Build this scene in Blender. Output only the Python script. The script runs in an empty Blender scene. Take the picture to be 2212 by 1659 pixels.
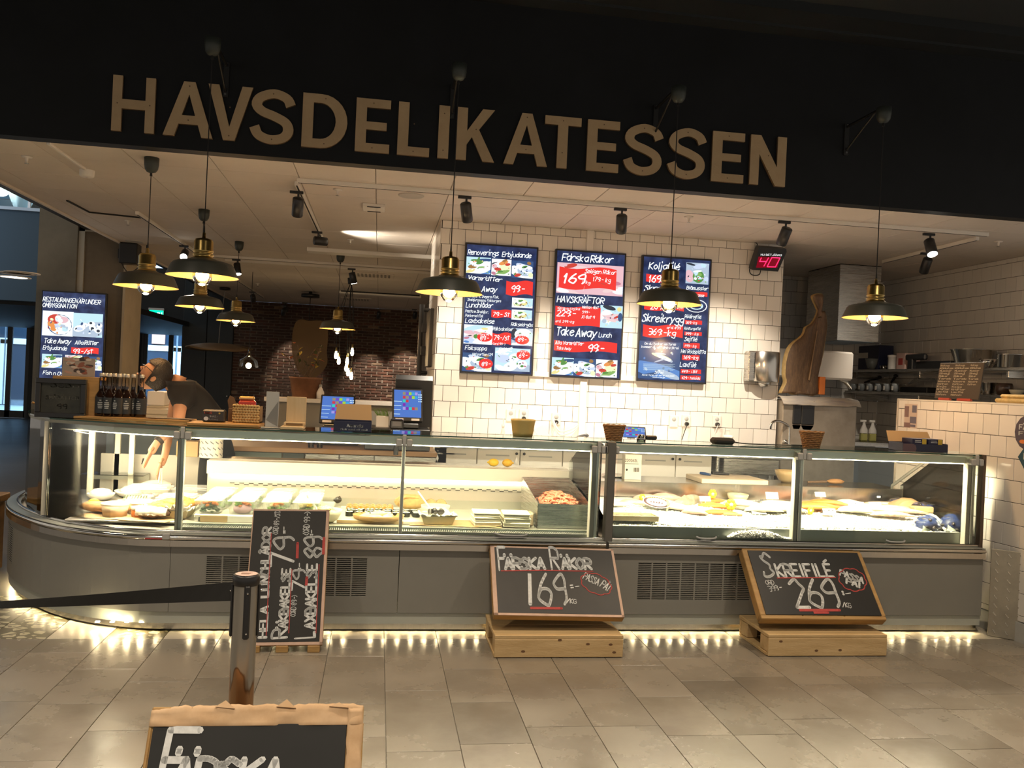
import bpy, bmesh, math, random
from mathutils import Vector as V, Matrix as MX, noise
from math import sin, cos, pi, radians as rad, sqrt, atan2
sc = bpy.context.scene
COL = sc.collection
RND = random.Random(11)
# ------------------------------------------------------------------ camera
FPX, YAW, PIT, ROL, EYE = 1868.0, rad(8.71), rad(.12), rad(-2.61), V((0, 0, 1.6))
fwd = V((sin(YAW)*cos(PIT), cos(YAW)*cos(PIT), -sin(PIT)))
rt0 = V((cos(YAW), -sin(YAW), 0))
up0 = rt0.cross(fwd)
RT = cos(ROL)*rt0 - sin(ROL)*up0
UP = sin(ROL)*rt0 + cos(ROL)*up0
cd = bpy.data.cameras.new('camera')
cam = bpy.data.objects.new('camera', cd)
COL.objects.link(cam)
cd.sensor_width = 36
cd.lens = FPX/2212*36
cd.clip_start = .05
cd.clip_end = 200
cam.matrix_world = MX(((RT.x, UP.x, -fwd.x, EYE.x), (RT.y, UP.y, -fwd.y, EYE.y), (RT.z, UP.z, -fwd.z, EYE.z), (0, 0, 0, 1)))
sc.camera = cam
# ------------------------------------------------------------------ world, exposure
sc.view_settings.view_transform = 'Standard'
sc.view_settings.look = 'None'
sc.view_settings.exposure = 1.0
sc.view_settings.gamma = 1
sc.view_settings.use_curve_mapping = False
w = bpy.data.worlds.new('world')
sc.world = w
w.use_nodes = True
w.node_tree.nodes['Background'].inputs[0].default_value = (1, .9, .78, 1)
w.node_tree.nodes['Background'].inputs[1].default_value = .27
sc.cycles.max_bounces = 10
sc.cycles.transparent_max_bounces = 24
sc.cycles.diffuse_bounces = 4
sc.cycles.glossy_bounces = 4
sc.cycles.transmission_bounces = 6
sc.cycles.sample_clamp_indirect = 4
sc.cycles.caustics_reflective = False
sc.cycles.caustics_refractive = False
def light(kind, name, loc, power, color, size=.1, aim=None, angle=60, blend=.5, size_y=None):
 d = bpy.data.lights.new(name, kind)
 d.energy = power
 d.color = color
 if kind == 'AREA':
  d.size = size
  if size_y:
   d.shape = 'RECTANGLE'
   d.size_y = size_y
 else:
  d.shadow_soft_size = size
 if kind == 'SPOT':
  d.spot_size = rad(angle)
  d.spot_blend = blend
 o = bpy.data.objects.new(name, d)
 COL.objects.link(o)
 o.location = loc
 if aim is not None:
  o.rotation_euler = (V(aim)-V(loc)).to_track_quat('-Z', 'Y').to_euler()
 return o
WARM, NEUT = (1, .72, .42), (1, .84, .66)
# hall lighting: recessed downlights in the black hall ceiling, over and behind the standing place
for hx, hy in ((-2.5, 1.2), (.2, 1.2), (2.9, 1.2), (-2.5, -1.5), (.2, -1.5), (2.9, -1.5), (-2.4, 3.7), (3.2, 3.7), (.4, 3.7)):
 light('SPOT', 'hall_downlight_beam', (hx, hy, 4.3), 150, (1, .83, .63), .1, (hx, hy, 0), 112, .9)
# daylight in the street behind the glass doors, left far side
light('AREA', 'street_daylight', (-7.5, 30.5, 7.5), 2600, (.55, .75, 1), 9, (-7.5, 33, 2.0))
light('AREA', 'atrium_daylight', (-9.5, 12.5, 4.4), 90, (.45, .68, 1), 3, (-9, 15.5, 4.6))
# ------------------------------------------------------------------ pixel -> point on a real plane
def ray(px, py):
 return fwd + RT*((px-1106)/FPX) - UP*((py-829.5)/FPX)
def PY(px, py, y):
 d = ray(px, py)
 return EYE + d*(y/d.y)
def PZ(px, py, z):
 d = ray(px, py)
 return EYE + d*((z-1.6)/d.z)
def PX(px, py, x):
 d = ray(px, py)
 return EYE + d*(x/d.x)
# ------------------------------------------------------------------ materials
MATS = {}
def nodes_of(name):
 m = bpy.data.materials.new(name)
 m.use_nodes = True
 nt = m.node_tree
 return m, nt, nt.nodes['Principled BSDF'], nt.nodes.new, nt.links.new
def mat(name, col, rough=.5, metal=0, emis=None, es=1, var=0, vscale=8, bump=0, bscale=60, stretch=None, coat=0, randcol=0, spec=None, col2=None, sss=0, alpha=1, trans=0, ior=1.45, wave=False, rvar=0):
 if name in MATS:
  return MATS[name]
 m, nt, b, N, L = nodes_of(name)
 c = tuple(col)+(1,)
 b.inputs['Base Color'].default_value = c
 b.inputs['Roughness'].default_value = rough
 b.inputs['Metallic'].default_value = metal
 if spec is not None:
  b.inputs['Specular IOR Level'].default_value = spec
 if emis:
  b.inputs['Emission Color'].default_value = tuple(emis)+(1,)
  b.inputs['Emission Strength'].default_value = es
 if coat:
  b.inputs['Coat Weight'].default_value = coat
  b.inputs['Coat Roughness'].default_value = .08
 if sss:
  b.inputs['Subsurface Weight'].default_value = sss
  b.inputs['Subsurface Radius'].default_value = (.02, .01, .006)
 if trans:
  b.inputs['Transmission Weight'].default_value = trans
  b.inputs['IOR'].default_value = ior
 if alpha < 1:
  b.inputs['Alpha'].default_value = alpha
 last = None
 if var or col2 or bump or rvar:
  tc = N('ShaderNodeTexCoord')
  mp = N('ShaderNodeMapping')
  L(tc.outputs['Object'], mp.inputs[0])
  if stretch:
   mp.inputs['Scale'].default_value = stretch
  if randcol:
   oi = N('ShaderNodeObjectInfo')
   vm = N('ShaderNodeVectorMath'); vm.operation = 'SCALE'
   cm = N('ShaderNodeCombineXYZ')
   for q in range(3):
    L(oi.outputs['Random'], cm.inputs[q])
   L(cm.outputs[0], vm.inputs[0]); vm.inputs['Scale'].default_value = 37
   L(vm.outputs[0], mp.inputs['Location'])
  nz = N('ShaderNodeTexNoise')
  nz.inputs['Scale'].default_value = vscale
  nz.inputs['Detail'].default_value = 6
  nz.inputs['Roughness'].default_value = .65
  L(mp.outputs[0], nz.inputs['Vector'])
  mx = N('ShaderNodeMix')
  mx.data_type = 'RGBA'
  d = col2 if col2 else tuple(max(0, x*(1-var)) for x in col)
  e = col if col2 else tuple(min(1, x*(1+var)) for x in col)
  mx.inputs[6].default_value = tuple(d)+(1,)
  mx.inputs[7].default_value = tuple(e)+(1,)
  rp = N('ShaderNodeMapRange')
  rp.inputs[1].default_value = .32
  rp.inputs[2].default_value = .68
  L(nz.outputs[0], rp.inputs[0])
  L(rp.outputs[0], mx.inputs[0])
  if var or col2:
   last = mx.outputs[2]
   L(last, b.inputs['Base Color'])
  if rvar:
   rr = N('ShaderNodeMapRange')
   rr.inputs[3].default_value = max(.02, rough-rvar); rr.inputs[4].default_value = min(1, rough+rvar)
   L(rp.outputs[0], rr.inputs[0]); L(rr.outputs[0], b.inputs['Roughness'])
  if bump:
   n2 = N('ShaderNodeTexNoise')
   n2.inputs['Scale'].default_value = bscale
   n2.inputs['Detail'].default_value = 4
   L(mp.outputs[0], n2.inputs['Vector'])
   bp = N('ShaderNodeBump')
   bp.inputs['Strength'].default_value = bump
   bp.inputs['Distance'].default_value = .01
   L(n2.outputs[0], bp.inputs['Height'])
   L(bp.outputs[0], b.inputs['Normal'])
 if randcol:
  oi = N('ShaderNodeObjectInfo')
  hs = N('ShaderNodeHueSaturation')
  mr = N('ShaderNodeMapRange')
  mr.inputs[3].default_value = 1-randcol
  mr.inputs[4].default_value = 1+randcol
  L(oi.outputs['Random'], mr.inputs[0])
  L(mr.outputs[0], hs.inputs['Value'])
  if last:
   L(last, hs.inputs['Color'])
  else:
   hs.inputs['Color'].default_value = c
  L(hs.outputs[0], b.inputs['Base Color'])
 MATS[name] = m
 return m
def wood(name, c1, c2, scale=5, stretch=(1, 14, 14), rough=.55, bump=.15):
 return mat(name, c1, rough, col2=c2, vscale=scale, stretch=stretch, bump=bump, bscale=30)
def thinglass(name, tint=(.93, .97, .95), gloss=.04, refl=.9):
 """see-through pane: straight transmission plus a Fresnel mirror"""
 if name in MATS:
  return MATS[name]
 m, nt, b, N, L = nodes_of(name)
 nt.nodes.remove(b)
 out = nt.nodes['Material Output']
 tr = N('ShaderNodeBsdfTransparent'); tr.inputs[0].default_value = tuple(tint)+(1,)
 gl = N('ShaderNodeBsdfGlossy'); gl.inputs['Roughness'].default_value = gloss
 gl.inputs[0].default_value = (refl, refl, refl, 1)
 fr = N('ShaderNodeFresnel'); fr.inputs[0].default_value = 1.45
 mx = N('ShaderNodeMixShader')
 L(fr.outputs[0], mx.inputs[0]); L(tr.outputs[0], mx.inputs[1]); L(gl.outputs[0], mx.inputs[2])
 L(mx.outputs[0], out.inputs[0])
 MATS[name] = m
 return m
def film(name, col, alpha=.3, rough=.15):
 """clear plastic: mostly transparent with a tinted glossy film"""
 if name in MATS:
  return MATS[name]
 m, nt, b, N, L = nodes_of(name)
 out = nt.nodes['Material Output']
 b.inputs['Base Color'].default_value = tuple(col)+(1,); b.inputs['Roughness'].default_value = rough
 tr = N('ShaderNodeBsdfTransparent')
 mx = N('ShaderNodeMixShader'); mx.inputs[0].default_value = alpha
 L(tr.outputs[0], mx.inputs[1]); L(b.outputs[0], mx.inputs[2]); L(mx.outputs[0], out.inputs[0])
 MATS[name] = m
 return m
def emit(name, col, s=1.0):
 return mat(name, (0, 0, 0), .4, emis=col, es=s)
# ------------------------------------------------------------------ geometry collector
class G:
 def __init__(s):
  s.v = []; s.f = []; s.sm = []; s.mi = []
 def add(s, vs, fs, smooth=False, mi=0):
  o = len(s.v)
  s.v += [tuple(p) for p in vs]
  for f in fs:
   s.f.append([i+o for i in f]); s.sm.append(smooth); s.mi.append(mi)
  return s
 def box(s, x0, x1, y0, y1, z0, z1, mi=0):
  return s.add([(x0, y0, z0), (x1, y0, z0), (x1, y1, z0), (x0, y1, z0), (x0, y0, z1), (x1, y0, z1), (x1, y1, z1), (x0, y1, z1)],
     [(0, 3, 2, 1), (4, 5, 6, 7), (0, 1, 5, 4), (1, 2, 6, 5), (2, 3, 7, 6), (3, 0, 4, 7)], mi=mi)
 def cbox(s, c, dx, dy, dz, mi=0):
  return s.box(c[0]-dx/2, c[0]+dx/2, c[1]-dy/2, c[1]+dy/2, c[2]-dz/2, c[2]+dz/2, mi)
 def rbox(s, x0, x1, y0, y1, z0, z1, b=.004, mi=0):
  """box with chamfered edges (cheap)"""
  vs = []
  for z, i in ((z0, b), (z0+b, 0), (z1-b, 0), (z1, b)):
   for x, y in ((x0+i, y0+b), (x0+b, y0+i), (x1-b, y0+i), (x1-i, y0+b), (x1-i, y1-b), (x1-b, y1-i), (x0+b, y1-i), (x0+i, y1-b)):
    vs.append((x, y, z))
  fs = [tuple(range(7, -1, -1)), tuple(range(24, 32))]
  for k in range(3):
   for j in range(8):
    fs.append((k*8+j, k*8+(j+1) % 8, k*8+8+(j+1) % 8, k*8+8+j))
  return s.add(vs, fs, mi=mi)
 def cone(s, p0, p1, r0, r1=None, n=12, cap=True, smooth=True, mi=0):
  p0 = V(p0); p1 = V(p1)
  r1 = r0 if r1 is None else r1
  d = (p1-p0).normalized()
  a = d.orthogonal().normalized(); b = d.cross(a)
  vs = []
  for p, r in ((p0, r0), (p1, r1)):
   for k in range(n):
    t = 2*pi*k/n
    vs.append(p+a*(r*cos(t))+b*(r*sin(t)))
  s.add(vs, [(k, (k+1) % n, n+(k+1) % n, n+k) for k in range(n)], smooth, mi)
  if cap:
   s.add(vs[:n], [tuple(range(n-1, -1, -1))], False, mi)
   s.add(vs[n:], [tuple(range(n))], False, mi)
  return s
 def tube(s, path, r, n=8, mi=0, cap=True, closed=False):
  path = [V(p) for p in path]
  m = len(path)
  rs = r if isinstance(r, (list, tuple)) else [r]*m
  vs = []
  nrm = None
  for i, p in enumerate(path):
   if closed:
    t = path[(i+1) % m]-path[i-1]
   else:
    t = path[min(i+1, m-1)]-path[max(i-1, 0)]
   if t.length < 1e-9:
    t = V((0, 0, 1))
   t.normalize()
   if nrm is None:
    nrm = t.orthogonal().normalized()
   nrm = (nrm-t*nrm.dot(t))
   if nrm.length < 1e-6:
    nrm = t.orthogonal()
   nrm.normalize()
   b = t.cross(nrm)
   for k in range(n):
    a = 2*pi*k/n
    vs.append(p+nrm*(rs[i]*cos(a))+b*(rs[i]*sin(a)))
  fs = []
  for i in range(m if closed else m-1):
   for k in range(n):
    a, b2 = i*n, ((i+1) % m)*n
    fs.append((a+k, a+(k+1) % n, b2+(k+1) % n, b2+k))
  s.add(vs, fs, True, mi)
  if cap and not closed:
   s.add(vs[:n], [tuple(range(n-1, -1, -1))], False, mi)
   s.add(vs[-n:], [tuple(range(n))], False, mi)
  return s
 def lathe(s, prof, n=24, c=(0, 0, 0), mi=0, smooth=True, sx=1, sy=1, arc=2*pi):
  vs = []
  full = abs(arc-2*pi) < 1e-6
  m = n if full else n+1
  for r, z in prof:
   for k in range(m):
    t = arc*k/n
    vs.append((c[0]+r*sx*cos(t), c[1]+r*sy*sin(t), c[2]+z))
  fs = []
  for i in range(len(prof)-1):
   for k in range(n):
    k2 = (k+1) % m
    fs.append((i*m+k, i*m+k2, (i+1)*m+k2, (i+1)*m+k))
  return s.add(vs, fs, smooth, mi)
 def ball(s, c, r, nu=12, nv=8, mi=0, jit=0, seed=0, M=None):
  rx, ry, rz = r if isinstance(r, (tuple, list)) else (r, r, r)
  vs = []
  rn = random.Random(seed)
  for j in range(nv+1):
   ph = pi*j/nv
   for k in range(nu):
    t = 2*pi*k/nu
    q = 1+(jit*rn.uniform(-1, 1) if 0 < j < nv else 0)
    p = V((rx*q*sin(ph)*cos(t), ry*q*sin(ph)*sin(t), rz*q*cos(ph)))
    if M:
     p = M @ p
    vs.append(p+V(c))
  fs = []
  for j in range(nv):
   for k in range(nu):
    a, b = j*nu+k, j*nu+(k+1) % nu
    fs.append((a, a+nu, b+nu, b) if 0 < j < nv-1 else ((a, a+nu, b+nu) if j == 0 else (a, a+nu, b)))
  return s.add(vs, fs, True, mi)
 def prism(s, poly, z0, z1, M=None, mi=0, smooth=False):
  n = len(poly)
  vs = [V((x, y, z0)) for x, y in poly]+[V((x, y, z1)) for x, y in poly]
  if M:
   vs = [M @ p for p in vs]
  fs = [tuple(range(n-1, -1, -1)), tuple(range(n, 2*n))]+[(k, (k+1) % n, n+(k+1) % n, n+k) for k in range(n)]
  return s.add(vs, fs, smooth, mi)
 def flat(s, poly, z=0, mi=0, M=None):
  vs = [V((x, y, z)) for x, y in poly]
  if M:
   vs = [M @ p for p in vs]
  return s.add(vs, [tuple(range(len(poly)))], mi=mi)
 def grid(s, fn, nu, nv, mi=0, smooth=True, wrap=False):
  vs = [fn(i/nu, j/nv) for j in range(nv+1) for i in range(nu+1)]
  fs = [(j*(nu+1)+i, j*(nu+1)+i+1, (j+1)*(nu+1)+i+1, (j+1)*(nu+1)+i) for j in range(nv) for i in range(nu)]
  return s.add(vs, fs, smooth, mi)
 def shell(s, fn, nu, nv, th=.002, mi=0):
  """grid sheet with real thickness"""
  up = [V(fn(i/nu, j/nv)) for j in range(nv+1) for i in range(nu+1)]
  o = len(up)
  w_ = nu+1
  vs = up+[p-V((0, 0, th)) for p in up]
  fs = []
  for j in range(nv):
   for i in range(nu):
    q = (j*w_+i, j*w_+i+1, (j+1)*w_+i+1, (j+1)*w_+i)
    fs.append(q); fs.append(tuple(o+k for k in reversed(q)))
  rim = list(range(w_))+[j*w_+nu for j in range(1, nv+1)]+[nv*w_+i for i in range(nu-1, -1, -1)]+[j*w_ for j in range(nv-1, 0, -1)]
  for a, b in zip(rim, rim[1:]+rim[:1]):
   fs.append((a, a+o, b+o, b))
  return s.add(vs, fs, True, mi)
 def merge(s, g, M=None, mi=None):
  vs = [M @ V(p) for p in g.v] if M else g.v
  o = len(s.v)
  s.v += [tuple(p) for p in vs]
  for f, q, m_ in zip(g.f, g.sm, g.mi):
   s.f.append([i+o for i in f]); s.sm.append(q); s.mi.append(m_ if mi is None else mi)
  return s
 def xf(s, M):
  s.v = [tuple(M @ V(p)) for p in s.v]
  return s
 def mesh(s, name, mats):
  me = bpy.data.meshes.new(name)
  me.from_pydata(s.v, [], s.f)
  for m_ in (mats if isinstance(mats, (list, tuple)) else [mats]):
   me.materials.append(m_)
  me.polygons.foreach_set('use_smooth', s.sm)
  me.polygons.foreach_set('material_index', s.mi)
  me.update()
  return me
 def obj(s, name, mats, parent=None, label=None, bevel=0, kind=None):
  return link(name, s.mesh(name, mats), parent, label, bevel, kind)
def link(name, me, parent=None, label=None, bevel=0, kind=None, loc=None, rot=None, scl=None):
 o = bpy.data.objects.new(name, me)
 COL.objects.link(o)
 if parent is not None:
  o.parent = parent
  if parent.name in WINV:
   o.matrix_parent_inverse = WINV[parent.name]
 if loc is not None:
  o.location = loc
 if rot is not None:
  o.rotation_euler = rot
 if scl is not None:
  o.scale = scl
 if label:
  o['label'] = label
 if kind:
  o['kind'] = kind
 if bevel:
  b = o.modifiers.new('bevel', 'BEVEL')
  b.width = bevel; b.segments = 2; b.limit_method = 'ANGLE'
 return o
WINV = {}
def thing(name, label, cat, loc=(0, 0, 0), group=None, world=True):
 """an Empty at the base of a thing; with world=True its parts are given in scene coordinates"""
 o = bpy.data.objects.new(name, None)
 COL.objects.link(o)
 o.location = loc
 o.empty_display_size = .05
 tag(o, label, cat, group)
 if world:
  WINV[o.name] = MX.Translation(-V(loc))
 return o
def tag(o, label, cat, group=None):
 o['label'] = label
 o['category'] = cat
 if group:
  o['group'] = group
 return o
def single(g, name, mats, label, cat, group=None, bevel=0):
 return tag(g.obj(name, mats, bevel=bevel), label, cat, group)
def struct(name):
 o = bpy.data.objects.new(name, None)
 COL.objects.link(o)
 o['kind'] = 'structure'
 return o
def sobj(g, name, mats, **k):
 return g.obj(name, mats, kind='structure', **k)
def dup(root, loc, rz=0, label=None, group=None, scale=None, rot=None):
 r = root.copy(); COL.objects.link(r)
 r.location = loc
 r.rotation_euler = rot if rot else (0, 0, rz)
 if scale:
  r.scale = scale if isinstance(scale, (tuple, list)) else (scale,)*3
 if label:
  r['label'] = label
 if group:
  r['group'] = group
 for ch in list(root.children):
  c = ch.copy(); COL.objects.link(c); c.parent = r
  for gch in list(ch.children):
   d = gch.copy(); COL.objects.link(d); d.parent = c
 return r
def TR(x, y, z):
 return MX.Translation((x, y, z))
def RX(a):
 return MX.Rotation(rad(a), 4, 'X')
def RY(a):
 return MX.Rotation(rad(a), 4, 'Y')
def RZ(a):
 return MX.Rotation(rad(a), 4, 'Z')
def plane_m(o, ex, ey):
 """matrix taking local x,y,z to a plane with origin o and axes ex,ey (z = normal)"""
 ex = V(ex).normalized(); ey = V(ey); ez = ex.cross(ey).normalized(); ey = ez.cross(ex)
 return MX(((ex.x, ey.x, ez.x, o[0]), (ex.y, ey.y, ez.y, o[1]), (ex.z, ey.z, ez.z, o[2]), (0, 0, 0, 1)))
def smooth(pts, k=4, closed=False):
 pts = [V(p) for p in pts]
 n = len(pts)
 out = []
 for i in range(n if closed else n-1):
  if closed:
   a, b, c, d = pts[i-1], pts[i], pts[(i+1) % n], pts[(i+2) % n]
  else:
   a, b, c, d = pts[max(i-1, 0)], pts[i], pts[i+1], pts[min(i+2, n-1)]
  for j in range(k):
   t = j/k
   out.append(.5*((2*b)+(c-a)*t+(2*a-5*b+4*c-d)*t*t+(3*b-a-3*c+d)*t**3))
 if not closed:
  out.append(pts[-1])
 return out
# ------------------------------------------------------------------ brush lettering: every glyph is a set of strokes
GL = {}
def _gl(txt):
 for ln in txt.strip().split('\n'):
  k, v = ln.split(' ', 1)
  GL[k] = v.strip()
_gl('''A 002640,1232
B 0006,~0626354303,~033342413000
C ~452615020120304
D 0006,~062644422000
E 46060040,0333
F 460600,0333
G ~4526040220414 3,4323
H 0006,4046,0343
I 2026
J ~4641201001
K 0006,460340
L 060040
M 0006224640
N 00064046
O ~26040220424426
P 0006,~062645433303
R 0006,~062645433303,1340
S ~4526150514333241200001
T 0646,2620
U ~060110304146
V 062046
W 0610243046
X 0046,0640
Y 062346,2320
Z 06460040
0 ~26040220424426
1 142620
2 ~0526354433110 0,0040
3 ~0626454313,~1333423010 0
4 360242,3630
5 460604,~04344230100 1
6 ~36140201203042331302
7 064610
8 ~2304153645342302112030422 3
9 ~43331304153645434130
: 1112,1415
- 0333
= 0242,0444
/ 0046
! 2622,2021
( ~36140230
) ~06242200
. 1011
, 111b
° 1718,3738
a ~442403022042,4440
b 0600,~032442200 1
c ~4324020 22041
d ~4324022042,4640
e ~02433424030120 41
f ~4626141 0,0434
g ~4424032142,~444b3a0b
h 0600,~03244340
i 2420,2627
j ~242b1a0b,2627
k 0600,340230
l 2620
m 0400,~03142320,~23344340
n 0400,~03244340
o ~24022042 24
p 040a,~0324422001
r 0400,~022444
s ~44240332412000
t 2620,0545
u ~0401204144,4440
v 042044
w 0410233044
x 0044,0440
y 0420,440a''')
ALIAS = {'É': ('E', '1738'), 'Å': ('A', '~1728372817'), 'Ä': ('A', '0708,4748'), 'Ö': ('O', '0708,4748'), 'å': ('a', '~1526352515'), 'ä': ('a', '0506,4546'), 'ö': ('o', '0506,4546'), 'é': ('e', '2536')}
YV = {'a': -2, 'b': -1}
def glyph(ch):
 if ch in ALIAS:
  a, b = ALIAS[ch]
  return GL[a]+','+b
 return GL.get(ch, '')
NARROW = {'I': .6, 'l': .3, 'i': .3, '1': .65, ':': .5, '.': .45, ',': .45, '!': .5, '(': .6, ')': .6, 'j': .45, 't': .75, 'r': .8, '-': .85, 'f': .8}
def letters(txt, h, wt=.13, slant=0, asp=.62, gap=.22, jit=0, seed=1, z0=0):
 """strokes of a line of text, baseline at y=0, cap height h; returns (collector, width)"""
 g = G()
 rn = random.Random(seed)
 u = h/6
 x = 0
 wpx = h*wt/2
 for ch in txt:
  if ch == ' ':
   x += 2.6*u*asp*1.5
   continue
  s = glyph(ch)
  nw = NARROW.get(ch, 1)
  adv = 4*u*asp*1.5*nw
  off = (-2*u*asp*1.5*(1-nw)) if nw < 1 else 0
  jy = rn.uniform(-jit, jit)*h
  for st in s.split(','):
   st = st.replace(' ', '')
   sm = st.startswith('~')
   st = st.strip('~')
   pts = []
   for i in range(0, len(st)-1, 2):
    a, b = int(st[i]), YV.get(st[i+1], None)
    b = int(st[i+1]) if b is None else b
    yy = b*u+jy
    pts.append(V((x+off+a*u*asp*1.5+yy*slant, yy, 0)))
   if not pts:
    continue
   if sm and len(pts) > 2:
    pts = smooth(pts, 3)
   for a, b in zip(pts, pts[1:]):
    d = b-a
    if d.length < 1e-7:
     continue
    d.normalize()
    nn = V((-d.y, d.x, 0))*wpx
    g.add([a+nn, a-nn, b-nn, b+nn], [(0, 1, 2, 3)])
   for p in pts:
    g.add([(p.x+wpx*cos(pi*k/3), p.y+wpx*sin(pi*k/3), 0) for k in range(6)], [tuple(range(6))])
  x += adv+gap*h
 if z0:
  g.v = [(a, b, z0) for a, b, c in g.v]
 return g, max(x-gap*h, .001)
def put_text(G_, txt, M, x, y, h, width=None, z=.001, mi=0, **k):
 """write txt into collector G_ on plane M; width stretches the line to fit"""
 g, w_ = letters(txt, h, **k)
 sx = (width/w_) if width else 1
 G_.merge(g, M @ MX(((sx, 0, 0, x), (0, 1, 0, y), (0, 0, 1, z), (0, 0, 0, 1))), mi)
 return w_*sx
# ================================================================== SETTING
ZF, ZC = -.03, 3.14          # floor and ceiling heights
M_grout = mat('dark_grout', (.035, .028, .022), .8)
M_tilew = mat('white_glazed_tile', (.80, .755, .69), .16, randcol=.05)
M_tileb = mat('white_glazed_tile_kitchen', (.74, .71, .66), .18, randcol=.05)
M_black = mat('black_paint', (.012, .013, .014), .6, var=.25, vscale=3)
M_blackm = mat('black_metal', (.012, .012, .012), .4)
M_blackp = mat('black_plastic', (.015, .015, .016), .35)
M_white = mat('white_paint', (.78, .74, .68), .5)
M_ceil = mat('ceiling_board', (.70, .63, .56), .85, var=.04, vscale=2, randcol=.03)
M_steel = mat('brushed_steel', (.56, .54, .50), .28, metal=1, var=.1, vscale=4, stretch=(1, 1, 40), rvar=.08)
M_steelh = mat('brushed_steel_fine', (.60, .57, .52), .22, metal=1, var=.08, vscale=6, stretch=(40, 1, 1))
M_chrome = mat('chrome', (.72, .70, .66), .08, metal=1)
M_grey = mat('grey_enamel', (.235, .23, .205), .42, var=.05, vscale=2)
M_lgrey = mat('light_grey_enamel', (.40, .42, .38), .4)
M_alu = mat('anodised_aluminium', (.50, .52, .48), .35, metal=.7)
M_greyp = mat('grey_plastic', (.42, .42, .40), .45)
M_fl = mat('grey_stone_tile', (.235, .208, .17), .27, col2=(.175, .152, .118), vscale=2.2, randcol=.14, bump=.04, bscale=14, rvar=.07)
M_fl2 = mat('pale_stone_tile', (.50, .46, .37), .35, col2=(.42, .38, .30), vscale=5, randcol=.08)
def patterned():
 m, nt, b, N, L = nodes_of('patterned_tile')
 tc = N('ShaderNodeTexCoord')
 vo = N('ShaderNodeTexVoronoi'); vo.feature = 'DISTANCE_TO_EDGE'; vo.inputs['Scale'].default_value = 13; vo.inputs['Randomness'].default_value = .75
 L(tc.outputs['Object'], vo.inputs['Vector'])
 cr = N('ShaderNodeValToRGB'); cr.color_ramp.interpolation = 'CONSTANT'
 e = cr.color_ramp.elements
 e[0].color = (.10, .085, .05, 1); e[1].position = .13; e[1].color = (.46, .42, .30, 1)
 k = e.new(.33); k.color = (.10, .085, .05, 1)
 k = e.new(.42); k.color = (.46, .42, .30, 1)
 L(vo.outputs['Distance'], cr.inputs[0]); L(cr.outputs[0], b.inputs['Base Color'])
 b.inputs['Roughness'].default_value = .35
 return m
M_pat = patterned()
# ---- floor with its tiles
fl = sobj(G().box(-14, 7, -4, 34, ZF-.08, ZF-.006), 'floor', mat('floor_screed', (.16, .145, .12), .4, var=.2, vscale=.6))
tile_me = {}
def floor_tile(x0, x1, y0, y1, m):
 w_, d_ = round(x1-x0, 3), round(y1-y0, 2)
 k = (w_, d_, m.name)
 if k not in tile_me:
  tile_me[k] = G().rbox(-w_/2+.0016, w_/2-.0016, -d_/2+.0016, d_/2-.0016, -.006, 0, .001).mesh('tile', m)
 link('tile', tile_me[k], fl, loc=((x0+x1)/2, (y0+y1)/2, ZF))
YB = 5.42
for k in range(-11, 15):
 x0 = .1+.328*k
 y = 2.9+RND.uniform(-.4, .2)
 while y < YB-.02:
  d_ = RND.choice((.4, .5, .62, .74))
  y1 = min(y+d_, YB)
  if YB-y1 < .16:
   y1 = YB
  floor_tile(x0, x0+.328, y, y1, M_fl)
  y = y1
for k in range(-14, 15):
 x0 = .1+.328*k
 if x0+.328 < -1.2:
  m_ = M_fl2 if k in (-6, -9) else M_pat
  for y in (YB, YB+.328, YB+.656):
   floor_tile(x0, x0+.328, y, y+.328, m_)
 else:
  floor_tile(x0, x0+.328, YB, YB+.41, M_fl2)
# ---- tiled walls
def tiled(name, M, U0, U1, V0, V1, p, uref, vref, m, hide=(), want=None, limit=300, dep=.02):
 """slab on plane M (u along, v up, w towards the room) with glazed tiles standing proud of the grout"""
 base = G().box(U0, U1, V0, V1, -.12, -.004).obj(name, M_grout, kind='structure')
 base.matrix_world = M
 full = G().rbox(-p/2+.002, p/2-.002, -p/2+.002, p/2-.002, -.004, .004, .0015).mesh('tile', m)
 rest = G(); n = 0; cells = []
 j0 = math.floor((V0-vref)/p)
 for j in range(j0, math.ceil((V1-vref)/p)):
  v0, v1 = max(V0, vref+j*p), min(V1, vref+(j+1)*p)
  if v1-v0 < .015:
   continue
  off = uref+(p/2 if j % 2 else 0)
  for i in range(math.floor((U0-off)/p), math.ceil((U1-off)/p)):
   u0, u1 = max(U0, off+i*p), min(U1, off+(i+1)*p)
   if u1-u0 < .015 or any(a <= u0 and u1 <= b and c <= v0 and v1 <= d for a, b, c, d in hide):
    continue
   cells.append((u0, u1, v0, v1))
 cells.sort(key=lambda c: 0 if (want is None or want((c[0]+c[1])/2, (c[2]+c[3])/2)) else 1)
 for u0, u1, v0, v1 in cells:
  cu, cv = (u0+u1)/2, (v0+v1)/2
  if n >= limit or (want and not want(cu, cv)):
   rest.rbox(u0+.002, u1-.002, v0+.002, v1-.002, -.004, .004, .0015)
   continue
  n += 1
  if abs(u1-u0-p) < 1e-4 and abs(v1-v0-p) < 1e-4:
   link('tile', full, base, loc=(cu, cv, 0))
  else:
   link('tile', G().rbox(u0+.002, u1-.002, v0+.002, v1-.002, -.004, .004, .0015).mesh('tile', m), base)
 if rest.v:
  rest.obj('tile_field', m, base, kind='stuff')
 return base
YW = 8.4
XW0, XW1 = .525, 4.06
a = PY(1537, 534, YW)
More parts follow.
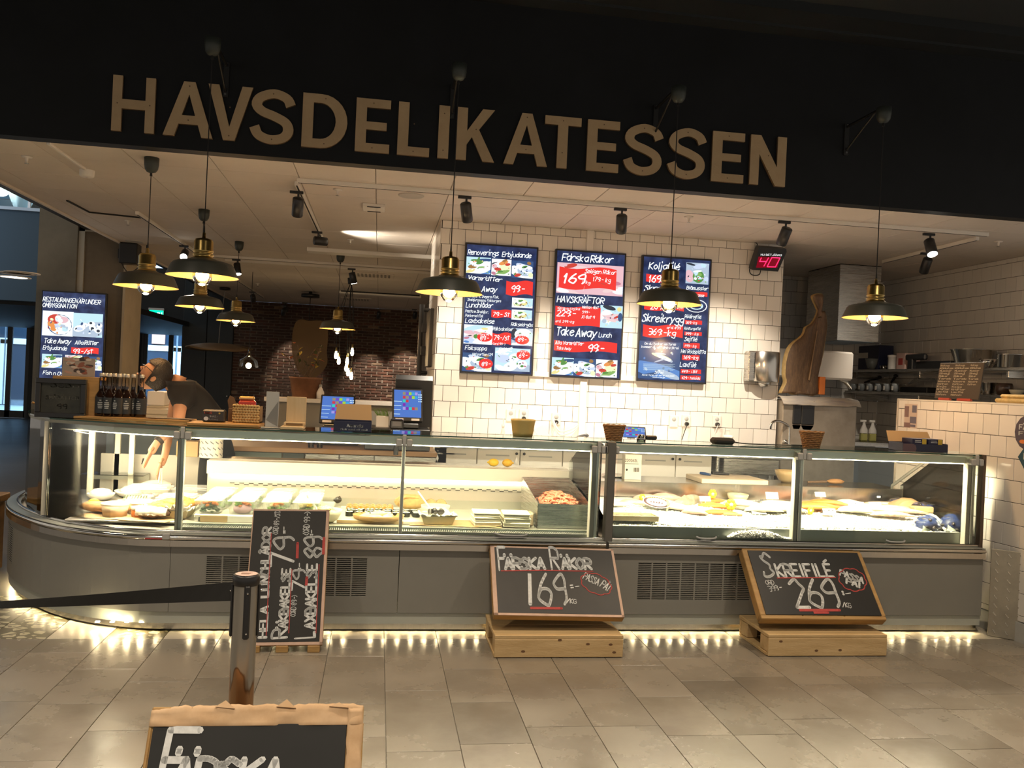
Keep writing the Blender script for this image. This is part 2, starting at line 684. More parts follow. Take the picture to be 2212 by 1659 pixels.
tiled('wall_back', plane_m((0, YW, 0), (1, 0, 0), (0, 0, 1)), XW0, XW1, ZF, ZC, .1525, PY(1537, 560, YW).x, a.z, M_tilew,
 hide=[(x, x+.71, 1.68, 2.92) for x in (.77, 1.655, 2.54)], want=lambda u, v: v > .78)
tiled('wall_back_return', plane_m((XW0, YW+.02, 0), (0, -1, 0), (0, 0, 1)), -1.5, .02, ZF, ZC, .1525, 0, a.z, M_tilew, want=lambda u, v: v > 1)
tiled('wall_right', plane_m((6.5, 10.55, 0), (0, -1, 0), (0, 0, 1)), 0, 3.4, 1.0, ZC, .1525, 0, .04+.1525*8, M_tileb, want=lambda u, v: u < 2.75 and v > 1.25)
tiled('wall_rear', plane_m((4.0, 10.55, 0), (1, 0, 0), (0, 0, 1)), 0, 2.5, ZF, ZC, .1525, 0, .04, M_tileb, want=lambda u, v: v > .9)
# low partition beside the counter, a few degrees off the counter's axis
PD = V((-sin(rad(3.8)), cos(rad(3.8)), 0))
P0 = V((4.445, 5.2, 0))
PN = V((-PD.y, PD.x, 0))
def PP(px, py):
 d = ray(px, py)
 t = (P0-EYE).dot(PN)/d.dot(PN)
 return EYE+d*t
PM = plane_m(P0+PD*1.53, -PD, (0, 0, 1))
def pu(px, py):
 q = PM.inverted() @ PP(px, py)
 return q.x, q.y
tiled('wall_partition', PM, 0, 3.2, ZF+.14, 1.6, .153, pu(1900+1360/7.09, 840+500/7.09)[0], pu(1984.6, 925.3)[1], M_tilew, want=lambda u, v: u < 1.75)
sobj(G().box(0, 3.2, ZF, ZF+.135, -.1, .012), 'baseboard_right', M_greyp).matrix_world = PM
sobj(G().box(-.01, 3.2, 1.6, 1.612, -.125, .004), 'trim_partition_cap', M_white).matrix_world = PM
sobj(G().box(-.02, 0, ZF, 1.612, -.125, .006), 'trim_partition_end', mat('worn_white_edge', (.60, .55, .47), .6, var=.2, vscale=9)).matrix_world = PM
# floor trunking on the back wall (white cable ducts)
xd = PY(1257, 880, YW).x
sobj(G().rbox(xd-.035, xd+.035, YW-.035, YW, .9, ZC, .004), 'trim_cable_duct', M_white)
sobj(G().rbox(1.3, xd, YW-.03, YW, 1.665, 1.715, .004).rbox(xd, 2.7, YW-.03, YW, 1.665, 1.715, .004), 'trim_cable_duct_cross', M_white)
# ---- fascia over the opening, hall ceiling
fa = sobj(G().box(-9, 9, 6.4, 6.52, ZC-.005, 4.6), 'wall_front', mat('fascia_black', (.0085, .0095, .011), .55, var=.2, vscale=2, spec=.25))
sobj(G().box(-9, 9, 6.25, 6.4, 4.41, 4.44).box(-9, 9, 6.0, 6.25, 4.43, 4.50), 'trim_fascia_ledge', mat('ledge_black', (.010, .012, .013), .5))
sobj(G().box(-12, 10, -6, 6.6, 4.5, 4.6), 'ceiling_hall', mat('hall_ceiling_black', (.012, .015, .016), .7))
# ---- shop ceiling: flush boards in a grid
XL = -3.3
ce = sobj(G().box(XL, 6.6, 6.5, 20.05, ZC+.012, ZC+.12), 'ceiling', mat('ceiling_carrier', (.42, .38, .33), .8))
cm = G().rbox(-.297, .297, -.319, .319, 0, .012, .002).mesh('ceiling_board', M_ceil)
crest = G(); ncb = 0
for j in range(-2, 21):
 for i in range(-6, 12):
  x0, y0 = -.1+.6*i, 7.63+.645*j
  x1, y1 = x0+.6, y0+.645
  a0, a1, b0, b1 = max(x0, XL), min(x1, 6.5), max(y0, 6.5), min(y1, 20)
  if a1-a0 < .03 or b1-b0 < .03:
   continue
  if ncb < 300 and (x0 < 1 or y0 < 11):
   ncb += 1
   if a0 == x0 and a1 == x1 and b0 == y0 and b1 == y1:
    link('ceiling_board', cm, ce, loc=((x0+x1)/2, (y0+y1)/2, ZC))
   else:
    link('ceiling_board', G().rbox(a0+.003, a1-.003, b0+.003, b1-.003, ZC, ZC+.012, .002).mesh('ceiling_board', M_ceil), ce)
  else:
   crest.box(a0+.003, a1-.003, b0+.003, b1-.003, ZC, ZC+.012)
crest.obj('ceiling_board_field', M_ceil, ce, kind='stuff')
sobj(G().box(XL-.03, XL, 6.5, 20, ZC-.02, ZC+.16), 'trim_ceiling_edge', M_ceil)
sobj(G().box(XL-.5, XL-.03, 6.4, 20, ZC+.16, ZC+.3), 'trim_ceiling_edge_top', M_black)
# pale bulkheads across the ceiling by the end of the tiled wall
sobj(G().rbox(-.95, .6, 10.84, 11.06, ZC-.05, ZC, .006), 'trim_bulkhead', M_white)
sobj(G().rbox(-2.2, .7, 12.5, 12.58, ZC-.035, ZC, .005), 'trim_bulkhead_rear', M_white)
# ---- brick wall of the dining room
YBK = 20.0
M_mortar = mat('lime_mortar', (.24, .19, .15), .95, var=.25, vscale=20)
M_brick = [mat('brick_brown', (.115, .062, .042), .9, col2=(.06, .033, .024), vscale=9, randcol=.35, bump=.5, bscale=40),
  mat('brick_red', (.15, .062, .038), .9, col2=(.085, .04, .028), vscale=9, randcol=.3, bump=.5, bscale=40),
  mat('brick_pale', (.30, .20, .13), .9, col2=(.17, .10, .065), vscale=9, randcol=.25, bump=.5, bscale=40)]
XB0, XB1 = -3.25, .9
bk = sobj(G().box(XB0, XB1, YBK, YBK+.2, ZF, ZC), 'wall_far', M_mortar)
bme = [[G().rbox(-L_/2, L_/2, -.016, 0, -.0245, .0245, .004).mesh('brick', m_) for L_ in (.232, .218, .11)] for m_ in M_brick]
cells = []
nr = 0
z = .55
while z < ZC-.03:
 x = XB0+(.0 if nr % 2 else -.12)
 while x < XB1:
  cells.append((x, z)); x += .245
 z += .0645; nr += 1
brest = [G(), G(), G()]
cells.sort(key=lambda c: abs(c[1]-2.0)*.6+abs(c[0]+.3 if c[0] > -1.2 else c[0]+2.9))
shown = 0
for x, z in cells:
 q = RND.random()
 k = 2 if (q > .95 or (x > .1 and q > .75)) else (1 if q > .6 else 0)
 L_ = RND.choice((0, 0, 1, 1, 1))
 cx = x+.12+RND.uniform(-.008, .008)
 hidden = -2.35 < cx < -1.25 and z < 2.9
 if shown < 300 and not hidden and XB0+.12 < cx < XB1-.12:
  shown += 1
  link('brick', bme[k][L_], bk, loc=(cx, YBK+RND.uniform(-.006, .004), z+.03), rot=(0, RND.uniform(-.012, .012), 0))
 else:
  w_ = (.116, .109)[L_ % 2]
  x0, x1 = max(XB0, cx-w_), min(XB1, cx+w_)
  if x1 > x0:
   dy = RND.uniform(-.006, .004)
   brest[k].box(x0, x1, YBK-.016+dy, YBK, z+.0055, z+.0545)
for k in range(3):
 brest[k].obj('brick_field', M_brick[k], bk, kind='stuff')
# dark panelled wall left of the bricks, continuing to the street front
M_dark = mat('charcoal_panel', (.022, .026, .027), .5, var=.15, vscale=2)
dk = sobj(G().box(-4.35, XB0, YBK-.02, YBK+.2, ZF, 4.4), 'wall_left_far', M_black)
for x0, x1 in ((-4.33, -3.83), (-3.815, -3.26)):
 G().rbox(x0, x1, YBK-.05, YBK-.02, ZF, 3.9, .006).obj('panel', M_dark, dk)
G().ball((-3.33, YBK-.08, 1.0), .022).obj('knob', M_chrome, dk)
sobj(G().box(-4.35, -4.25, YBK, 26.2, ZF, 4.4), 'wall_left_return', M_dark)
# concrete pillar at the end of the counter
M_conc = mat('concrete', (.20, .185, .15), .85, col2=(.135, .125, .10), vscale=1.6, bump=.12, bscale=25)
M_conc2 = mat('concrete_warm', (.19, .155, .11), .85, col2=(.13, .105, .075), vscale=1.6, bump=.12, bscale=25)
xa, xb_, xc = PY(77, 700, 11.75).x, PY(161, 700, 11.75).x, PY(262, 700, 11.75).x
pl = sobj(G().box(xa, xb_, 11.72, 12.5, ZF, 5.2), 'pillar', M_conc)
sobj(G().box(xb_, xc, 11.80, 12.5, ZF, 5.2), 'wall_pillar_infill', M_conc2)
sobj(G().box(xc, xc+.03, 11.75, 12.52, ZF, 5.2), 'wall_pillar_cheek', mat('concrete_lit_side', (.42, .36, .27), .8, var=.1, vscale=2))  # pillar's side face; its paler tone paints in the warm light there
zt = PY(170, 487, 11.78).z
sobj(G().box(xb_, xb_+.07, 11.77, 11.80, ZF, zt).box(xb_, xc+.03, 11.77, 11.80, zt-.07, zt), 'trim_pillar_frame', mat('pale_batten', (.44, .42, .36), .6))
# upper storey on the left: dark fascia, rail, glazed front, daylight beyond
sobj(G().box(-14, -4.2, 15.0, 15.3, 2.55, 4.0), 'wall_upper_left', mat('petrol_paint', (.022, .042, .052), .6))
sobj(G().box(-14, -4.2, 15.3, 26, 2.5, 2.6), 'ceiling_left', M_black)
sobj(G().box(-14, -4.2, 14.95, 15.3, 4.0, 4.05), 'trim_upper_sill', mat('pale_sill', (.45, .5, .52), .5))
sobj(G().box(-14, -4.2, 18, 18.2, 4.0, 7), 'wall_upper_back', mat('daylight_blue_wall', (.18, .30, .38), .7, col2=(.10, .17, .22), vscale=1.2))  # backing wall, its blue painted in for the daylight behind the window
wn = sobj(G().box(-14, -4.2, 15.1, 15.14, 6.2, 6.3), 'window_1', M_white)
for x in (-6.95, -6.35, -5.75, -5.2):
 G().box(x-.02, x+.02, 15.1, 15.14, 4.05, 6.2).obj('mullion', M_white, wn)
G().box(-14, -4.2, 15.112, 15.12, 4.05, 6.2).obj('pane', thinglass('window_glass', (.8, .95, 1)), wn)
# street front
YS = 26.0
def sx(px):
 return PY(px, 780, YS).x
d0, d1, d2, d3 = sx(303), sx(410), sx(8), sx(62)
zd = PY(350, 692, YS).z
sobj(G().box(-16, d2-.6, YS, YS+.2, ZF, 4.4).box(d3, d0, YS, YS+.2, ZF, 4.4).box(d1, -4.2, YS, YS+.2, ZF, 4.4).box(d2-.6, d3, YS, YS+.2, zd, 4.4).box(d0, d1, YS, YS+.2, zd, 4.4), 'wall_street', M_black)
M_frame = mat('door_frame_black', (.010, .010, .011), .4)
def glassdoor(n, x0, x1, split):
 d = sobj(G().box(x0, x1, YS+.02, YS+.12, zd-.12, zd).box(x0, x0+.07, YS+.02, YS+.12, ZF, zd).box(x1-.07, x1, YS+.02, YS+.12, ZF, zd), n, M_frame)
 xs = [x0+.07]+[x0+(x1-x0)*q for q in split]+[x1-.07]
 for a, b in zip(xs, xs[1:]):
  G().box(a+.10, b-.02, YS+.05, YS+.06, ZF+.2, zd-.22).obj('pane', thinglass('window_glass', (.8, .95, 1)), d)
  G().box(a, a+.10, YS+.03, YS+.1, ZF, zd-.1).box(b-.03, b, YS+.03, YS+.1, ZF, zd-.1).box(a, b, YS+.03, YS+.1, ZF, ZF+.2).box(a, b, YS+.03, YS+.1, zd-.24, zd-.12).obj('sash', M_frame, d)
glassdoor('door_1', d0, d1, (.57,))
glassdoor('door_2', d2-.6, d3, (.55,))
# across the street: white framed shop front
YF = 33.0
ff = sobj(G().box(-20, 2, YF, YF+.3, ZF, 8), 'wall_street_opposite', mat('opposite_facade', (.20, .22, .26), .7, var=.3, vscale=1))
M_wf = mat('white_frame', (.80, .82, .84), .5)
M_og = mat('opposite_glass', (.03, .045, .07), .1)
for x0 in [-16+1.45*k for k in range(11)]:
 f_ = sobj(G().box(x0, x0+1.38, YF-.06, YF, 2.15, 2.35).box(x0, x0+.12, YF-.06, YF, 0, 2.3).box(x0+1.26, x0+1.38, YF-.06, YF, 0, 2.3).box(x0, x0+1.38, YF-.05, YF, 2.95, 3.05).box(x0, x0+1.38, YF-.05, YF, 3.75, 3.9), 'window_2', M_wf)
 G().box(x0+.12, x0+1.26, YF-.03, YF-.01, .2, 2.15).box(x0, x0+1.38, YF-.03, YF-.01, 2.35, 3.75).obj('pane', M_og, f_)
sobj(G().box(-8.2, -7.75, YF-.1, YF, 2.4, 4.4), 'trim_shop_sign', mat('salmon_sign', (.75, .32, .22), .6))
sobj(G().box(-20, 2, 26.3, 33, ZF-.1, ZF), 'street', mat('street_paving', (.35, .37, .40), .8, var=.1, vscale=1))
# closing walls outside the picture so that the dining room keeps its light
sobj(G().box(.9, 1.05, 9.9, 20.2, ZF, ZC), 'wall_dining_right', mat('dining_wall', (.30, .27, .22), .8))
sobj(G().box(.7, 4.0, 9.9, 10.0, ZF, ZC), 'wall_dining_end', MATS['dining_wall'])
# ================================================================== DISPLAY COUNTER
def sweep(g, path, prof, closed=True, mi=0, sm=False):
 """sweep a profile of (outward offset, z) along a plan path; outward is to the right of travel"""
 pts = [V((p[0], p[1], 0)) for p in path]
 n = len(pts); m = len(prof)
 vs = []
 for i, p in enumerate(pts):
  t0 = (pts[i]-pts[i-1]).normalized() if i else None
  t1 = (pts[i+1]-pts[i]).normalized() if i < n-1 else None
  t = t1 if t0 is None else (t0 if t1 is None else (t0+t1).normalized())
  nn = V((t.y, -t.x, 0))
  k = 1.0
  if t0 is not None and t1 is not None:
   k = 1/max(.5, nn.dot(V((t1.y, -t1.x, 0))))
  for o, z in prof:
   vs.append(p+nn*(o*k)+V((0, 0, z)))
 fs = []
 for i in range(n-1):
  for j in range(m if closed else m-1):
   a, b = i*m+j, i*m+(j+1) % m
   fs.append((a, a+m, b+m, b))
 g.add(vs, fs, sm, mi)
 if closed:
  g.add(vs[:m], [tuple(range(m))]); g.add(vs[-m:], [tuple(range(m-1, -1, -1))])
 return g
def rect(o0, o1, z0, z1):
 return [(o0, z0), (o1, z0), (o1, z1), (o0, z1)]
CORN = [(p.x, p.y) for p in smooth([(-2.70, 7.5, 0), (-2.69, 7.15, 0), (-2.61, 6.75, 0), (-2.42, 6.35, 0), (-2.09, 5.93, 0), (-1.78, 5.69, 0), (-1.46, 5.555, 0), (-1.215, 5.53, 0)], 4)]
GCOR = [(-2.60, 7.5), (-2.58, 7.1), (-2.50, 6.72), (-2.36, 6.38), (-2.20, 6.12), (-2.09, 5.97), (-1.64, 5.755), (-1.215, 5.605)]
M_glass = thinglass('case_glass')
M_glassr = thinglass('case_glass_top', (.86, .96, .92), .02)
M_gedge = mat('green_glass_edge', (.01, .05, .03), .1)
M_deck = mat('case_liner', (.60, .57, .50), .3, metal=.6)
M_led = emit('case_led', (1, .80, .52), 14)
M_led2 = emit('kick_led', (1, .80, .45), 90)
M_slot = mat('slot_black', (.004, .004, .004), .8)
M_bump = mat('bumper_steel', (.62, .60, .56), .16, metal=1)
RAIL = [[(.0, .505), (.022, .505), (.022, .543), (0, .543)], [(0, .547), (.03, .547), (.036, .553), (.036, .566), (.03, .573), (0, .573)], [(-.075, .577), (-.03, .577), (-.03, .597), (-.075, .597)]]
def half_round(o, z, r):
 return [(o+r*cos(t), z+r*sin(t)) for t in [-pi/2+pi*k/6 for k in range(7)]]
RAIL[1] = half_round(.014, .558, .014)
def front(root, path, gp, gz0=.597, gz1=1.222, panel=True):
 if panel:
  sweep(G(), path, rect(-.02, 0, .102, .505)).obj('front_panel', M_grey, root)
 sweep(G(), path, rect(-.03, -.012, .03, .098)).obj('lower_trim', M_lgrey, root)
 sweep(G(), path, rect(-.06, -.05, -.016, .03)).obj('kick_plate', M_steelh, root)
 sweep(G(), path, RAIL[0]).obj('rail', M_steelh, root)
 sweep(G(), path, RAIL[1], sm=True).obj('bumper', M_bump, root)
 sweep(G(), path, rect(-.07, .018, .575, .579)).obj('sill', M_alu, root)
 sweep(G(), path, half_round(-.05, .587, .010), sm=True).obj('glass_channel', M_bump, root)
 sweep(G(), path, rect(-.5, -.07, .52, .545)).obj('well', mat('well_dark', (.10, .095, .085), .5), root)
def leds(x0, x1, groups=None):
 """LED strip under the trim: each diode a little lamp"""
 g = G()
 n = int((x1-x0)/.085)
 for k in range(n):
  x = x0+.04+.085*k
  if (k % 13) in (0,):
   continue
  g.rbox(x-.012, x+.012, 5.548, 5.564, .030, .036, .001)
 return g
def straight(name, label, x0, x1, joints, glass, doors=()):
 root = thing(name, label, 'display counter', ((x0+x1)/2, 6.1, ZF))
 front(root, [(x0, 5.53), (x1, 5.53)], None, panel=False)
 # front panels, cut around the ventilation grilles
 xs = [x0]+list(joints)+[x1]
 for a, b in zip(xs, xs[1:]):
  a2, b2 = a+.0025, b-.0025
  v = [d for d in doors if a2 < d[0] and d[1] < b2]
  g = G()
  if v:
   u0, u1, z0, z1 = v[0]
   g.box(a2, u0, 5.53, 5.55, .102, .503).box(u1, b2, 5.53, 5.55, .102, .503).box(u0, u1, 5.53, 5.55, .102, z0).box(u0, u1, 5.53, 5.55, z1, .503)
   pn = g.obj('front_panel', M_grey, root)
   h = G()
   nc = max(2, round((u1-u0)/.098)); nrw = round((z1-z0)/.0122)
   for k in range(nc+1):
    x = u0+(u1-u0)*k/nc
    h.box(x-.005, x+.005, 5.531, 5.549, z0, z1)
   for k in range(nrw+1):
    z = z0+(z1-z0)*k/nrw
    h.box(u0, u1, 5.5315, 5.5485, z-.0028, z+.0028)
   h.obj('vent_grille', M_grey, pn)
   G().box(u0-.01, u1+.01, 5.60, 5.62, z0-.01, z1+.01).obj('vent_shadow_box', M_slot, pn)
   f = G()
   for q in range(int((u1-u0)/.13)):
    f.cone((u0+.08+.13*q, 5.585, z0+.11), (u0+.08+.13*q, 5.595, z0+.11), .045, n=14)
   f.obj('condenser', mat('condenser_grey', (.22, .20, .19), .5, metal=.3), pn)
  else:
   g.box(a2, b2, 5.53, 5.55, .102, .503).obj('front_panel', M_grey, root)
 # cabinet behind the panels
 G().box(x0, x1, 5.65, 6.62, .05, .50).obj('cabinet_body', mat('cabinet_dark', (.06, .06, .055), .6), root)
 leds(x0, x1).obj('led_strip', M_led2, root, kind='stuff')
 # glass
 for a, b in glass:
  p = G().box(a+.004, b-.004, 5.592, 5.598, .59, 1.222)
  p.obj('front_glass', M_glass, root)
 G().box(x0+.002, x1-.002, 5.585, 6.02, 1.226, 1.234).obj('top_glass', M_glassr, root)
 G().box(x0+.002, x1-.002, 5.582, 5.585, 1.226, 1.234).obj('top_glass_edge', M_gedge, root)
 # canopy lamp below the top glass
 cn = G().box(x0+.01, x1-.01, 5.64, 5.76, 1.165, 1.212).obj('lamp_housing', mat('lamp_housing', (.55, .56, .50), .3, metal=.5), root)
 G().box(x0+.03, x1-.03, 5.66, 5.74, 1.158, 1.1645).obj('lamp_tube', M_led, cn)
 # inner glass riser and rear: liner, ledge
 G().box(x0+.05, x1-.05, 5.715, 5.719, .60, .80).obj('inner_glass', M_glass, root)
 return root
def clamp(root, x, zt=1.222, m=None):
 g = G().rbox(x-.052, x-.014, 5.56, 5.62, 1.155, 1.205, .006).rbox(x+.014, x+.052, 5.56, 5.62, 1.155, 1.205, .006).rbox(x-.012, x+.012, 5.57, 5.61, 1.16, 1.232, .003)
 g.obj('glass_clamp', M_greyp, root)
def post(root, x, w=.022, m=None, y0=5.602, y1=5.64, z0=.58, z1=1.21):
 G().rbox(x-w/2, x+w/2, y0, y1, z0, z1, .003).obj('post', m or M_alu, root)
XA, XBm, XCc, XD, XE = -1.215, .175, 1.535, 2.913, 4.275
M_cream = mat('cream_upright', (.52, .50, .41), .45)
# ---- long unit with the prepared food
u1 = straight('deli_counter', 'long grey glass fronted counter of salads and sushi, between the rounded corner and the fish ice', XA, XE-XE+XCc-.02, (XBm,), [(XA, XBm), (XBm, XCc-.06)],
   doors=[(PY(445, 1203, 5.53).x, PY(795, 1203, 5.53).x, .205, .447)])
for x in (XA+.03, XBm, XCc-.075):
 post(u1, x)
 clamp(u1, x)
post(u1, XA+.012, .03, M_cream, 5.61, 5.66)
post(u1, XCc-.10, .03, M_cream, 5.60, 5.66)
LZ = .93
# rear ledge with LED edge; liner wall with slots
G().box(XA, XCc-.03, 6.56, 6.86, .905, LZ).box(XA, XCc-.03, 6.56, 6.575, .835, .905).obj('rear_ledge', mat('ledge_white', (.66, .62, .54), .3), u1)
G().box(XA, XCc-.03, 6.70, 6.88, LZ, LZ+.004).obj('ledge_plate', M_steelh, u1)
G().box(XA+.02, XCc-.05, 6.575, 6.61, .815, .833).obj('ledge_lamp', M_led, u1)
G().box(XA, XCc-.03, 6.60, 6.64, .545, .90).obj('liner_wall', M_deck, u1)
g = G()
x = XA+.16
k = 0
while x < XCc-.2:
 g.box(x, x+.034, 6.5965, 6.6005, .752 if k % 2 else .763, .757 if k % 2 else .768)
 x += .034; k += 1
g.obj('liner_slots', M_slot, u1)
G().box(XA, XCc-.03, 5.74, 6.6, .595, .61).obj('deck', M_deck, u1)
g = G()
for k in range(int((XCc-XA-.1)/.0125)):
 x = XA+.03+.0125*k
 g.box(x, x+.006, 5.655, 5.735, .588, .602)
g.box(XA+.02, XCc-.05, 5.735, 5.742, .585, .612).box(XA+.02, XCc-.05, 5.648, 5.655, .585, .602)
g.obj('air_grille', M_alu, u1)
G().box(XA, XCc-.03, 5.62, 5.75, .55, .575).obj('air_channel', mat('channel_dark', (.05, .05, .045), .6), u1)
G().rbox(XCc-.03-.16-.06, XCc-.03-.06-.08, 5.525, 5.53, .552, .566, .001).obj('maker_badge', mat('badge_red', (.35, .02, .02), .4), u1)
g = G()
g.tube(smooth([(.78, 5.575, .615), (.82, 5.555, .605), (.9, 5.553, .603), (.98, 5.556, .605), (1.0, 5.575, .615)], 3), .006, 6)
g.obj('glass_handle', M_greyp, u1)
# end glass between the two cases (raked)
PXm = RY(90)
def cheek(root, x, pts, t=.006, m=None, nm='end_glass'):
 G().prism([(y, z) for y, z in pts], 0, t, MX(((0, 0, 1, x), (1, 0, 0, 0), (0, 1, 0, 0), (0, 0, 0, 1)))).obj(nm, m or M_glass, root)
cheek(u1, XCc-.05, [(5.62, .6), (6.58, .6), (6.58, 1.0), (6.1, 1.2), (5.62, 1.22)])
# ---- fish unit
u2 = straight('fish_counter', 'grey glass fronted counter heaped with ice and fish, beside the tiled partition', XCc, XE, (), [(XCc+.055, XD), (XD, XE-.02)],
   doors=[(PY(1378, 1215, 5.53).x, PY(1378, 1215, 5.53).x+.9, .197, .444)])
G().rbox(XCc-.022, XCc+.030, 5.535, 5.61, .43, 1.235, .004).obj('corner_post', mat('post_dark', (.16, .15, .13), .4, metal=.6), u2)
clamp(u2, XCc+.01)
for x in (XD, XE-.05):
 post(u2, x, .024)
 post(u2, x-.03, .03, M_cream, 5.61, 5.66)
 clamp(u2, x)
G().rbox(XE-.012, XE+.012, 5.56, 5.62, .45, 1.236, .003).obj('end_post', mat('end_post_bronze', (.15, .11, .08), .4, metal=.6), u2)
LZ2 = .875
G().box(XCc, XE-.05, 6.45, 6.9, LZ2-.02, LZ2).box(XCc, XE-.05, 6.45, 6.47, .76, LZ2-.02).obj('rear_ledge', M_steelh, u2)
G().box(XCc, XE-.05, 6.5, 6.55, .5, .76).obj('liner_wall', M_slot, u2)
g = G()
for k in range(9):
 g.box(XCc+.02, XE-.12, 6.49, 6.496, .672+.0105*k, .676+.0105*k)
for k in range(90):
 x = XCc+.03+k*.03
 if k < 33:
  g.box(x, x+.005, 6.4915, 6.4955, .672, .76)
 else:
  g.box(x, x+.002, 6.494, 6.4965, .672, .76)
g.box(2.72, 2.78, 6.485, 6.497, .665, .765).box(XCc, XE-.1, 6.486, 6.498, .762, .768)
g.obj('rear_grille', M_steel, u2)
g = G().rbox(3.99, 4.05, 6.445, 6.455, .795, .825, .003)
sw = g.obj('switch', M_blackp, u2)
G().rbox(4.005, 4.035, 6.44, 6.447, .803, .818, .002).obj('rocker', mat('lit_rocker', (.9, .85, .75), .4, emis=(1, .9, .75), es=1.2), sw)
G().box(XCc, XE-.05, 5.68, 6.5, .56, .575).obj('deck', M_deck, u2)
G().box(XCc+.03, XE-.04, 5.665, 5.68, .56, .662).obj('ice_board', mat('ice_board', (.30, .34, .31), .3, metal=.4), u2)
for px in (1528, 1938):
 x = PY(px, 1165, 5.56).x
 G().tube(smooth([(x-.07, 5.58, .613), (x-.05, 5.562, .607), (x, 5.558, .605), (x+.05, 5.562, .607), (x+.07, 5.58, .613)], 3), .007, 6).obj('glass_handle', M_greyp, u2)
G().rbox(XE-.12, XE-.02, 5.525, 5.53, .55, .563, .001).obj('maker_badge', MATS['badge_red'], u2)
cheek(u2, XE-.035, [(5.62, .6), (6.5, .6), (6.5, .9), (6.0, 1.2), (5.62, 1.22)])
g = G().tube([(4.17, 6.5, .86), (4.15, 6.47, .90), (4.16, 5.98, 1.19)], .012, 6)
g.obj('support_arm', M_alu, u2)
G().tube(smooth([(4.2, 6.0, 1.2), (4.30, 5.95, 1.05), (4.31, 6.0, .9), (4.24, 6.1, .80), (4.1, 6.2, .77)], 5), .005, 6).obj('lamp_cable', M_greyp, u2)
# ---- rounded corner unit
u0 = thing('corner_counter', 'rounded grey corner counter with curved steel rail, left of the long counter', 'display counter', (-1.9, 6.6, ZF))
front(u0, CORN, None)
leds(-1.75, -1.22).obj('led_strip', M_led2, u0, kind='stuff')
g = G()
for q in range(4, len(CORN)-3, 1):
 p = V((*CORN[q], .033)); t = (V((*CORN[q+1], 0))-V((*CORN[q-1], 0))).normalized(); n_ = V((-t.y, t.x, 0))
 g.cbox(p+n_*.03, .02, .02, .006)
g.obj('led_strip_curved', M_led2, u0, kind='stuff')
# curved ventilation grille on the left flank
k0 = 3
def cpt(s_):
 i = min(int(s_), len(CORN)-2); f = s_-i
 a, b = V((*CORN[i], 0)), V((*CORN[i+1], 0))
 t = (b-a).normalized()
 return a.lerp(b, f), V((t.y, -t.x, 0))
sub = [cpt(8.2+.45*q)[0] for q in range(9)]
sub = [(p.x, p.y) for p in sub]
g = G()
sweep(g, sub, rect(-.001, .0015, .205, .445))
gr = g.obj('vent_plate', M_slot, u0)
g = G()
for q in range(17):
 z = .205+.24*q/16
 sweep(g, sub, rect(.0, .004, z-.0032, z+.0032))
for q in (0, 2.7, 5.4, 8):
 i = min(int(q), 7); f = q-i
 a, b = V((*sub[i], 0)), V((*sub[i+1], 0))
 p = a.lerp(b, f)
 t = (b-a).normalized(); n_ = V((t.y, -t.x, 0))
 sweep(g, [tuple((p-t*.004)[:2]), tuple((p+t*.004)[:2])], rect(0, .0045, .2, .45))
g.obj('vent_grille', M_grey, gr)
for a, b in ((0, 6), (5, 8)):
 sweep(G(), GCOR[a:b], rect(-.006, 0, .59, 1.222)).obj('front_glass', M_glass, u0)
INN = [(-1.215, 6.05), (-1.55, 6.15), (-1.85, 6.3), (-2.0, 6.5), (-2.12, 6.8), (-2.16, 7.5)]
top = [(p[0], p[1]) for p in GCOR]+INN
G().prism(top, 1.226, 1.234).obj('top_glass', M_glassr, u0)
sweep(G(), GCOR, rect(0, .003, 1.2255, 1.2345)).obj('top_glass_edge', M_gedge, u0)
sweep(G(), GCOR[4:], rect(-.15, -.06, 1.165, 1.21)).obj('lamp_housing', MATS['lamp_housing'], u0)
sweep(G(), GCOR[5:], rect(-.13, -.08, 1.158, 1.1645)).obj('lamp_tube', M_led, u0)
sweep(G(), GCOR, rect(-.045, .0, 1.205, 1.2255)).obj('top_frame', M_cream, u0)
def upright(px, y, w=.045, m=M_cream, d=.03):
 p = PY(px, 1000, y)
 G().rbox(p.x-w/2, p.x+w/2, y, y+d, .60, 1.21, .003).obj('post', m, u0)
upright(100, 5.99)
for px, y in ((165, 7.0), (195, 6.9), (252, 7.15), (283, 7.05)):
 upright(px, y, .04)
G().box(-2.12, -1.2, 7.15, 7.18, .6, .9).obj('liner_wall', M_deck, u0)
deck = [(p[0], p[1]) for p in [(-2.56, 7.4), (-2.54, 7.1), (-2.46, 6.7), (-2.32, 6.4), (-2.02, 6.0), (-1.74, 5.80), (-1.44, 5.69), (-1.215, 5.66)]]+[(-1.215, 7.15), (-1.6, 7.4)]
G().prism(deck, .565, .58).obj('deck', M_deck, u0)
G().rbox(-1.262, -1.217, 5.50, 5.535, .548, .585, .004).obj('joint_cap', M_greyp, u0)
G().rbox(-1.36, -1.26, 5.502, 5.508, .549, .556, .001).obj('maker_badge', MATS['badge_red'], u0)
G().prism([(x*.985, y+.08) for x, y in CORN[4:]]+[(-1.22, 7.0), (-2.3, 7.4)], .05, .5).obj('cabinet_body', MATS['cabinet_dark'], u0)
G().rbox(-1.70, -1.25, 5.72, 5.74, .50, .575, .004).obj('air_channel', mat('channel_black', (.01, .01, .01), .6), u0)
# raised shelf for the near dishes
ds = G().rbox(-1.92, -1.24, 5.80, 6.55, .595, .61, .004).obj('raised_shelf', M_deck, u0)
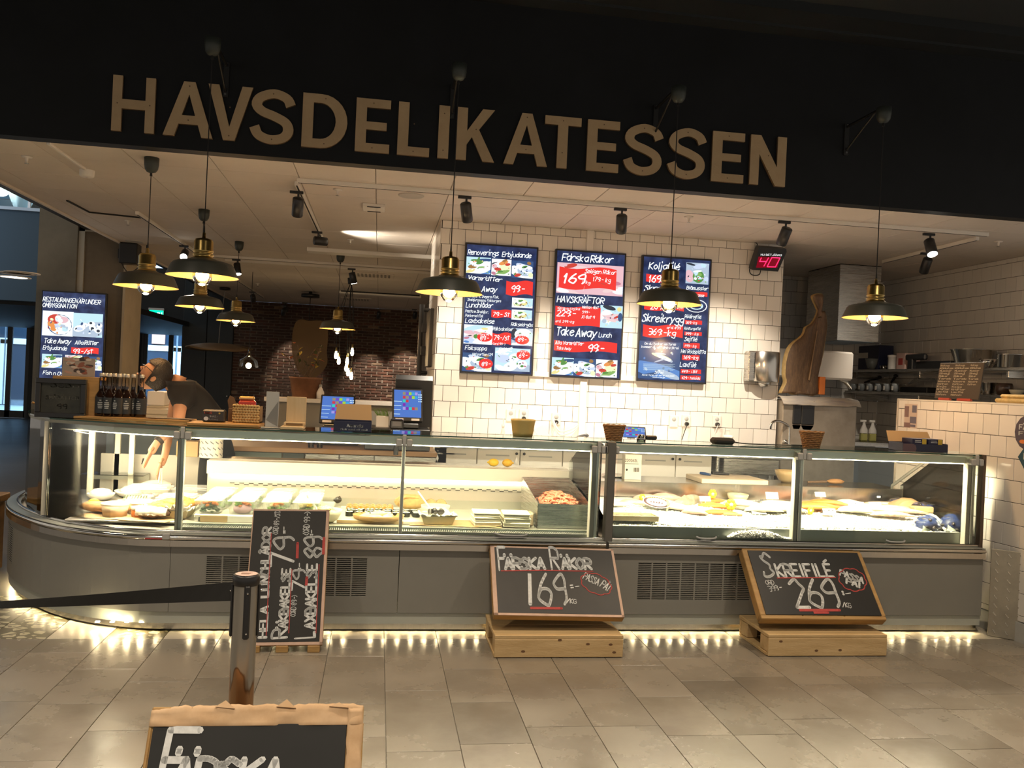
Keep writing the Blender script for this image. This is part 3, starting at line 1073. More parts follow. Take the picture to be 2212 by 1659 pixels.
# light inside the cases
def case_lamp(x0, x1, y, z, p):
 light('AREA', 'case_lamp', ((x0+x1)/2, y, z), p, (1, .80, .56), x1-x0, ((x0+x1)/2, y+.14, .6), size_y=.06)
case_lamp(XA+.05, XCc-.1, 5.70, 1.155, 26)
case_lamp(XCc+.1, XE-.1, 5.70, 1.155, 46)
case_lamp(-1.95, -1.25, 5.86, 1.155, 17)
light('AREA', 'case_lamp', (-2.0, 6.6, 1.15), 12, (1, .80, .56), .5, (-2.0, 6.6, .6), size_y=.5)
# diamond plate corner guard on the partition
M_dia = mat('diamond_plate', (.42, .38, .30), .35, metal=.7, var=.15, vscale=5)
g = G()
gx0, gx1, gy = PY(2122, 1200, 5.5).x+.02, PY(2182, 1200, 5.35).x, 5.46
dp = thing('corner_guard', 'diamond plate corner guard at the foot of the tiled partition', 'corner guard', (4.4, 5.45, ZF))
c0 = V((4.30, 5.49, 0)); c1 = V((4.47, 5.33, 0))
tt = (c1-c0).normalized(); nn = V((tt.y, -tt.x, 0))
Lg = (c1-c0).length
PG = plane_m(c0, tt, (0, 0, 1))
G().rbox(0, Lg, ZF+.002, .585, -.012, 0, .003).xf(PG).obj('plate', M_dia, dp)
g = G()
for r_ in range(10):
 for q in range(3):
  b_ = G().rbox(-.018, .018, -.005, .005, -.001, .003, .002).xf(RZ(-52))
  g.merge(b_, PG @ TR(.04+.075*q, .01+.06*r_, 0))
g.obj('tread_lugs', mat('lug_bright', (.62, .58, .50), .25, metal=.8), dp)
# ================================================================== LAMPS AND CEILING FITTINGS
M_shade = mat('shade_grey_green', (.050, .052, .042), .45)
M_gold = mat('shade_gold_inside', (.62, .42, .16), .35, metal=.6)
M_brass = mat('aged_brass', (.50, .36, .13), .3, metal=1, var=.12, vscale=20)
M_bulb = emit('warm_bulb', (1, .62, .26), 26)
M_bulb2 = emit('filament_bulb', (1, .70, .36), 22)
M_cup = mat('cup_green_grey', (.035, .042, .036), .5)
M_cord = mat('black_cord', (.008, .008, .008), .7)
M_bglass = thinglass('bulb_glass', (1, .93, .8), .02)
R0 = .228
sh_prof = [(R0, 0), (R0*.985, .006), (R0*.86, .072), (R0*.80, .088), (R0*.62, .100), (R0*.40, .110), (.075, .118), (.055, .120)]
shade_me = G().lathe(sh_prof, 40).mesh('shade', M_shade)
inner_me = G().lathe([(R0-.003, .002), (R0*.845, .069), (R0*.78, .083), (R0*.6, .095), (.06, .112)], 40).mesh('shade_lining', M_gold)
sock_me = G().lathe([(.075, .117), (.062, .128), (.060, .138), (.066, .140), (.066, .146), (.058, .150), (.058, .158), (.064, .160), (.064, .168), (.061, .172), (.061, .228), (.052, .244), (.030, .250), (.012, .252), (.010, .285), (.004, .290), (.004, .30)], 24).mesh('socket', M_brass)
bulb_me = G().ball((0, 0, .018), .046, 16, 10).cone((0, 0, .05), (0, 0, .11), .03, .022, 12).mesh('filament', M_bulb)
globe_me = G().lathe([(.02, .10), (.03, .075), (.052, .045), (.062, .015), (.058, -.018), (.038, -.046), (.012, -.058), (0, -.0595)], 24).mesh('bulb', M_bglass)
cup_prof = [(.0, -.115), (.012, -.112), (.032, -.105), (.046, -.085), (.052, -.05), (.053, 0), (0, .001)]
def pendant(label, pos, ztop, cup_z, group, k=1.0, power=9, bracket=None):
 root = thing('pendant_lamp', label, 'lamp', pos, group, world=False)
 for nm, me in (('shade', shade_me), ('shade_lining', inner_me), ('socket', sock_me), ('bulb', globe_me)):
  o = link(nm, me, root)
  if nm == 'bulb':
   link('filament', bulb_me, o)
 L_ = cup_z-pos[2]
 G().cone((0, 0, .29), (0, 0, L_-.11), .0035, n=6).cone((0, 0, L_-.135), (0, 0, L_-.10), .010, .006, 8).cone((0, 0, .29), (0, 0, .33), .006, .004, 8).obj('cord', M_cord, root)
 G().lathe([(r, z+L_) for r, z in cup_prof], 20).obj('ceiling_cup', M_cup, root)
 light('POINT', 'pendant_glow', V(pos)+V((0, 0, -.075)), power, (1, .62, .30), .05)
 return root
YL = 5.88
for lab, (px, py), (bx, by), (cx, cy) in (
  ('brass topped grey pendant lamp over the corner counter, hung from the sign fascia before the letter V', (437, 598), (489, 150), (459, 95)),
  ('brass topped grey pendant lamp hung from the fascia, before the left menu screen', (970, 634), (973, 200), (987, 150)),
  ('brass topped grey pendant lamp hung from the fascia, before the third menu screen', (1445, 658), (1415, 245), (1467, 200)),
  ('brass topped grey pendant lamp hung from the fascia, before the steel extractor hood', (1889, 687), (1822, 285), (1912, 245))):
 p = PY(px, py, YL)
 q = PY(cx, cy, YL)
 zc = min(4.3, PY(cx, cy-12, YL).z)
 pendant(lab, (p.x, YL, p.z), 0, zc, 'pendant lamps over the counter', power=10)
 b = thing('wall_bracket', lab.replace('brass topped grey pendant lamp', 'black steel wall bracket').split(',')[0].replace('hung from', 'bolted to')+' '+{437: 'above the letters AV', 970: 'above the letters LI', 1445: 'above the letters SS', 1889: 'right of the sign letters'}[px], 'bracket', (p.x, 6.39, zc), 'wall brackets on the fascia')
 G().rbox(p.x-.02, p.x+.02, 6.385, 6.399, zc-.22, zc+.03, .003).cone((p.x, 6.38, zc+.005), (p.x, YL, zc+.005), .011, n=8).cone((p.x, 6.385, zc-.18), (p.x, YL+.12, zc), .008, n=8).obj('arm', M_blackm, b)
 for dz in (-.2, .015):
  G().cone((p.x, 6.386, zc+dz), (p.x, 6.378, zc+dz), .008, n=8).obj('bolt', M_chrome, b)
for lab, (cx, cy), (px, py), pw in (
  ('brass topped grey pendant lamp on the pale ceiling, leftmost of the lamps', (328, 341), (318, 620), 9),
  ('brass topped grey pendant lamp seen right below the front lamp over the corner counter', (441, 453), (435, 664), 9),
  ('small looking grey pendant lamp in front of the dark panelled wall', (517, 522), (511, 694), 9),
  ('grey pendant lamp in front of the dining room brick wall and drawn board', (736, 548), (730, 711), 9)):
 c = PZ(cx, cy, ZC)
 p = PY(px, py, c.y)
 pendant(lab, (c.x, c.y, p.z), 0, ZC, 'pendant lamps on the shop ceiling', power=pw)
# ---- lighting tracks with black spot heads
def track(label, p0, p1, w=.036, m=M_white):
 d = (V(p1)-V(p0)); L_ = d.length; a = atan2(d.y, d.x)
 root = thing('light_track', label, 'light track', p0, 'lighting tracks on the shop ceiling', world=False)
 root.rotation_euler = (0, 0, a)
 G().rbox(0, L_, -w/2, w/2, -.035, 0, .003).obj('rail', m, root)
 G().box(.01, L_-.01, -.006, .006, -.0365, -.034).obj('groove', M_slot, root)
 return root
T1 = 7.06
track('white lighting track running along the front of the shop ceiling', (-.72, T1, ZC), (5.35, T1, ZC))
track('white lighting track running into the shop above the long counter', (-.73, 7.16, ZC), (-.71, 10.4, ZC))
tl0, tl1 = PZ(296, 456, ZC), PZ(577, 646, ZC)
track('white lighting track near the left ceiling edge', (tl0.x, tl0.y, ZC), (tl0.x+.02, tl1.y-.6, ZC))
tr0, tr1 = PZ(2112, 511, ZC), PZ(1908, 562, ZC)
track('white lighting track near the kitchen wall', (tr0.x, tr0.y, ZC), (tr1.x, tr1.y, ZC))
tb0, tb1 = PZ(460, 550, ZC), PZ(930, 588, ZC)
track('pale lighting track across the dining room ceiling', (tb0.x, tb0.y, ZC), (tb1.x, tb0.y, ZC))
spot_hd = G().lathe([(0, 0), (.040, 0), (.046, .006), (.047, .15), (.040, .156)], 20).cone((0, 0, .03), (0, 0, .031), .01).mesh('head', M_blackp)
spot_lens = G().lathe([(0, .1585), (.041, .1585)], 20).mesh('lens', mat('spot_lens_dark', (.08, .08, .08), .1))
spot_lit = G().lathe([(0, .1585), (.042, .1585)], 20).mesh('lens', emit('spot_lens_lit', (1, .93, .8), 14))
def spot(label, px, py, aim, lit=False, power=0, z0=ZC-.037, ang=50, blend=.6, y=None, long=1):
 c = PZ(px, py, z0) if y is None else PY(px, py, y)
 root = thing('track_spotlight', label, 'spotlight', c, 'black track spotlights', world=False)
 G().rbox(-.07, .04, -.014, .014, -.022, 0, .003).cone((0, 0, -.02), (0, 0, -.075), .009, n=8).rbox(-.016, .016, -.016, .016, -.095, -.06, .003).obj('adapter', M_blackp, root)
 hd = link('head', spot_hd, root)
 d = (V(aim)-V(c)-V((0, 0, -.1))).normalized()
 hd.rotation_euler = d.to_track_quat('Z', 'Y').to_euler()
 hd.location = V((0, 0, -.10))-d*.045
 hd.scale = (1, 1, long)
 link('lens', spot_lit if lit else spot_lens, hd)
 if power:
  light('SPOT', 'track_beam', V(c)+V((0, 0, -.1))+d*.14*long, power, (1, .87, .70), .035, aim, ang, blend)
 return c
spot('black spotlight on the front track, over the left menu screen', 1008, 424, (1.1, 8.4, 1.05), power=95, ang=88, blend=.75)
spot('black spotlight on the front track, over the gap between second and third menu screens', 1344, 450, (2.3, 8.4, 1.0), power=95, ang=88, blend=.75)
spot('black spotlight on the front track, above the red number display', 1698, 478, (3.2, 8.4, 1.0), power=95, ang=88, blend=.75)
spot('lit black spotlight on the front track, over the tiled partition', 2010, 504, (4.6, 5.9, 1.0), lit=True, power=60, ang=70)
spot('black spotlight hanging from the inward track, nearer the sign', 645, 413, (-.9, 8.6, 0.9), power=0)
spot('short black spotlight at the far end of the inward track, by the bright ceiling patch', 688, 500, (.6, 9.9, 3.0), power=45, ang=85, blend=.8, long=.9)
spot('lit spotlight on the left track, beside the big brass topped lamp', 400, 530, (-2.1, 7.5, .9), lit=True, power=40)
spot('lit spotlight on the dining room track, above the leftmost far pendant', 513, 560, (-1.5, 11.5, .5), lit=True, power=30)
spot('lit spotlight on the dining room track, left of the tiled corner', 762, 580, (.2, 13, .5), lit=True, power=30)
spot('black spotlight by the kitchen wall, under the lit one', 2003, 546, (5.6, 9.5, .8), power=30, ang=80)
spot('black spotlight on the ceiling just before the brick wall, left end', 614, 660, (-2.4, 19.5, 1), y=17.2)
spot('black spotlight on the brick wall above the drawn chalk board', 617, 653, (-1.9, 20, 1.5), power=50, y=19.0)
spot('black spotlight on the brick wall between the board and the pipe frame', 819, 668, (-.3, 20, 1), power=90, y=19.0)
spot('black spotlight on the brick wall beside the pipe frame', 897, 668, (.55, 20, 1.2), power=110, y=19.0)
spot('black spotlight behind the far pendants, half hidden', 547, 630, (-2.3, 19.5, 1), y=16)
# ---- smaller ceiling fittings
def ceil_item(nm, label, cat, px, py, build, group=None):
 c = PZ(px, py, ZC)
 r = thing(nm, label, cat, c, group, world=False)
 build(r)
 return r
def sprink(r):
 G().lathe([(0, 0), (.04, -.001), (.035, -.008), (.012, -.012), (.01, -.03), (.006, -.045), (0, -.046)], 14).obj('rosette', M_white, r)
 G().lathe([(.0, -.05), (.017, -.051), (.017, -.053), (0, -.054)], 10).obj('deflector', M_chrome, r)
for px, py, l in ((730, 409, 'over the inward track'), (757, 517, 'in the bright ceiling patch'), (1488, 468, 'beside the cord of the third pendant'), (2157, 521, 'near the kitchen wall'), (58, 338, 'at the left edge under the fascia'), (277, 476, 'beside the left lighting track'), (557, 612, 'in the dining room ceiling')):
 ceil_item('sprinkler_head', 'small white sprinkler head '+l, 'sprinkler', px, py, sprink, 'sprinkler heads')
def spk(r):
 G().lathe([(0, -.004), (.085, -.004), (.10, -.010), (.108, -.006), (.11, 0)], 28).obj('grille', mat('speaker_grille', (.5, .47, .43), .7), r)
ceil_item('ceiling_speaker', 'round pale ceiling speaker right of the inward track', 'speaker', 888, 422, spk)
ceil_item('ceiling_speaker', 'round pale ceiling speaker in the dining room ceiling', 'speaker', 697, 576, spk)
ceil_item('ceiling_speaker', 'round grey speaker disc at the left ceiling edge by the pillar', 'speaker', 291, 521, spk)
def det(r):
 G().lathe([(0, -.055), (.045, -.055), (.055, -.045), (.058, 0)], 24).obj('body', M_white, r)
 G().lathe([(0, -.056), (.01, -.056)], 10).obj('sensor', M_greyp, r)
ceil_item('smoke_detector', 'white smoke detector with a surface conduit on the left ceiling', 'detector', 188, 368, det)
c = PZ(188, 366, ZC); e = PZ(90, 302, ZC)
single(G().rbox(c.x-.012, c.x+.012, e.y+.05, c.y-.05, ZC-.018, ZC, .003), 'conduit', M_white, 'white conduit running along the ceiling to the smoke detector', 'conduit')
def cass(r):
 G().rbox(-.10, .10, -.12, .12, -.03, 0, .004).obj('body', M_white, r)
 for q in (-.11, .11):
  G().rbox(-.06, .06, q-.012, q+.012, -.034, -.03, .001).obj('slot', M_slot, r)
ceil_item('air_sensor', 'white square air sensor box on the ceiling', 'sensor', 808, 445, cass)
def vent(r):
 b = G().rbox(-.3, .3, -.28, .28, -.012, 0, .003).obj('frame', M_ceil, r)
 for j in range(6):
  for i in range(8):
   pass
 g = G()
 for i in range(9):
  g.rbox(-.25+.058*i, -.25+.058*i+.03, -.2, .2, -.016, -.012, .001)
 g.obj('diffuser', mat('diffuser_grey', (.32, .29, .25), .7), r)
ceil_item('air_vent', 'square air diffuser in the dining room ceiling, nearer of two', 'vent', 808, 594, vent, 'ceiling vents')
ceil_item('air_vent', 'square air diffuser in the dining room ceiling, close to the brick wall', 'vent', 770, 646, vent, 'ceiling vents')
def strip(r):
 G().rbox(-.75, .75, -.12, .12, -.05, 0, .006).obj('housing', M_white, r)
 G().rbox(-.72, .72, -.15, -.125, -.02, 0, .002).obj('shadow_gap', M_slot, r)
ceil_item('strip_luminaire', 'long switched off strip light in the dining room ceiling', 'ceiling light', 822, 634, strip)
single(G().tube(smooth([(PZ(145, 432, ZC).x, PZ(145, 432, ZC).y, ZC-.004), (PZ(193, 457, ZC).x, PZ(193, 457, ZC).y, ZC-.004), (PZ(305, 469, ZC).x, PZ(305, 469, ZC).y, ZC-.004)], 1), .012, 6), 'ceiling_cable', M_cord, 'black cable bent along the left ceiling boards', 'cable')
# ---- dining room hanging things
c = PZ(477, 620, ZC)
p = PY(472, 753, c.y)
r = thing('driftwood_lamp', 'wavy flat wooden pendant lamp with one bare bulb before the dark wall', 'lamp', (p.x, c.y, p.z))
def wavy(u, v):
 a = 2*pi*u
 rr = (.60+.06*sin(3*a))*v
 return (p.x+rr*cos(a), c.y+.6*rr*sin(a), p.z+.10*(1-v*v)+.035*v*sin(2*a+.6))
G().shell(wavy, 28, 6, .02).obj('shade', wood('driftwood', (.30, .20, .11), (.20, .13, .07)), r)
G().ball((p.x, c.y, p.z+.02), .05, 12, 8).obj('bulb', M_bulb2, r)
G().tube(smooth([(p.x, c.y, p.z+.1), (p.x+.01, c.y, p.z+.4), (p.x+.05, c.y, ZC-.3), (p.x+.07, c.y, ZC-.05)], 4), .007, 6).obj('cord', mat('grey_cord', (.25, .25, .25), .6), r)
G().lathe([(0, -.06), (.1, -.05), (.1, -.01), (0, 0)], 18, (p.x+.07, c.y, ZC)).obj('ceiling_cup', M_blackm, r)
c = PZ(671, 630, ZC)
yb = c.y
r = thing('hanging_panel', 'shield shaped translucent brown panel hanging before the drawn chalk board', 'hanging panel', PY(668, 815, yb))
out = [(652, 690), (668, 693), (690, 692), (706, 700), (709, 725), (706, 760), (707, 785), (692, 808), (672, 818), (655, 812), (642, 798), (633, 772), (630, 745), (633, 712), (640, 695)]
pts = [PY(a, b, yb) for a, b in out]
vs = smooth(pts, 3, True)
n_ = len(vs)
g = G()
g.add(vs+[q+V((0, .03, 0)) for q in vs], [tuple(range(n_)), tuple(range(2*n_-1, n_-1, -1))]+[(k, (k+1) % n_, n_+(k+1) % n_, n_+k) for k in range(n_)])
g.obj('panel', film('brown_gauze', (.22, .13, .05), .72, .7), r)
G().cone(PY(668, 692, yb), (c.x, yb, ZC-.05), .008, n=6).obj('cord', M_cord, r)
G().lathe([(0, -.12), (.17, -.11), (.17, -.05), (.03, -.04), (.03, 0)], 18, (c.x, yb, ZC)).obj('ceiling_cup', M_blackm, r)
fb = [(726, 765, 'top left'), (732, 777, 'left, lower'), (750, 778, 'middle'), (748, 792, 'middle, lower'), (761, 758, 'top right'), (759, 810, 'bottom'), (752, 802, 'small one in the middle')]
yq = 13.5
ct = PY(757, 652, yq)
r0 = thing('bulb_cluster_hook', 'black ceiling hook from which the bare filament bulbs hang', 'hook', (ct.x, yq, ZC))
G().lathe([(0, -.16), (.05, -.15), (.06, -.06), (.01, -.05), (.01, 0)], 14, (ct.x, yq, ZC)).obj('cup', M_blackm, r0)
for px, py, l in fb:
 q = PY(px, py, yq)
 r = thing('filament_bulb', 'bare glowing filament bulb before the brick wall, '+l+' of the cluster', 'bulb', q, 'bare bulbs before the brick wall')
 G().lathe([(.0, -.075), (.016, -.07), (.026, -.04), (.024, -.01), (.014, .035), (.012, .05)], 14, q).obj('glass', M_bulb2, r)
 G().lathe([(.014, .045), (.016, .10), (0, .105)], 10, q).obj('cap', M_brass, r)
 G().tube(smooth([q+V((0, 0, .1)), q+V((.0, 0, .5)), (ct.x+(q.x-ct.x)*.5, yq, ZC-.35), (ct.x, yq, ZC-.12)], 4), .005, 5).obj('cord', M_cord, r)
q = PY(537, 790, 14)
r = thing('glass_pendant', 'small clear glass pendant with a glowing bulb before the brick wall', 'lamp', q)
G().ball(q, .045, 12, 8).obj('bulb', M_bulb2, r)
G().lathe([(.15, -.02), (.14, .08), (.05, .14), (.03, .17), (.012, .28)], 20, q).obj('shade', M_bglass, r)
G().cone(q+V((0, 0, .28)), (q.x, 14, ZC), .005, n=6).obj('cord', M_cord, r)
# pipe frame with the screen seen edge on, beside the tiled corner
q0, q1 = PY(912, 655, 9.7), PY(908, 868, 9.7)
r = thing('pipe_screen_stand', 'black pipe frame carrying a menu screen seen edge on, beside the tiled corner', 'screen stand', (q0.x, 9.7, .9))
G().cone((q0.x, 9.7, .9), (q0.x, 9.7, 2.42), .03, n=10).cone((q0.x, 9.7, 2.36), (.55, 9.7, 2.36), .022, n=10).cone((q0.x, 9.7, 1.66), (.55, 9.7, 1.66), .022, n=10).obj('pipe', M_blackm, r)
x = PY(927, 730, 9.4).x
G().rbox(x-.03, x+.03, 8.9, 9.55, 1.72, 2.32, .008).obj('screen_body', M_blackp, r)
G().rbox(q0.x, x, 9.5, 9.56, 1.85, 1.95, .004).rbox(q0.x, x, 9.5, 9.56, 2.1, 2.2, .004).obj('mount', M_blackm, r)
# loudspeaker on the pillar
q = PY(283, 549, 11.6)
r = thing('loudspeaker', 'black loudspeaker mounted high on the concrete pillar', 'speaker', q)
G().rbox(q.x-.12, q.x+.10, 11.50, 11.70, q.z-.13, q.z+.13, .012).obj('cabinet', M_blackp, r)
G().rbox(q.x-.16, q.x-.12, 11.6, 11.75, q.z-.06, q.z+.06, .005).obj('bracket', M_blackm, r)
G().tube(smooth([q+V((-.1, -.05, -.12)), q+V((0, -.05, -.24)), q+V((.14, .02, -.1)), q+V((.17, .05, .1)), q+V((.17, .05, .28))], 5), .006, 6).obj('cable', M_cord, r)
# illuminated exit signs
for px, py, yy, l in ((338, 678, YS-.05, 'above the glass street doors behind the man'), (66, 662, YS-.05, 'beside the concrete pillar, partly hidden')):
 q = PY(px, py, yy)
 r = thing('exit_sign', 'green lit exit sign '+l, 'exit sign', q)
 G().rbox(q.x-.21, q.x+.21, yy-.06, yy+.02, q.z+.10, q.z+.16, .005).rbox(q.x-.2, q.x+.2, yy-.02, yy+.01, q.z-.2, q.z+.1, .004).obj('case', mat('exit_case', (.7, .7, .68), .5), r)
 G().box(q.x-.19, q.x+.19, yy-.03, yy-.02, q.z-.19, q.z+.1).obj('face', emit('exit_green', (.0, .55, .32), 1.1), r)
 g = G()
 M = plane_m((q.x, yy-.034, q.z-.1), (1, 0, 0), (0, 0, 1))
 g.box(0, 0, 0, 0, 0, 0) if False else None
 for a in (-.12, .03):
  g.flat([(a, 0), (a+.07, 0), (a+.07, .14), (a, .14)], 0, 0, M)
 g.flat([(-.03, .06), (.0, .1), (0, .08), (.02, .08), (.02, .04), (0, .04), (0, .02)], 0, 0, M)
 g.flat([(.12, .0), (.135, .0), (.155, .06), (.17, 0), (.18, .0), (.165, .09), (.14, .11), (.12, .07)], 0, 0, M)
 g.flat([(.15+.016*cos(pi*k/4), .13+.016*sin(pi*k/4)) for k in range(8)], 0, 0, M)
 g.obj('pictogram', emit('exit_white', (.75, 1, .95), 1.6), r)
q = PY(30, 598, 22)
for k, (px, py) in enumerate(((30, 598), (36, 590), (48, 589))):
 q = PZ(px, py, 2.5)
 r = thing('downlight', ('glowing' if k == 0 else ('unlit near' if k == 1 else 'unlit far'))+' recessed downlight in the dark passage ceiling at the left', 'downlight', q, 'passage downlights')
 G().lathe([(0, -.004), (.13, -.004), (.14, 0)], 20, q).obj('lens', emit('downlight_lit', (1, .95, .85), 3) if k == 0 else mat('downlight_off', (.3, .3, .28), .4), r)
 G().lathe([(.14, -.008), (.17, -.008), (.17, 0)], 20, q).obj('ring', M_white, r)
# ---- upper storey behind the window: garment and table
q = PY(50, 425, 16.2)
g = G()
def cloth(u, v):
 wdt = .30+.15*sin(pi*v)-.1*v
 return (q.x+(u-.5)*2*wdt*(1.2-v*.9)*.8, 16.2+.06*sin(9*u+3*v), q.z+.45-v*.95+.08*sin(7*u))
g.shell(cloth, 12, 10, .02)
single(g, 'hanging_cloth', mat('white_cloth', (.75, .8, .82), .9), 'white cloth hanging in the upper window at the left', 'cloth')
q = PY(45, 450, 16.6)
r = thing('upper_table', 'dark table standing behind the upper window at the left', 'table', q)
G().rbox(q.x-.7, q.x+.9, 16.4, 17.2, q.z-.05, q.z+.12, .02).obj('tabletop', mat('dark_slate', (.05, .06, .07), .5), r)
for a in (-.6, .8):
 G().rbox(q.x+a-.04, q.x+a+.04, 16.5, 16.6, 4.0, q.z-.05, .01).obj('leg', MATS['dark_slate'], r)
q = PY(2, 404, 16)
single(G().ball(q, (.16, .16, .16), 16, 10), 'globe_lamp', emit('globe_white', (1, .95, .85), 3), 'glowing white globe lamp at the left edge of the upper window', 'lamp')
# ================================================================== SIGN LETTERS, MENU SCREENS, CHALK BOARDS
class Plane:
 """drawing plane M with a collector per colour; places measured marks at their real spot"""
 def __init__(s, M, crop=(0, 0, 1)):
  s.M = M; s.I = M.inverted(); s.crop = crop
  s.o = M.translation.copy(); s.n = V(M.col[2][:3])
  s.g = G(); s.mats = []
  s.k = 0
 def mi(s, m):
  if m not in s.mats:
   s.mats.append(m)
  return s.mats.index(m)
 def at(s, x, y):
  px, py = s.crop[0]+x/s.crop[2], s.crop[1]+y/s.crop[2]
  d = ray(px, py)
  q = s.I @ (EYE+d*((s.o-EYE).dot(s.n)/d.dot(s.n)))
  return V((q.x, q.y, 0))
 def poly(s, pts, m, z, sm=0):
  p = [s.at(*q) for q in pts]
  if sm:
   p = smooth(p, sm, True)
  s.g.add([s.M @ V((q.x, q.y, z)) for q in p], [tuple(range(len(p)))], mi=s.mi(m))
 def rect(s, x0, y0, x1, y1, m, z):
  # upright rectangle of the plane through two measured corners
  a, b = s.at(x0, y0), s.at(x1, y1)
  s.lrect(min(a.x, b.x), min(a.y, b.y), max(a.x, b.x), max(a.y, b.y), m, z)
  return (min(a.x, b.x), min(a.y, b.y), max(a.x, b.x), max(a.y, b.y))
 def lrect(s, x0, y0, x1, y1, m, z):
  s.g.add([s.M @ V(q) for q in ((x0, y0, z), (x1, y0, z), (x1, y1, z), (x0, y1, z))], [(0, 1, 2, 3)], mi=s.mi(m))
 def lell(s, cx, cy, rx, ry, m, z, rot=0, n=14, clip=None):
  pts = []
  for k in range(n):
   a = 2*pi*k/n
   x, y = rx*cos(a), ry*sin(a)
   x, y = cx+x*cos(rot)-y*sin(rot), cy+x*sin(rot)+y*cos(rot)
   if clip:
    x = min(max(x, clip[0]), clip[2]); y = min(max(y, clip[1]), clip[3])
   pts.append(s.M @ V((x, y, z)))
  s.g.add(pts, [tuple(range(n))], mi=s.mi(m))
 def ell(s, cx, cy, rx, ry, m, z):
  c = s.at(cx, cy); a = s.at(cx+rx, cy); b = s.at(cx, cy-ry)
  s.lell(c.x, c.y, abs(a.x-c.x), abs(b.y-c.y), m, z)
 def text(s, txt, x0, y0, x1, y1, h, m, z, **k):
  a, b = s.at(x0, y0), s.at(x1, y1)
  hh = (s.at(x0+(y0-y1)*0, y0)-s.at(x0, y0-h)).length if abs(x1-x0) > abs(y1-y0) else (s.at(x0-h, y0)-a).length
  d = (b-a); L_ = d.length
  g, w_ = letters(txt, hh, **k)
  R_ = MX.Rotation(atan2(d.y, d.x), 4, 'Z')
  s.g.merge(g, s.M @ TR(a.x, a.y, z) @ R_ @ MX.Diagonal((L_/w_, 1, 1, 1)), s.mi(m))
 def line(s, pts, w_, m, z, sm=0, closed=False):
  p = [s.at(*q) for q in pts]
  ww = (s.at(pts[0][0]+w_, pts[0][1])-p[0]).length/2
  if sm:
   p = smooth(p, sm, closed)
  if closed:
   p.append(p[0])
  for a, b in zip(p, p[1:]):
   d = (b-a).normalized(); nn = V((-d.y, d.x, 0))*ww
   s.g.add([s.M @ (q+V((0, 0, z))) for q in (a+nn, a-nn, b-nn, b+nn)], [(0, 1, 2, 3)], mi=s.mi(m))
   s.g.add([s.M @ (b+V((ww*cos(pi*k/3), ww*sin(pi*k/3), z))) for k in range(6)], [tuple(range(6))], mi=s.mi(m))
 def flag(s, x0, y0, x1, y1, m, z, amp=.10):
  """banner with waved long edges"""
  a, b = s.at(x0, y0), s.at(x1, y1)
  h = b.y-a.y
  up = [(a.x+(b.x-a.x)*t/10, a.y-abs(h)*amp*sin(2*pi*t/10)*.9-0) for t in range(11)]
  dn = [(a.x+(b.x-a.x)*t/10, b.y-abs(h)*amp*sin(2*pi*t/10)*.9) for t in range(11)]
  s.g.add([s.M @ V((x, y, z)) for x, y in up+dn[::-1]], [tuple(range(22))], mi=s.mi(m))
 def done(s, name, parent, label=None):
  return s.g.obj(name, s.mats, parent, label)
# ---- HAVSDELIKATESSEN: plywood letters on the fascia
M_ply = wood('plywood_letter', (.52, .38, .22), (.45, .32, .18), 3, (1.5, 1.5, 1.5), .6)
M_plye = mat('plywood_edge', (.16, .10, .05), .7)
sg = thing('shop_sign', 'plywood sign letters reading HAVSDELIKATESSEN on the black fascia', 'sign', (.55, 6.4, 3.22))
LX = {  # letter: left edge, right edge at baseline px
}
lets = [('H', 242, 334), ('A', 353, 460), ('V', 447, 543), ('S', 539, 635), ('D', 651, 748), ('E', 766, 840), ('L', 857, 926), ('I', 944, 967), ('K', 983, 1066), ('A', 1086, 1180), ('T', 1172, 1250), ('E', 1264, 1333), ('S', 1343, 1427), ('S', 1438, 1520), ('E', 1533, 1602), ('N', 1615, 1692)]
ZB = [(242, 282), (1690, 409)]
def ybase(px):
 return 282+(px-242)*(409-282)/(1690-242)
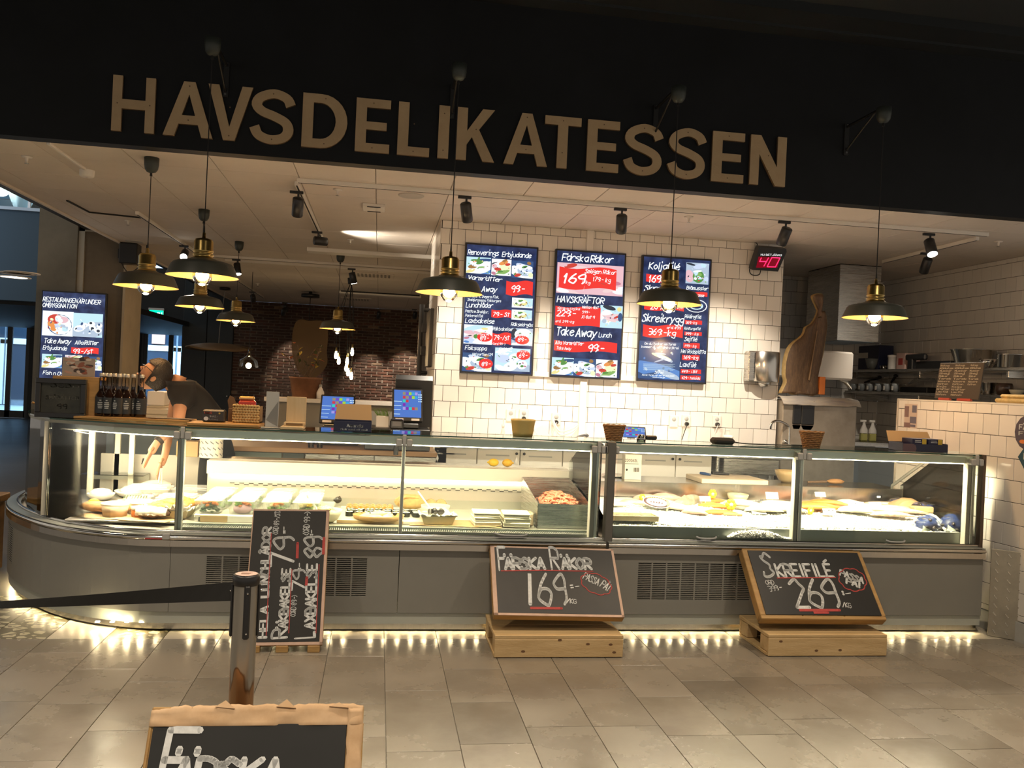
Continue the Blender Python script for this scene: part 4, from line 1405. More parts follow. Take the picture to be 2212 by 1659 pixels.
def stroke_poly(ch):
 """outlines (unit box 0..1 x 0..1) of sturdy sans capitals"""
 t = .225
 q = .165
 P = {
  'H': [[(0, 0), (t, 0), (t, .41), (1-t, .41), (1-t, 0), (1, 0), (1, 1), (1-t, 1), (1-t, .58), (t, .58), (t, 1), (0, 1)]],
  'E': [[(0, 0), (1, 0), (1, q), (.31, q), (.31, .42), (.90, .42), (.90, .57), (.31, .57), (.31, 1-q), (1, 1-q), (1, 1), (0, 1)]],
  'L': [[(0, 0), (1, 0), (1, q), (.33, q), (.33, 1), (0, 1)]],
  'I': [[(0, 0), (1, 0), (1, 1), (0, 1)]],
  'T': [[(.36, 0), (.64, 0), (.64, .835), (1, .835), (1, 1), (0, 1), (0, .835), (.36, .835)]],
  'N': [[(0, 0), (.25, 0), (.25, .62), (.72, 0), (1, 0), (1, 1), (.75, 1), (.75, .38), (.28, 1), (0, 1)]],
  'V': [[(.37, 0), (.63, 0), (1, 1), (.76, 1), (.5, .24), (.24, 1), (0, 1)]],
  'K': [[(0, 0), (.27, 0), (.27, .30), (.40, .45), (.70, 0), (1, 0), (.575, .60), (.97, 1), (.66, 1), (.27, .56), (.27, 1), (0, 1)]],
  'A': [[(0, 0), (.225, 0), (.305, .225), (.5, .225), (.5, .385), (.365, .385), (.5, .77), (.5, 1), (.385, 1)], [(1, 0), (.615, 1), (.5, 1), (.5, .77), (.635, .385), (.5, .385), (.5, .225), (.695, .225), (.775, 0)]],
 }
 if ch in P:
  return P[ch]
 if ch == 'D':
  out = [(0, 0), (.42, 0)]+[(.42+.58*sin(a), .5-.5*cos(a)) for a in [pi*k/14 for k in range(1, 14)]]+[(.42, 1), (0, 1)]
  # left half and right half ring pieces
  inn = [(.40, 1-q)]+[(.40+.34*sin(a), .5+(.5-q)*cos(a)) for a in [pi*k/14 for k in range(1, 14)]]+[(.40, q)]
  return [[(0, 0), (.24, 0), (.24, 1), (0, 1)], [(.24, 0), (.42, 0)]+[(.42+.58*sin(a), .5-.5*cos(a)) for a in [pi*k/14 for k in range(1, 14)]]+[(.42, 1), (.24, 1), (.24, 1-q)]+inn+[(.24, q)]]
 if ch == 'S':
  c = smooth([(.90, .72, 0), (.80, .855, 0), (.52, .925, 0), (.22, .84, 0), (.14, .70, 0), (.27, .585, 0), (.55, .505, 0), (.80, .40, 0), (.86, .25, 0), (.74, .12, 0), (.46, .075, 0), (.20, .15, 0), (.10, .30, 0)], 4)
  l, r = [], []
  for i, p in enumerate(c):
   d = (c[min(i+1, len(c)-1)]-c[max(i-1, 0)]).normalized()
   tk = .082
   wx = .118
   l.append((p.x-d.y*wx, p.y+d.x*tk)); r.append((p.x+d.y*wx, p.y-d.x*tk))
  return [l+r[::-1]]
for i, (ch, a, b) in enumerate(lets):
 p0, p1 = PY(a, ybase(a), 6.4), PY(b, ybase(b), 6.4)
 hgt = .386
 x0, x1 = p0.x, p1.x
 g = G()
 for po in stroke_poly(ch):
  M = MX(((x1-x0, 0, 0, x0), (0, 0, -1, 6.398), (0, hgt, 0, 3.222), (0, 0, 0, 1)))
  n = len(po)
  vs = [M @ V((x, y, 0)) for x, y in po]+[M @ V((x, y, .024)) for x, y in po]
  g.add(vs, [tuple(range(n, 2*n))]); g.add(vs, [(k, (k+1) % n, n+(k+1) % n, n+k) for k in range(n)], mi=1)
 # countersunk screws
 o = g.obj('letter', [M_ply, M_plye], sg)
 s_ = G()
 for q in {'I': [(.5, .85), (.5, .15)], 'H': [(.12, .5), (.88, .5)]}.get(ch, [(.5, .08 if ch in 'SEDLV' else .3), (.5, .92 if ch in 'SEDTA' else .6)]):
  s_.cone((x0+(x1-x0)*q[0], 6.374, 3.222+hgt*q[1]), (x0+(x1-x0)*q[0], 6.3725, 3.222+hgt*q[1]), .005, n=8)
 s_.obj('screw', M_plye, o)
# ---- menu screens
E_navy = mat('screen_navy', (.002, .003, .006), .12, emis=(.016, .03, .105), es=1, coat=.3)
def navy():
 m, nt, b, N, L = nodes_of('screen_slate')
 tc = N('ShaderNodeTexCoord'); nz = N('ShaderNodeTexNoise'); nz.inputs['Scale'].default_value = 9; nz.inputs['Detail'].default_value = 8
 L(tc.outputs['Object'], nz.inputs['Vector'])
 cr = N('ShaderNodeValToRGB'); e = cr.color_ramp.elements
 e[0].position = .35; e[0].color = (.011, .018, .065, 1); e[1].position = .75; e[1].color = (.045, .075, .20, 1)
 L(nz.outputs[0], cr.inputs[0]); L(cr.outputs[0], b.inputs['Emission Color'])
 b.inputs['Emission Strength'].default_value = .5
 b.inputs['Base Color'].default_value = (.003, .003, .005, 1); b.inputs['Roughness'].default_value = .1
 return m
E_navy = navy()
def E_(name, col, s=1):
 return mat('lit_'+name, (.0, .0, .0), .15, emis=col, es=s*.55)
WH, RD, PALE = E_('white', (.95, 1, 1), 1.05), E_('red', (.85, .038, .03)), E_('pale', (.62, .84, .92))
cols = dict(w=(.9, .96, .98), g=(.10, .28, .06), G_=(.25, .45, .12), o=(.80, .30, .08), r=(.60, .06, .04), y=(.85, .75, .30), b=(.10, .25, .60), B=(.04, .09, .22), p=(.80, .50, .55), P=(.55, .22, .30), n=(.35, .18, .06), k=(.03, .04, .06), c=(.55, .80, .88), s=(.45, .55, .68), l=(.60, .70, .90), m=(.85, .62, .62), e=(.85, .9, .55))
CE = {k: E_('tone_'+k.lower()+('x' if k.isupper() or '_' in k else ''), v) for k, v in cols.items()}
PH = {
'plate': [('c', .5, .5, .9, .9), ('B', .7, .83, .4, .1), ('w', .6, .32, .6, .42), ('b', .85, .12, .3, .12), ('w', .62, .36, .5, .36), ('n', .27, .42, .2, .13), ('y', .18, .14, .2, .1), ('w', .33, .58, .2, .15), ('g', .42, .78, .25, .08), ('g', .55, .68, .16, .1), ('G_', .62, .4, .14, .05), ('o', .34, .72, .08, .04), ('g', .5, .9, .04, .14), ('w', .45, .45, .05, .05)],
'pasta': [('w', .5, .5, .9, .9), ('k', .3, .7, .3, .12), ('w', .45, .45, .5, .4), ('e', .68, .45, .3, .3), ('o', .6, .78, .25, .12), ('r', .82, .7, .14, .08), ('n', .66, .92, .14, .07), ('p', .15, .55, .14, .14), ('r', .32, .38, .18, .1), ('G_', .55, .18, .4, .12), ('g', .45, .25, .15, .06), ('e', .7, .5, .2, .05), ('P', .12, .12, .12, .1), ('w', .6, .05, .4, .05)],
'bowl': [('B', .5, .85, .6, .25), ('n', .8, .88, .1, .1), ('w', .45, .3, .7, .32), ('s', .62, .42, .36, .3), ('w', .62, .48, .34, .16), ('l', .6, .62, .44, .17), ('w', .58, .65, .40, .14), ('g', .6, .66, .14, .07), ('k', .62, .64, .06, .03), ('r', .28, .16, .16, .1), ('g', .14, .2, .05, .05), ('e', .9, .2, .12, .14), ('B', .45, .4, .03, .04), ('B', .7, .42, .05, .03)],
'salad': [('w', .5, .5, .9, .9), ('c', .8, .6, .3, .5), ('e', .4, .5, .35, .35), ('w', .3, .55, .2, .2), ('n', .45, .3, .1, .12), ('g', .42, .7, .12, .1), ('y', .6, .35, .15, .12), ('G_', .25, .35, .1, .1), ('w', .55, .6, .1, .1), ('k', .2, .45, .05, .05), ('k', .55, .25, .05, .04), ('w', .36, .42, .08, .08), ('n', .7, .55, .05, .05)],
'salmon': [('w', .5, .5, .9, .9), ('c', .5, .9, .6, .12), ('m', .35, .45, .4, .12), ('p', .25, .6, .3, .1), ('g', .42, .4, .08, .12), ('l', .2, .2, .3, .15), ('P', .1, .3, .1, .06), ('y', .72, .82, .12, .06), ('w', .7, .2, .4, .14), ('b', .1, .1, .1, .06), ('k', .2, .42, .06, .03)],
'bun': [('s', .5, .5, .9, .9), ('k', .1, .7, .14, .3), ('w', .55, .65, .42, .34), ('c', .9, .4, .12, .4), ('g', .4, .7, .06, .04), ('w', .4, .1, .6, .1), ('p', .5, .5, .3, .14), ('B', .1, .35, .16, .06)],
'bowls': [('c', .5, .5, .9, .9), ('s', .6, .1, .6, .2), ('w', .2, .85, .2, .08), ('w', .25, .72, .16, .05), ('w', .55, .58, .17, .2), ('w', .78, .3, .15, .2), ('w', .45, .2, .22, .2), ('w', .2, .1, .2, .12), ('g', .55, .62, .06, .04), ('k', .5, .55, .03, .02), ('g', .78, .24, .05, .05), ('k', .72, .34, .03, .03), ('P', .8, .38, .03, .03), ('k', .4, .22, .03, .02), ('l', .22, .55, .2, .2)],
'shrimp': [('p', .5, .5, .9, .9)]+[(c, (i*.37+.13) % 1, (i*.61+.2) % 1, .10, .07) for i, c in enumerate('mwPmrwmpwPmrmwPmpwm')],
'crayfish': [('c', .5, .5, .9, .9), ('k', .4, .9, .3, .1), ('y', .85, .85, .1, .1), ('w', .3, .5, .3, .3), ('m', .5, .55, .4, .06), ('m', .4, .45, .35, .05), ('p', .6, .42, .35, .05), ('r', .75, .5, .15, .05), ('m', .45, .35, .3, .05), ('s', .2, .3, .1, .1), ('B', .9, .5, .1, .2)],
'mussel': [('s', .5, .5, .9, .9), ('l', .6, .85, .3, .12), ('p', .15, .35, .2, .3), ('g', .55, .35, .25, .3), ('c', .45, .5, .1, .1), ('c', .6, .3, .12, .06), ('w', .5, .6, .2, .05), ('G_', .6, .45, .1, .08), ('r', .55, .3, .03, .03), ('w', .42, .25, .07, .07), ('l', .9, .25, .1, .12), ('k', .2, .92, .2, .05), ('c', .7, .9, .05, .1), ('c', .8, .88, .05, .1)],
'oyster': [('c', .5, .75, .9, .6), ('s', .5, .25, .9, .35), ('w', .22, .35, .2, .14), ('l', .22, .33, .12, .07), ('w', .4, .5, .11, .1), ('B', .3, .55, .04, .07), ('w', .62, .55, .13, .12), ('k', .60, .6, .05, .05), ('w', .66, .4, .12, .11), ('k', .66, .38, .06, .05), ('w', .86, .3, .12, .12), ('k', .86, .28, .06, .06), ('w', .9, .5, .1, .09), ('B', .88, .55, .04, .05)],
'seafood': [('w', .5, .5, .9, .9), ('B', .56, .46, .40, .42), ('w', .57, .46, .38, .40), ('r', .4, .68, .24, .2), ('o', .3, .46, .14, .12), ('p', .62, .66, .22, .14), ('w', .5, .72, .1, .12), ('e', .3, .66, .06, .05), ('w', .58, .62, .08, .09), ('o', .36, .28, .10, .09), ('s', .62, .36, .22, .12), ('c', .72, .3, .12, .1), ('w', .58, .3, .08, .06), ('s', .72, .4, .1, .05), ('w', .8, .44, .06, .05), ('l', .5, .42, .12, .06)],
'fish': [('B', .5, .5, .9, .9), ('b', .5, .2, .8, .2), ('s', .75, .12, .3, .08), ('B', .3, .75, .3, .1), ('e', .55, .6, .26, .05), ('w', .62, .56, .2, .045), ('s', .52, .68, .14, .02), ('s', .52, .5, .16, .02), ('B', .2, .08, .3, .05)],
}
def photo(P, kind, x0, y0, x1, y1, z):
 r = P.rect(x0, y0, x1, y1, CE[PH[kind][0][0]], z)
 w_, h_ = r[2]-r[0], r[3]-r[1]
 rn = random.Random(hash(kind) % 97 if False else len(kind))
 for k, (c, u, v, ru, rv) in enumerate(PH[kind][1:]):
  P.lell(r[0]+u*w_, r[1]+v*h_, ru*w_, rv*h_, CE[c], z+.00004*(k+1), rot=rn.uniform(-.4, .4), clip=r)
 for k in range(12):
  c = PH[kind][1+k % (len(PH[kind])-1)][0]
  P.lell(r[0]+rn.uniform(.1, .9)*w_, r[1]+rn.uniform(.1, .8)*h_, rn.uniform(.02, .05)*w_, rn.uniform(.015, .04)*h_, CE[c], z+.0006+.00002*k, rot=rn.uniform(0, 3), clip=r, n=7)
def screen(label, x0, x1, z0, z1, y, draw, wall, depth=.05):
 root = thing('menu_screen', label, 'screen', ((x0+x1)/2, wall, z0), 'menu screens')
 G().rbox(x0, x1, y, y+depth, z0, z1, .004).obj('housing', M_blackp, root)
 if wall > y+depth:
  G().box((x0+x1)/2-.1, (x0+x1)/2+.1, y+depth, wall, (z0+z1)/2-.15, (z0+z1)/2+.15).obj('wall_mount', M_blackm, root)
 b = .017
 M = plane_m((x0, y-.0012, z0), (1, 0, 0), (0, 0, 1))
 pan = G().box(x0+b, x1-b, y-.001, y+.002, z0+b, z1-b).obj('screen_panel', E_navy, root)
 P = Plane(M)
 draw(P)
 P.done('display_image', pan)
 return root
ST = dict(wt=.15, slant=.18, asp=.60, gap=.16, jit=.03)
def T(P, rows, m=WH, z=.0014):
 for r in rows:
  P.text(*r, m, z, **ST)
def draw1(P):
 P.crop = (1000, 520, 11.847)
 photo(P, 'plate', 95, 400, 700, 860, .0002); photo(P, 'pasta', 742, 455, 1225, 910, .0002); photo(P, 'bowl', 1262, 500, 1785, 975, .0002)
 P.flag(1112, 1020, 1778, 1410, RD, .001)
 T(P, [('Renoverings', 125, 350, 905, 385, 125), ('Erbjudande', 1000, 405, 1740, 440, 120), ('Varmrätter', 125, 985, 980, 1050, 105), ('Take', 100, 1275, 400, 1290, 130), ('Away', 480, 1300, 860, 1315, 135), ('99:-', 1235, 1310, 1580, 1315, 165),
  ('Varmkorv, Dagens Fisk,', 110, 1440, 930, 1475, 62), ('Skaldjurssoppa, Fiskburgare', 118, 1535, 970, 1575, 62)])
 P.crop = (990, 650, 10.053)
 photo(P, 'salad', 1170, -75, 1610, 165, .0002); photo(P, 'salad', 1162, 185, 1595, 430, .0002)
 photo(P, 'salmon', 130, 505, 730, 955, .0002); photo(P, 'bun', 1165, 585, 1605, 985, .0002); photo(P, 'bowl', 100, 1115, 715, 1545, .0002); photo(P, 'bowls', 802, 1010, 1545, 1545, .0002)
 P.flag(722, 185, 1145, 375, RD, .001); P.flag(742, 690, 1138, 960, RD, .001)
 for c in ((570, 790, 165, 97), (1385, 850, 155, 97), (597, 1362, 155, 110), (1412, 1175, 150, 108)):
  P.ell(*c, RD, .001)
 T(P, [('Lunchlådor', 165, 135, 740, 150, 105), ('Pasta m Skaldjur,', 150, 245, 660, 270, 58), ('Pankerad fisk', 150, 340, 540, 358, 58), ('Laxbakelse', 150, 472, 775, 492, 100), ('Räksmörgås', 1145, 540, 1610, 560, 72), ('Räkbakelse', 745, 638, 1160, 652, 72),
  ('Fisksoppa', 145, 1055, 610, 1075, 85), ('Hel portion 129', 305, 1180, 740, 1195, 55), ('79:- St', 750, 328, 1100, 340, 85), ('89:-', 470, 850, 660, 855, 92), ('(ord 99:-)', 470, 745, 720, 760, 45), ('79:-/st', 775, 845, 1095, 855, 100), ('(ord 99:-)', 750, 950, 1020, 962, 50), ('89:-', 1290, 882, 1480, 886, 85), ('(ord 99:-)', 1235, 765, 1500, 780, 48),
  ('89:-', 505, 1412, 700, 1408, 85), ('69:-', 1315, 1228, 1500, 1226, 85), ('(ord 129:-)', 1280, 1110, 1520, 1125, 42), ('POKÉ', 880, 1090, 1160, 1100, 75), ('Bowls', 870, 1165, 1080, 1175, 45), ('Nybakat', 330, 1505, 520, 1530, 55)])
def draw2(P):
 P.crop = (1185, 530, 11.06)
 photo(P, 'shrimp', 215, 400, 1765, 1225, .0002); P.flag(262, 500, 1605, 1085, RD, .001, .09)
 P.flag(165, 1440, 1225, 1960, RD, .001, .06); photo(P, 'crayfish', 1240, 1425, 1750, 1990, .0002)
 T(P, [('Färska', 320, 360, 940, 395, 165), ('Räkor', 1000, 405, 1520, 425, 165), ('Smögen Räkor', 870, 660, 1600, 700, 95), ('169', 330, 890, 840, 920, 225), (':-kg', 800, 890, 985, 935, 70), ('179:- kg', 1050, 850, 1470, 890, 100), ('HAVSKRÄFTOR', 200, 1350, 1310, 1400, 145), ('Vid köp av 1 kg Skal', 210, 1525, 745, 1550, 55), ('Mellan 8st', 800, 1505, 1190, 1520, 65), ('599:-', 800, 1620, 985, 1625, 55)])
 P.crop = (1180, 670, 10.706)
 P.flag(188, 690, 1630, 1000, RD, .001, .12)
 photo(P, 'plate', 135, 1085, 620, 1505, .0002); photo(P, 'bowl', 640, 1110, 1125, 1545, .0002); photo(P, 'pasta', 1155, 1135, 1630, 1565, .0002)
 T(P, [('229:-', 240, 130, 680, 150, 140), ('Xl 8st 9', 815, 185, 1110, 200, 65), ('ord. 299:-kg', 210, 275, 635, 300, 55), ('Take', 230, 575, 625, 590, 185), ('Away', 680, 605, 1150, 625, 185), ('Lunch', 1210, 620, 1500, 635, 105), ('Alla Varmrätter', 205, 785, 855, 815, 80), ('Take Away', 235, 905, 570, 925, 70), ('99:-', 960, 960, 1335, 970, 170)])
def draw3(P):
 P.crop = (1370, 545, 11.44)
 photo(P, 'mussel', 1290, 245, 1830, 800, .0002)
 P.flag(300, 525, 1085, 770, RD, .001); P.flag(1290, 965, 1805, 1105, RD, .001); P.flag(255, 1150, 1225, 1465, RD, .001)
 P.ell(1530, 1325, 275, 165, WH, .001); P.ell(1530, 1325, 250, 147, E_navy, .0011); P.ell(1530, 1325, 175, 95, PALE, .0012); P.ell(1530, 1350, 120, 45, E_navy, .00125)
 T(P, [('Koljafilé', 360, 410, 1110, 440, 165), ('169:-kg', 350, 735, 1020, 760, 170), ('Skreifilé', 250, 945, 1000, 975, 140), ('269:-kg', 400, 1400, 1000, 1420, 150), ('ord 399', 1000, 1395, 1200, 1405, 60), ('Blåmusslor', 1290, 915, 1815, 940, 85), ('99:-/kasse', 1330, 1080, 1720, 1105, 75)])
 P.crop = (1370, 670, 10.057)
 P.flag(195, 305, 1050, 610, RD, .001, .12)
 for y0, y1, x0, x1 in ((210, 322, 1100, 1470), (462, 562, 1090, 1465), (705, 838, 1068, 1418), (965, 1095, 1040, 1415), (1275, 1390, 1012, 1448), (1410, 1525, 1005, 1440)):
  P.flag(x0, y0, x1, y1, RD, .001, .08)
 photo(P, 'fish', 115, 660, 975, 1515, .0002)
 for k in range(8):
  P.line([(195, 1165+19*k), (885-40*(k % 3), 1175+19*k)], 5, PALE, .0014)
 T(P, [('Skreikrygg', 175, 235, 1060, 290, 160), ('369:-kg', 300, 525, 885, 570, 130), ('ord.499', 705, 405, 1000, 420, 60), ('Rödingfilé', 1095, 170, 1450, 185, 75), ('369:-kg', 1115, 295, 1355, 305, 55), ('Rödtungafilé', 1085, 420, 1435, 435, 55), ('399:- kg', 1105, 535, 1385, 548, 55), ('Sejfilé', 1090, 665, 1360, 680, 85), ('199:- kg', 1090, 800, 1340, 812, 55), ('Hel Rödspätta', 1015, 930, 1545, 948, 80), ('169:-kg', 1065, 1060, 1380, 1075, 75), ('Laxfilé', 990, 1225, 1335, 1240, 100), ('449:- i Bit', 1030, 1355, 1360, 1365, 55), ('429:- helsida', 1030, 1495, 1420, 1510, 55),
  ('Om du tycker om torsk', 220, 745, 910, 770, 50), ('kommer du att älska Skrei', 155, 815, 960, 850, 50), ('Skrei', 440, 1375, 625, 1385, 60), ('Norsk torsk när den är som bäst.', 170, 1420, 880, 1445, 32), ('smaka norge', 395, 1465, 665, 1475, 28)], m=WH)
yscr = 8.33
for lab, fn, x0, x1 in (('menu screen headed Renoverings Erbjudande, left of three on the tiles', draw1, .763, 1.483), ('menu screen headed Färska Räkor, middle of three on the tiles', draw2, 1.655, 2.375), ('menu screen headed Koljafilé, right of three on the tiles', draw3, 2.540, 3.270)):
 p = PY(1000, 524, 8.36)
 s_ = 8.33/8.36
 screen(lab, x0*s_, x1*s_, 1.6+(1.668-1.6)*s_, 1.6+(2.934-1.6)*s_, yscr, fn, YW-.005)
def draw0(P):
 P.crop = (80, 620, 8.294)
 photo(P, 'seafood', 105, 420, 640, 890, .0002); photo(P, 'oyster', 652, 460, 1165, 910, .0002)
 P.flag(615, 1075, 1100, 1205, RD, .001, .1)
 photo(P, 'plate', 90, 1195, 440, 1455, .0002); photo(P, 'pasta', 505, 1215, 810, 1285, .0002); photo(P, 'bowl', 830, 1240, 1155, 1500, .0002)
 T(P, [('RESTAURANGEN', 105, 250, 720, 285, 75), ('ÄR', 745, 290, 840, 297, 75), ('UNDER', 870, 297, 1130, 315, 75), ('OMBYGGNATION', 100, 355, 705, 385, 75), ('Take', 125, 1000, 335, 1010, 85), ('Away', 370, 1010, 600, 1020, 85), ('Alla', 680, 1025, 825, 1030, 65), ('Rätter', 850, 1030, 1090, 1040, 70), ('Erbjudande', 105, 1115, 530, 1135, 70), ('99:-/st', 645, 1190, 985, 1200, 85), ('Fish n Chips', 105, 1560, 560, 1590, 60)])
q0, q1, q2 = PY(90, 626, 11.55), PY(231, 634, 11.55), PY(84, 770, 11.55)
screen('menu screen headed Restaurangen är under ombyggnation, on the concrete pillar', q0.x, q1.x, q0.z-1.36, q0.z, 11.55, draw0, 11.73, .06)
# ---- queue number display
q0, q1, q2 = PY(1500+745/5.53, 440+535/5.53, 8.28), PY(1500+1095/5.53, 440+550/5.53, 8.28), PY(1500+690/5.53, 440+790/5.53, 8.28)
r = thing('queue_display', 'black queue number display showing a red 40 high on the tiles', 'display', (q0.x, YW, q2.z))
ey = V((q2.x-q0.x, 0, q2.z-q0.z))*-1
M = plane_m(q2, (1, 0, .0), (0, -.35, 1))
w_ = (PY(1500+1000/5.53, 440+795/5.53, 8.28).x-q2.x); h_ = .235
G().prism([(0, 0), (w_, 0), (w_+.05, h_-.03), (w_+.04, h_), (.03, h_), (0, .03)], -.09, 0, M).obj('case', M_blackp, r)
P = Plane(M)
P.crop = (1500, 440, 5.53)
P.text('NU BETJÄNAS', 792, 618, 1042, 625, 20, E_('label_grey', (.75, .75, .75)), .002, wt=.16, asp=.6, gap=.2)
P.poly([(765, 632), (1030, 640), (990, 765), (735, 765)], mat('display_window', (.03, .0, .0), .15, emis=(.10, .0, .005), es=1), .001)
LEDR = emit('led_red', (1, .01, .06), 2.2)
for seg in ([(800, 645), (778, 690), (862, 690)], [(885, 645), (830, 745)], [(900, 690), (925, 642), (1022, 648), (968, 755), (868, 752), (897, 695)]):
 P.line(seg, 10, LEDR, .002)
P.done('digits', r)
G().cone((q0.x+.1, 8.3, q0.z-.05), (q0.x+.1, YW, q0.z+.02), .02, n=8).obj('wall_arm', M_blackm, r)
def crp(c, x, y, yy):
 return PY(c[0]+x/c[2], c[1]+y/c[2], yy)
c7 = (1500, 440, 5.53)
g = G().tube(smooth([crp(c7, 790, 800, 8.33), crp(c7, 770, 850, 8.37), crp(c7, 690, 850, 8.38), crp(c7, 660, 790, 8.38), crp(c7, 700, 640, 8.38), crp(c7, 745, 530, 8.38), crp(c7, 735, 465, 8.38), crp(c7, 590, 447, 8.38)], 5), .005, 5)
g.obj('cable', M_cord, r)
g = G().tube([crp(c7, 590, 447, 8.385), crp(c7, 850, 462, 8.385), crp(c7, 1000, 470, 8.385)], .007, 5)
single(g, 'wall_cable', M_cord, 'black cable running along the ceiling edge above the number display', 'cable')
# ---- chalk boards on pallet wood
M_chalk = mat('chalkboard_grey', (.020, .019, .0175), .5, var=.25, vscale=3)
M_chalkd = mat('chalkboard_black', (.010, .0105, .0105), .45, var=.25, vscale=3)
M_chw = mat('chalk_white', (.62, .64, .64), .8, var=.12, vscale=60)
M_chr = mat('chalk_red', (.42, .06, .055), .8, var=.12, vscale=60)
M_pine = wood('pine_pallet', (.60, .43, .22), (.46, .31, .14), 3.2, (1.2, 9, 9))
M_pineold = wood('pine_honey', (.44, .27, .095), (.32, .18, .06), 3.2, (1.2, 9, 9))
M_ppink = mat('paper_tape_pink', (.56, .39, .30), .8, var=.12, vscale=14)
M_knot = mat('wood_knot', (.14, .07, .03), .7)
def pallet(label, x0, x1, y0, y1, z1, mt, knots=((.2, .35), (.72, .6), (.5, .75))):
 r = thing('display_pallet', label, 'pallet', ((x0+x1)/2, (y0+y1)/2, ZF), 'half pallets under the chalk boards')
 th = .022
 n = 4
 G().rbox(x0, x1, y0, y0+.022, ZF+.004, z1-th-.001, .003).obj('front_board', mt, r)
 G().rbox(x0+.005, x1-.005, y1-.022, y1, ZF+.004, z1-th-.001, .003).obj('rear_board', mt, r)
 for k in range(n):
  a = y0+(y1-y0)*k/n
  G().rbox(x0, x1, a+.002, a+(y1-y0)/n-.002, z1-th, z1, .003).obj('deck_board', mt, r)
 for x in (x0, (x0+x1)/2-.04, x1-.08):
  for y in (y0+.03, y1-.13):
   G().rbox(x+.004, x+.076, y, y+.1, ZF+.022, z1-th-.001, .004).obj('block', mt, r)
  G().rbox(x, x+.08, y0+.024, y1-.024, ZF+.001, ZF+.02, .002).obj('runner', mt, r)
 g = G()
 for u, v in knots:
  c = (x0+(x1-x0)*u, y0-.0008, ZF+(z1-ZF)*v)
  g.lathe([(0, 0), (.009, 0)], 9)
  g.v[-18:] = [(c[0]+p[0]*1.4, c[1], c[2]+p[1]*.8) for p in g.v[-18:]]
 g.obj('knots', M_knot, r)
 return r
k1 = .02
y1 = PZ(1068, 1422, ZF).y; z1 = PY(1068, 1373, y1).z
pallet('pale half pallet on the floor carrying the Färska Räkor board', PY(1068, 1400, y1).x, PY(1346, 1400, y1).x, y1, 5.50, z1, M_pine, ((.22, .3), (.72, .62), (.5, .8), (.93, .25), (.9, .6)))
y2 = PZ(1660, 1419, ZF).y; z2 = PY(1660, 1371, y2).z
pallet('pale half pallet on the floor carrying the Skreifilé board', PY(1660, 1400, y2).x, PY(1916, 1400, y2).x, y2, 5.50, z2, M_pine, ((.4, .28), (.1, .7), (.6, .3)))
def board(label, M, w_, h_, th, fm, bm, border, draw, nb=3, name='chalk_board', fr=None):
 """chalk board face on a shallow wooden box: local x along width, y up, face at z=0, box behind"""
 r = thing(name, label, 'chalk board', M.translation, 'chalk price boards')
 l, rr, b_, t_ = border
 for k in range(nb):
  G().rbox(-l+(w_+l+rr)*k/nb, -l+(w_+l+rr)*(k+1)/nb-.003, -b_, h_+t_, -th+.002, -.006, .004).xf(M).obj('backing_plank', bm, r)
 G().rbox(-l, w_+rr, -b_-.002, -.004, -th, -.004, .004).xf(M).obj('lower_rail', bm, r)
 G().rbox(-l, w_+rr, h_+.004, h_+t_+.002, -th, -.004, .004).xf(M).obj('upper_rail', bm, r)
 G().rbox(-l-.002, -.002, -.003, h_+.003, -th, -.003, .004).xf(M).obj('side_rail', bm, r)
 G().rbox(w_+.002, w_+rr+.002, -.003, h_+.003, -th, -.003, .004).xf(M).obj('side_rail', bm, r)
 if fr:
  g = G()
  rn = random.Random(len(label))
  for (x0_, x1_, y0_, y1_) in ((-l, 0, -b_, h_+t_), (w_, w_+rr, -b_, h_+t_), (-l, w_+rr, h_, h_+t_), (-l, w_+rr, -b_, 0)):
   g.rbox(x0_-.001, x1_+.001, y0_, y1_, -.005, -.001, .001)
  g.xf(M).obj('paper_edging', fr, r)
 fo = G().rbox(0, w_, 0, h_, -.005, 0, .001).xf(M).obj('writing_face', fm, r)
 P = Plane(M)
 draw(P)
 P.done('chalk_lettering', fo)
 return r
CH = dict(wt=.17, asp=.55, gap=.12, jit=.01)
def cloud(P, cx, cy, rx, ry, ang, w_, n=9, bump=.10):
 pts = []
 for k in range(n*4):
  t = 2*pi*k/(n*4)
  q = 1+bump*abs(sin(n*t/2))
  x, y = rx*q*cos(t), ry*q*sin(t)
  pts.append((cx+x*cos(ang)-y*sin(ang), cy+x*sin(ang)+y*cos(ang)))
 P.line(pts, w_, M_chr, .0016, closed=True)
def d_rakor(P):
 P.crop = (900, 1100, 4.424)
 t = lambda s, x0, y0, x1, y1, h, **k: P.text(s, x0, y0, x1, y1, h, M_chw, .0015, **{**CH, **k})
 t('F', 790, 578, 860, 578, 215, wt=.13); t('ÄRSKA', 850, 572, 1225, 572, 105, wt=.25); t('R', 1292, 572, 1365, 572, 205, wt=.13); t('ÄKOR', 1395, 570, 1670, 572, 100, wt=.25)
 P.line([(805, 590), (1200, 585), (1685, 594)], 10, M_chr, .0016)
 P.line([(1078, 615), (1086, 908)], 34, M_chw, .0015); t('6', 1180, 910, 1300, 910, 290, wt=.11); t('9', 1335, 905, 1440, 905, 285, wt=.11)
 t('=', 1480, 775, 1505, 772, 70); t('-', 1530, 765, 1565, 760, 50); t('/KG', 1435, 895, 1525, 905, 42)
 P.line([(1085, 945), (1385, 948)], 26, M_chr, .0016)
 cloud(P, 1715, 715, 145, 85, .42, 9); t('PASSA', 1588, 660, 1730, 728, 62, wt=.16); t('PÅ!', 1750, 735, 1825, 785, 70, wt=.16)
q = [PY(1076, 1323, 5.12), PY(1343, 1328, 5.12), PY(1073, 1182, 5.44)]
M = plane_m(q[0], q[1]-q[0], q[2]-q[0])
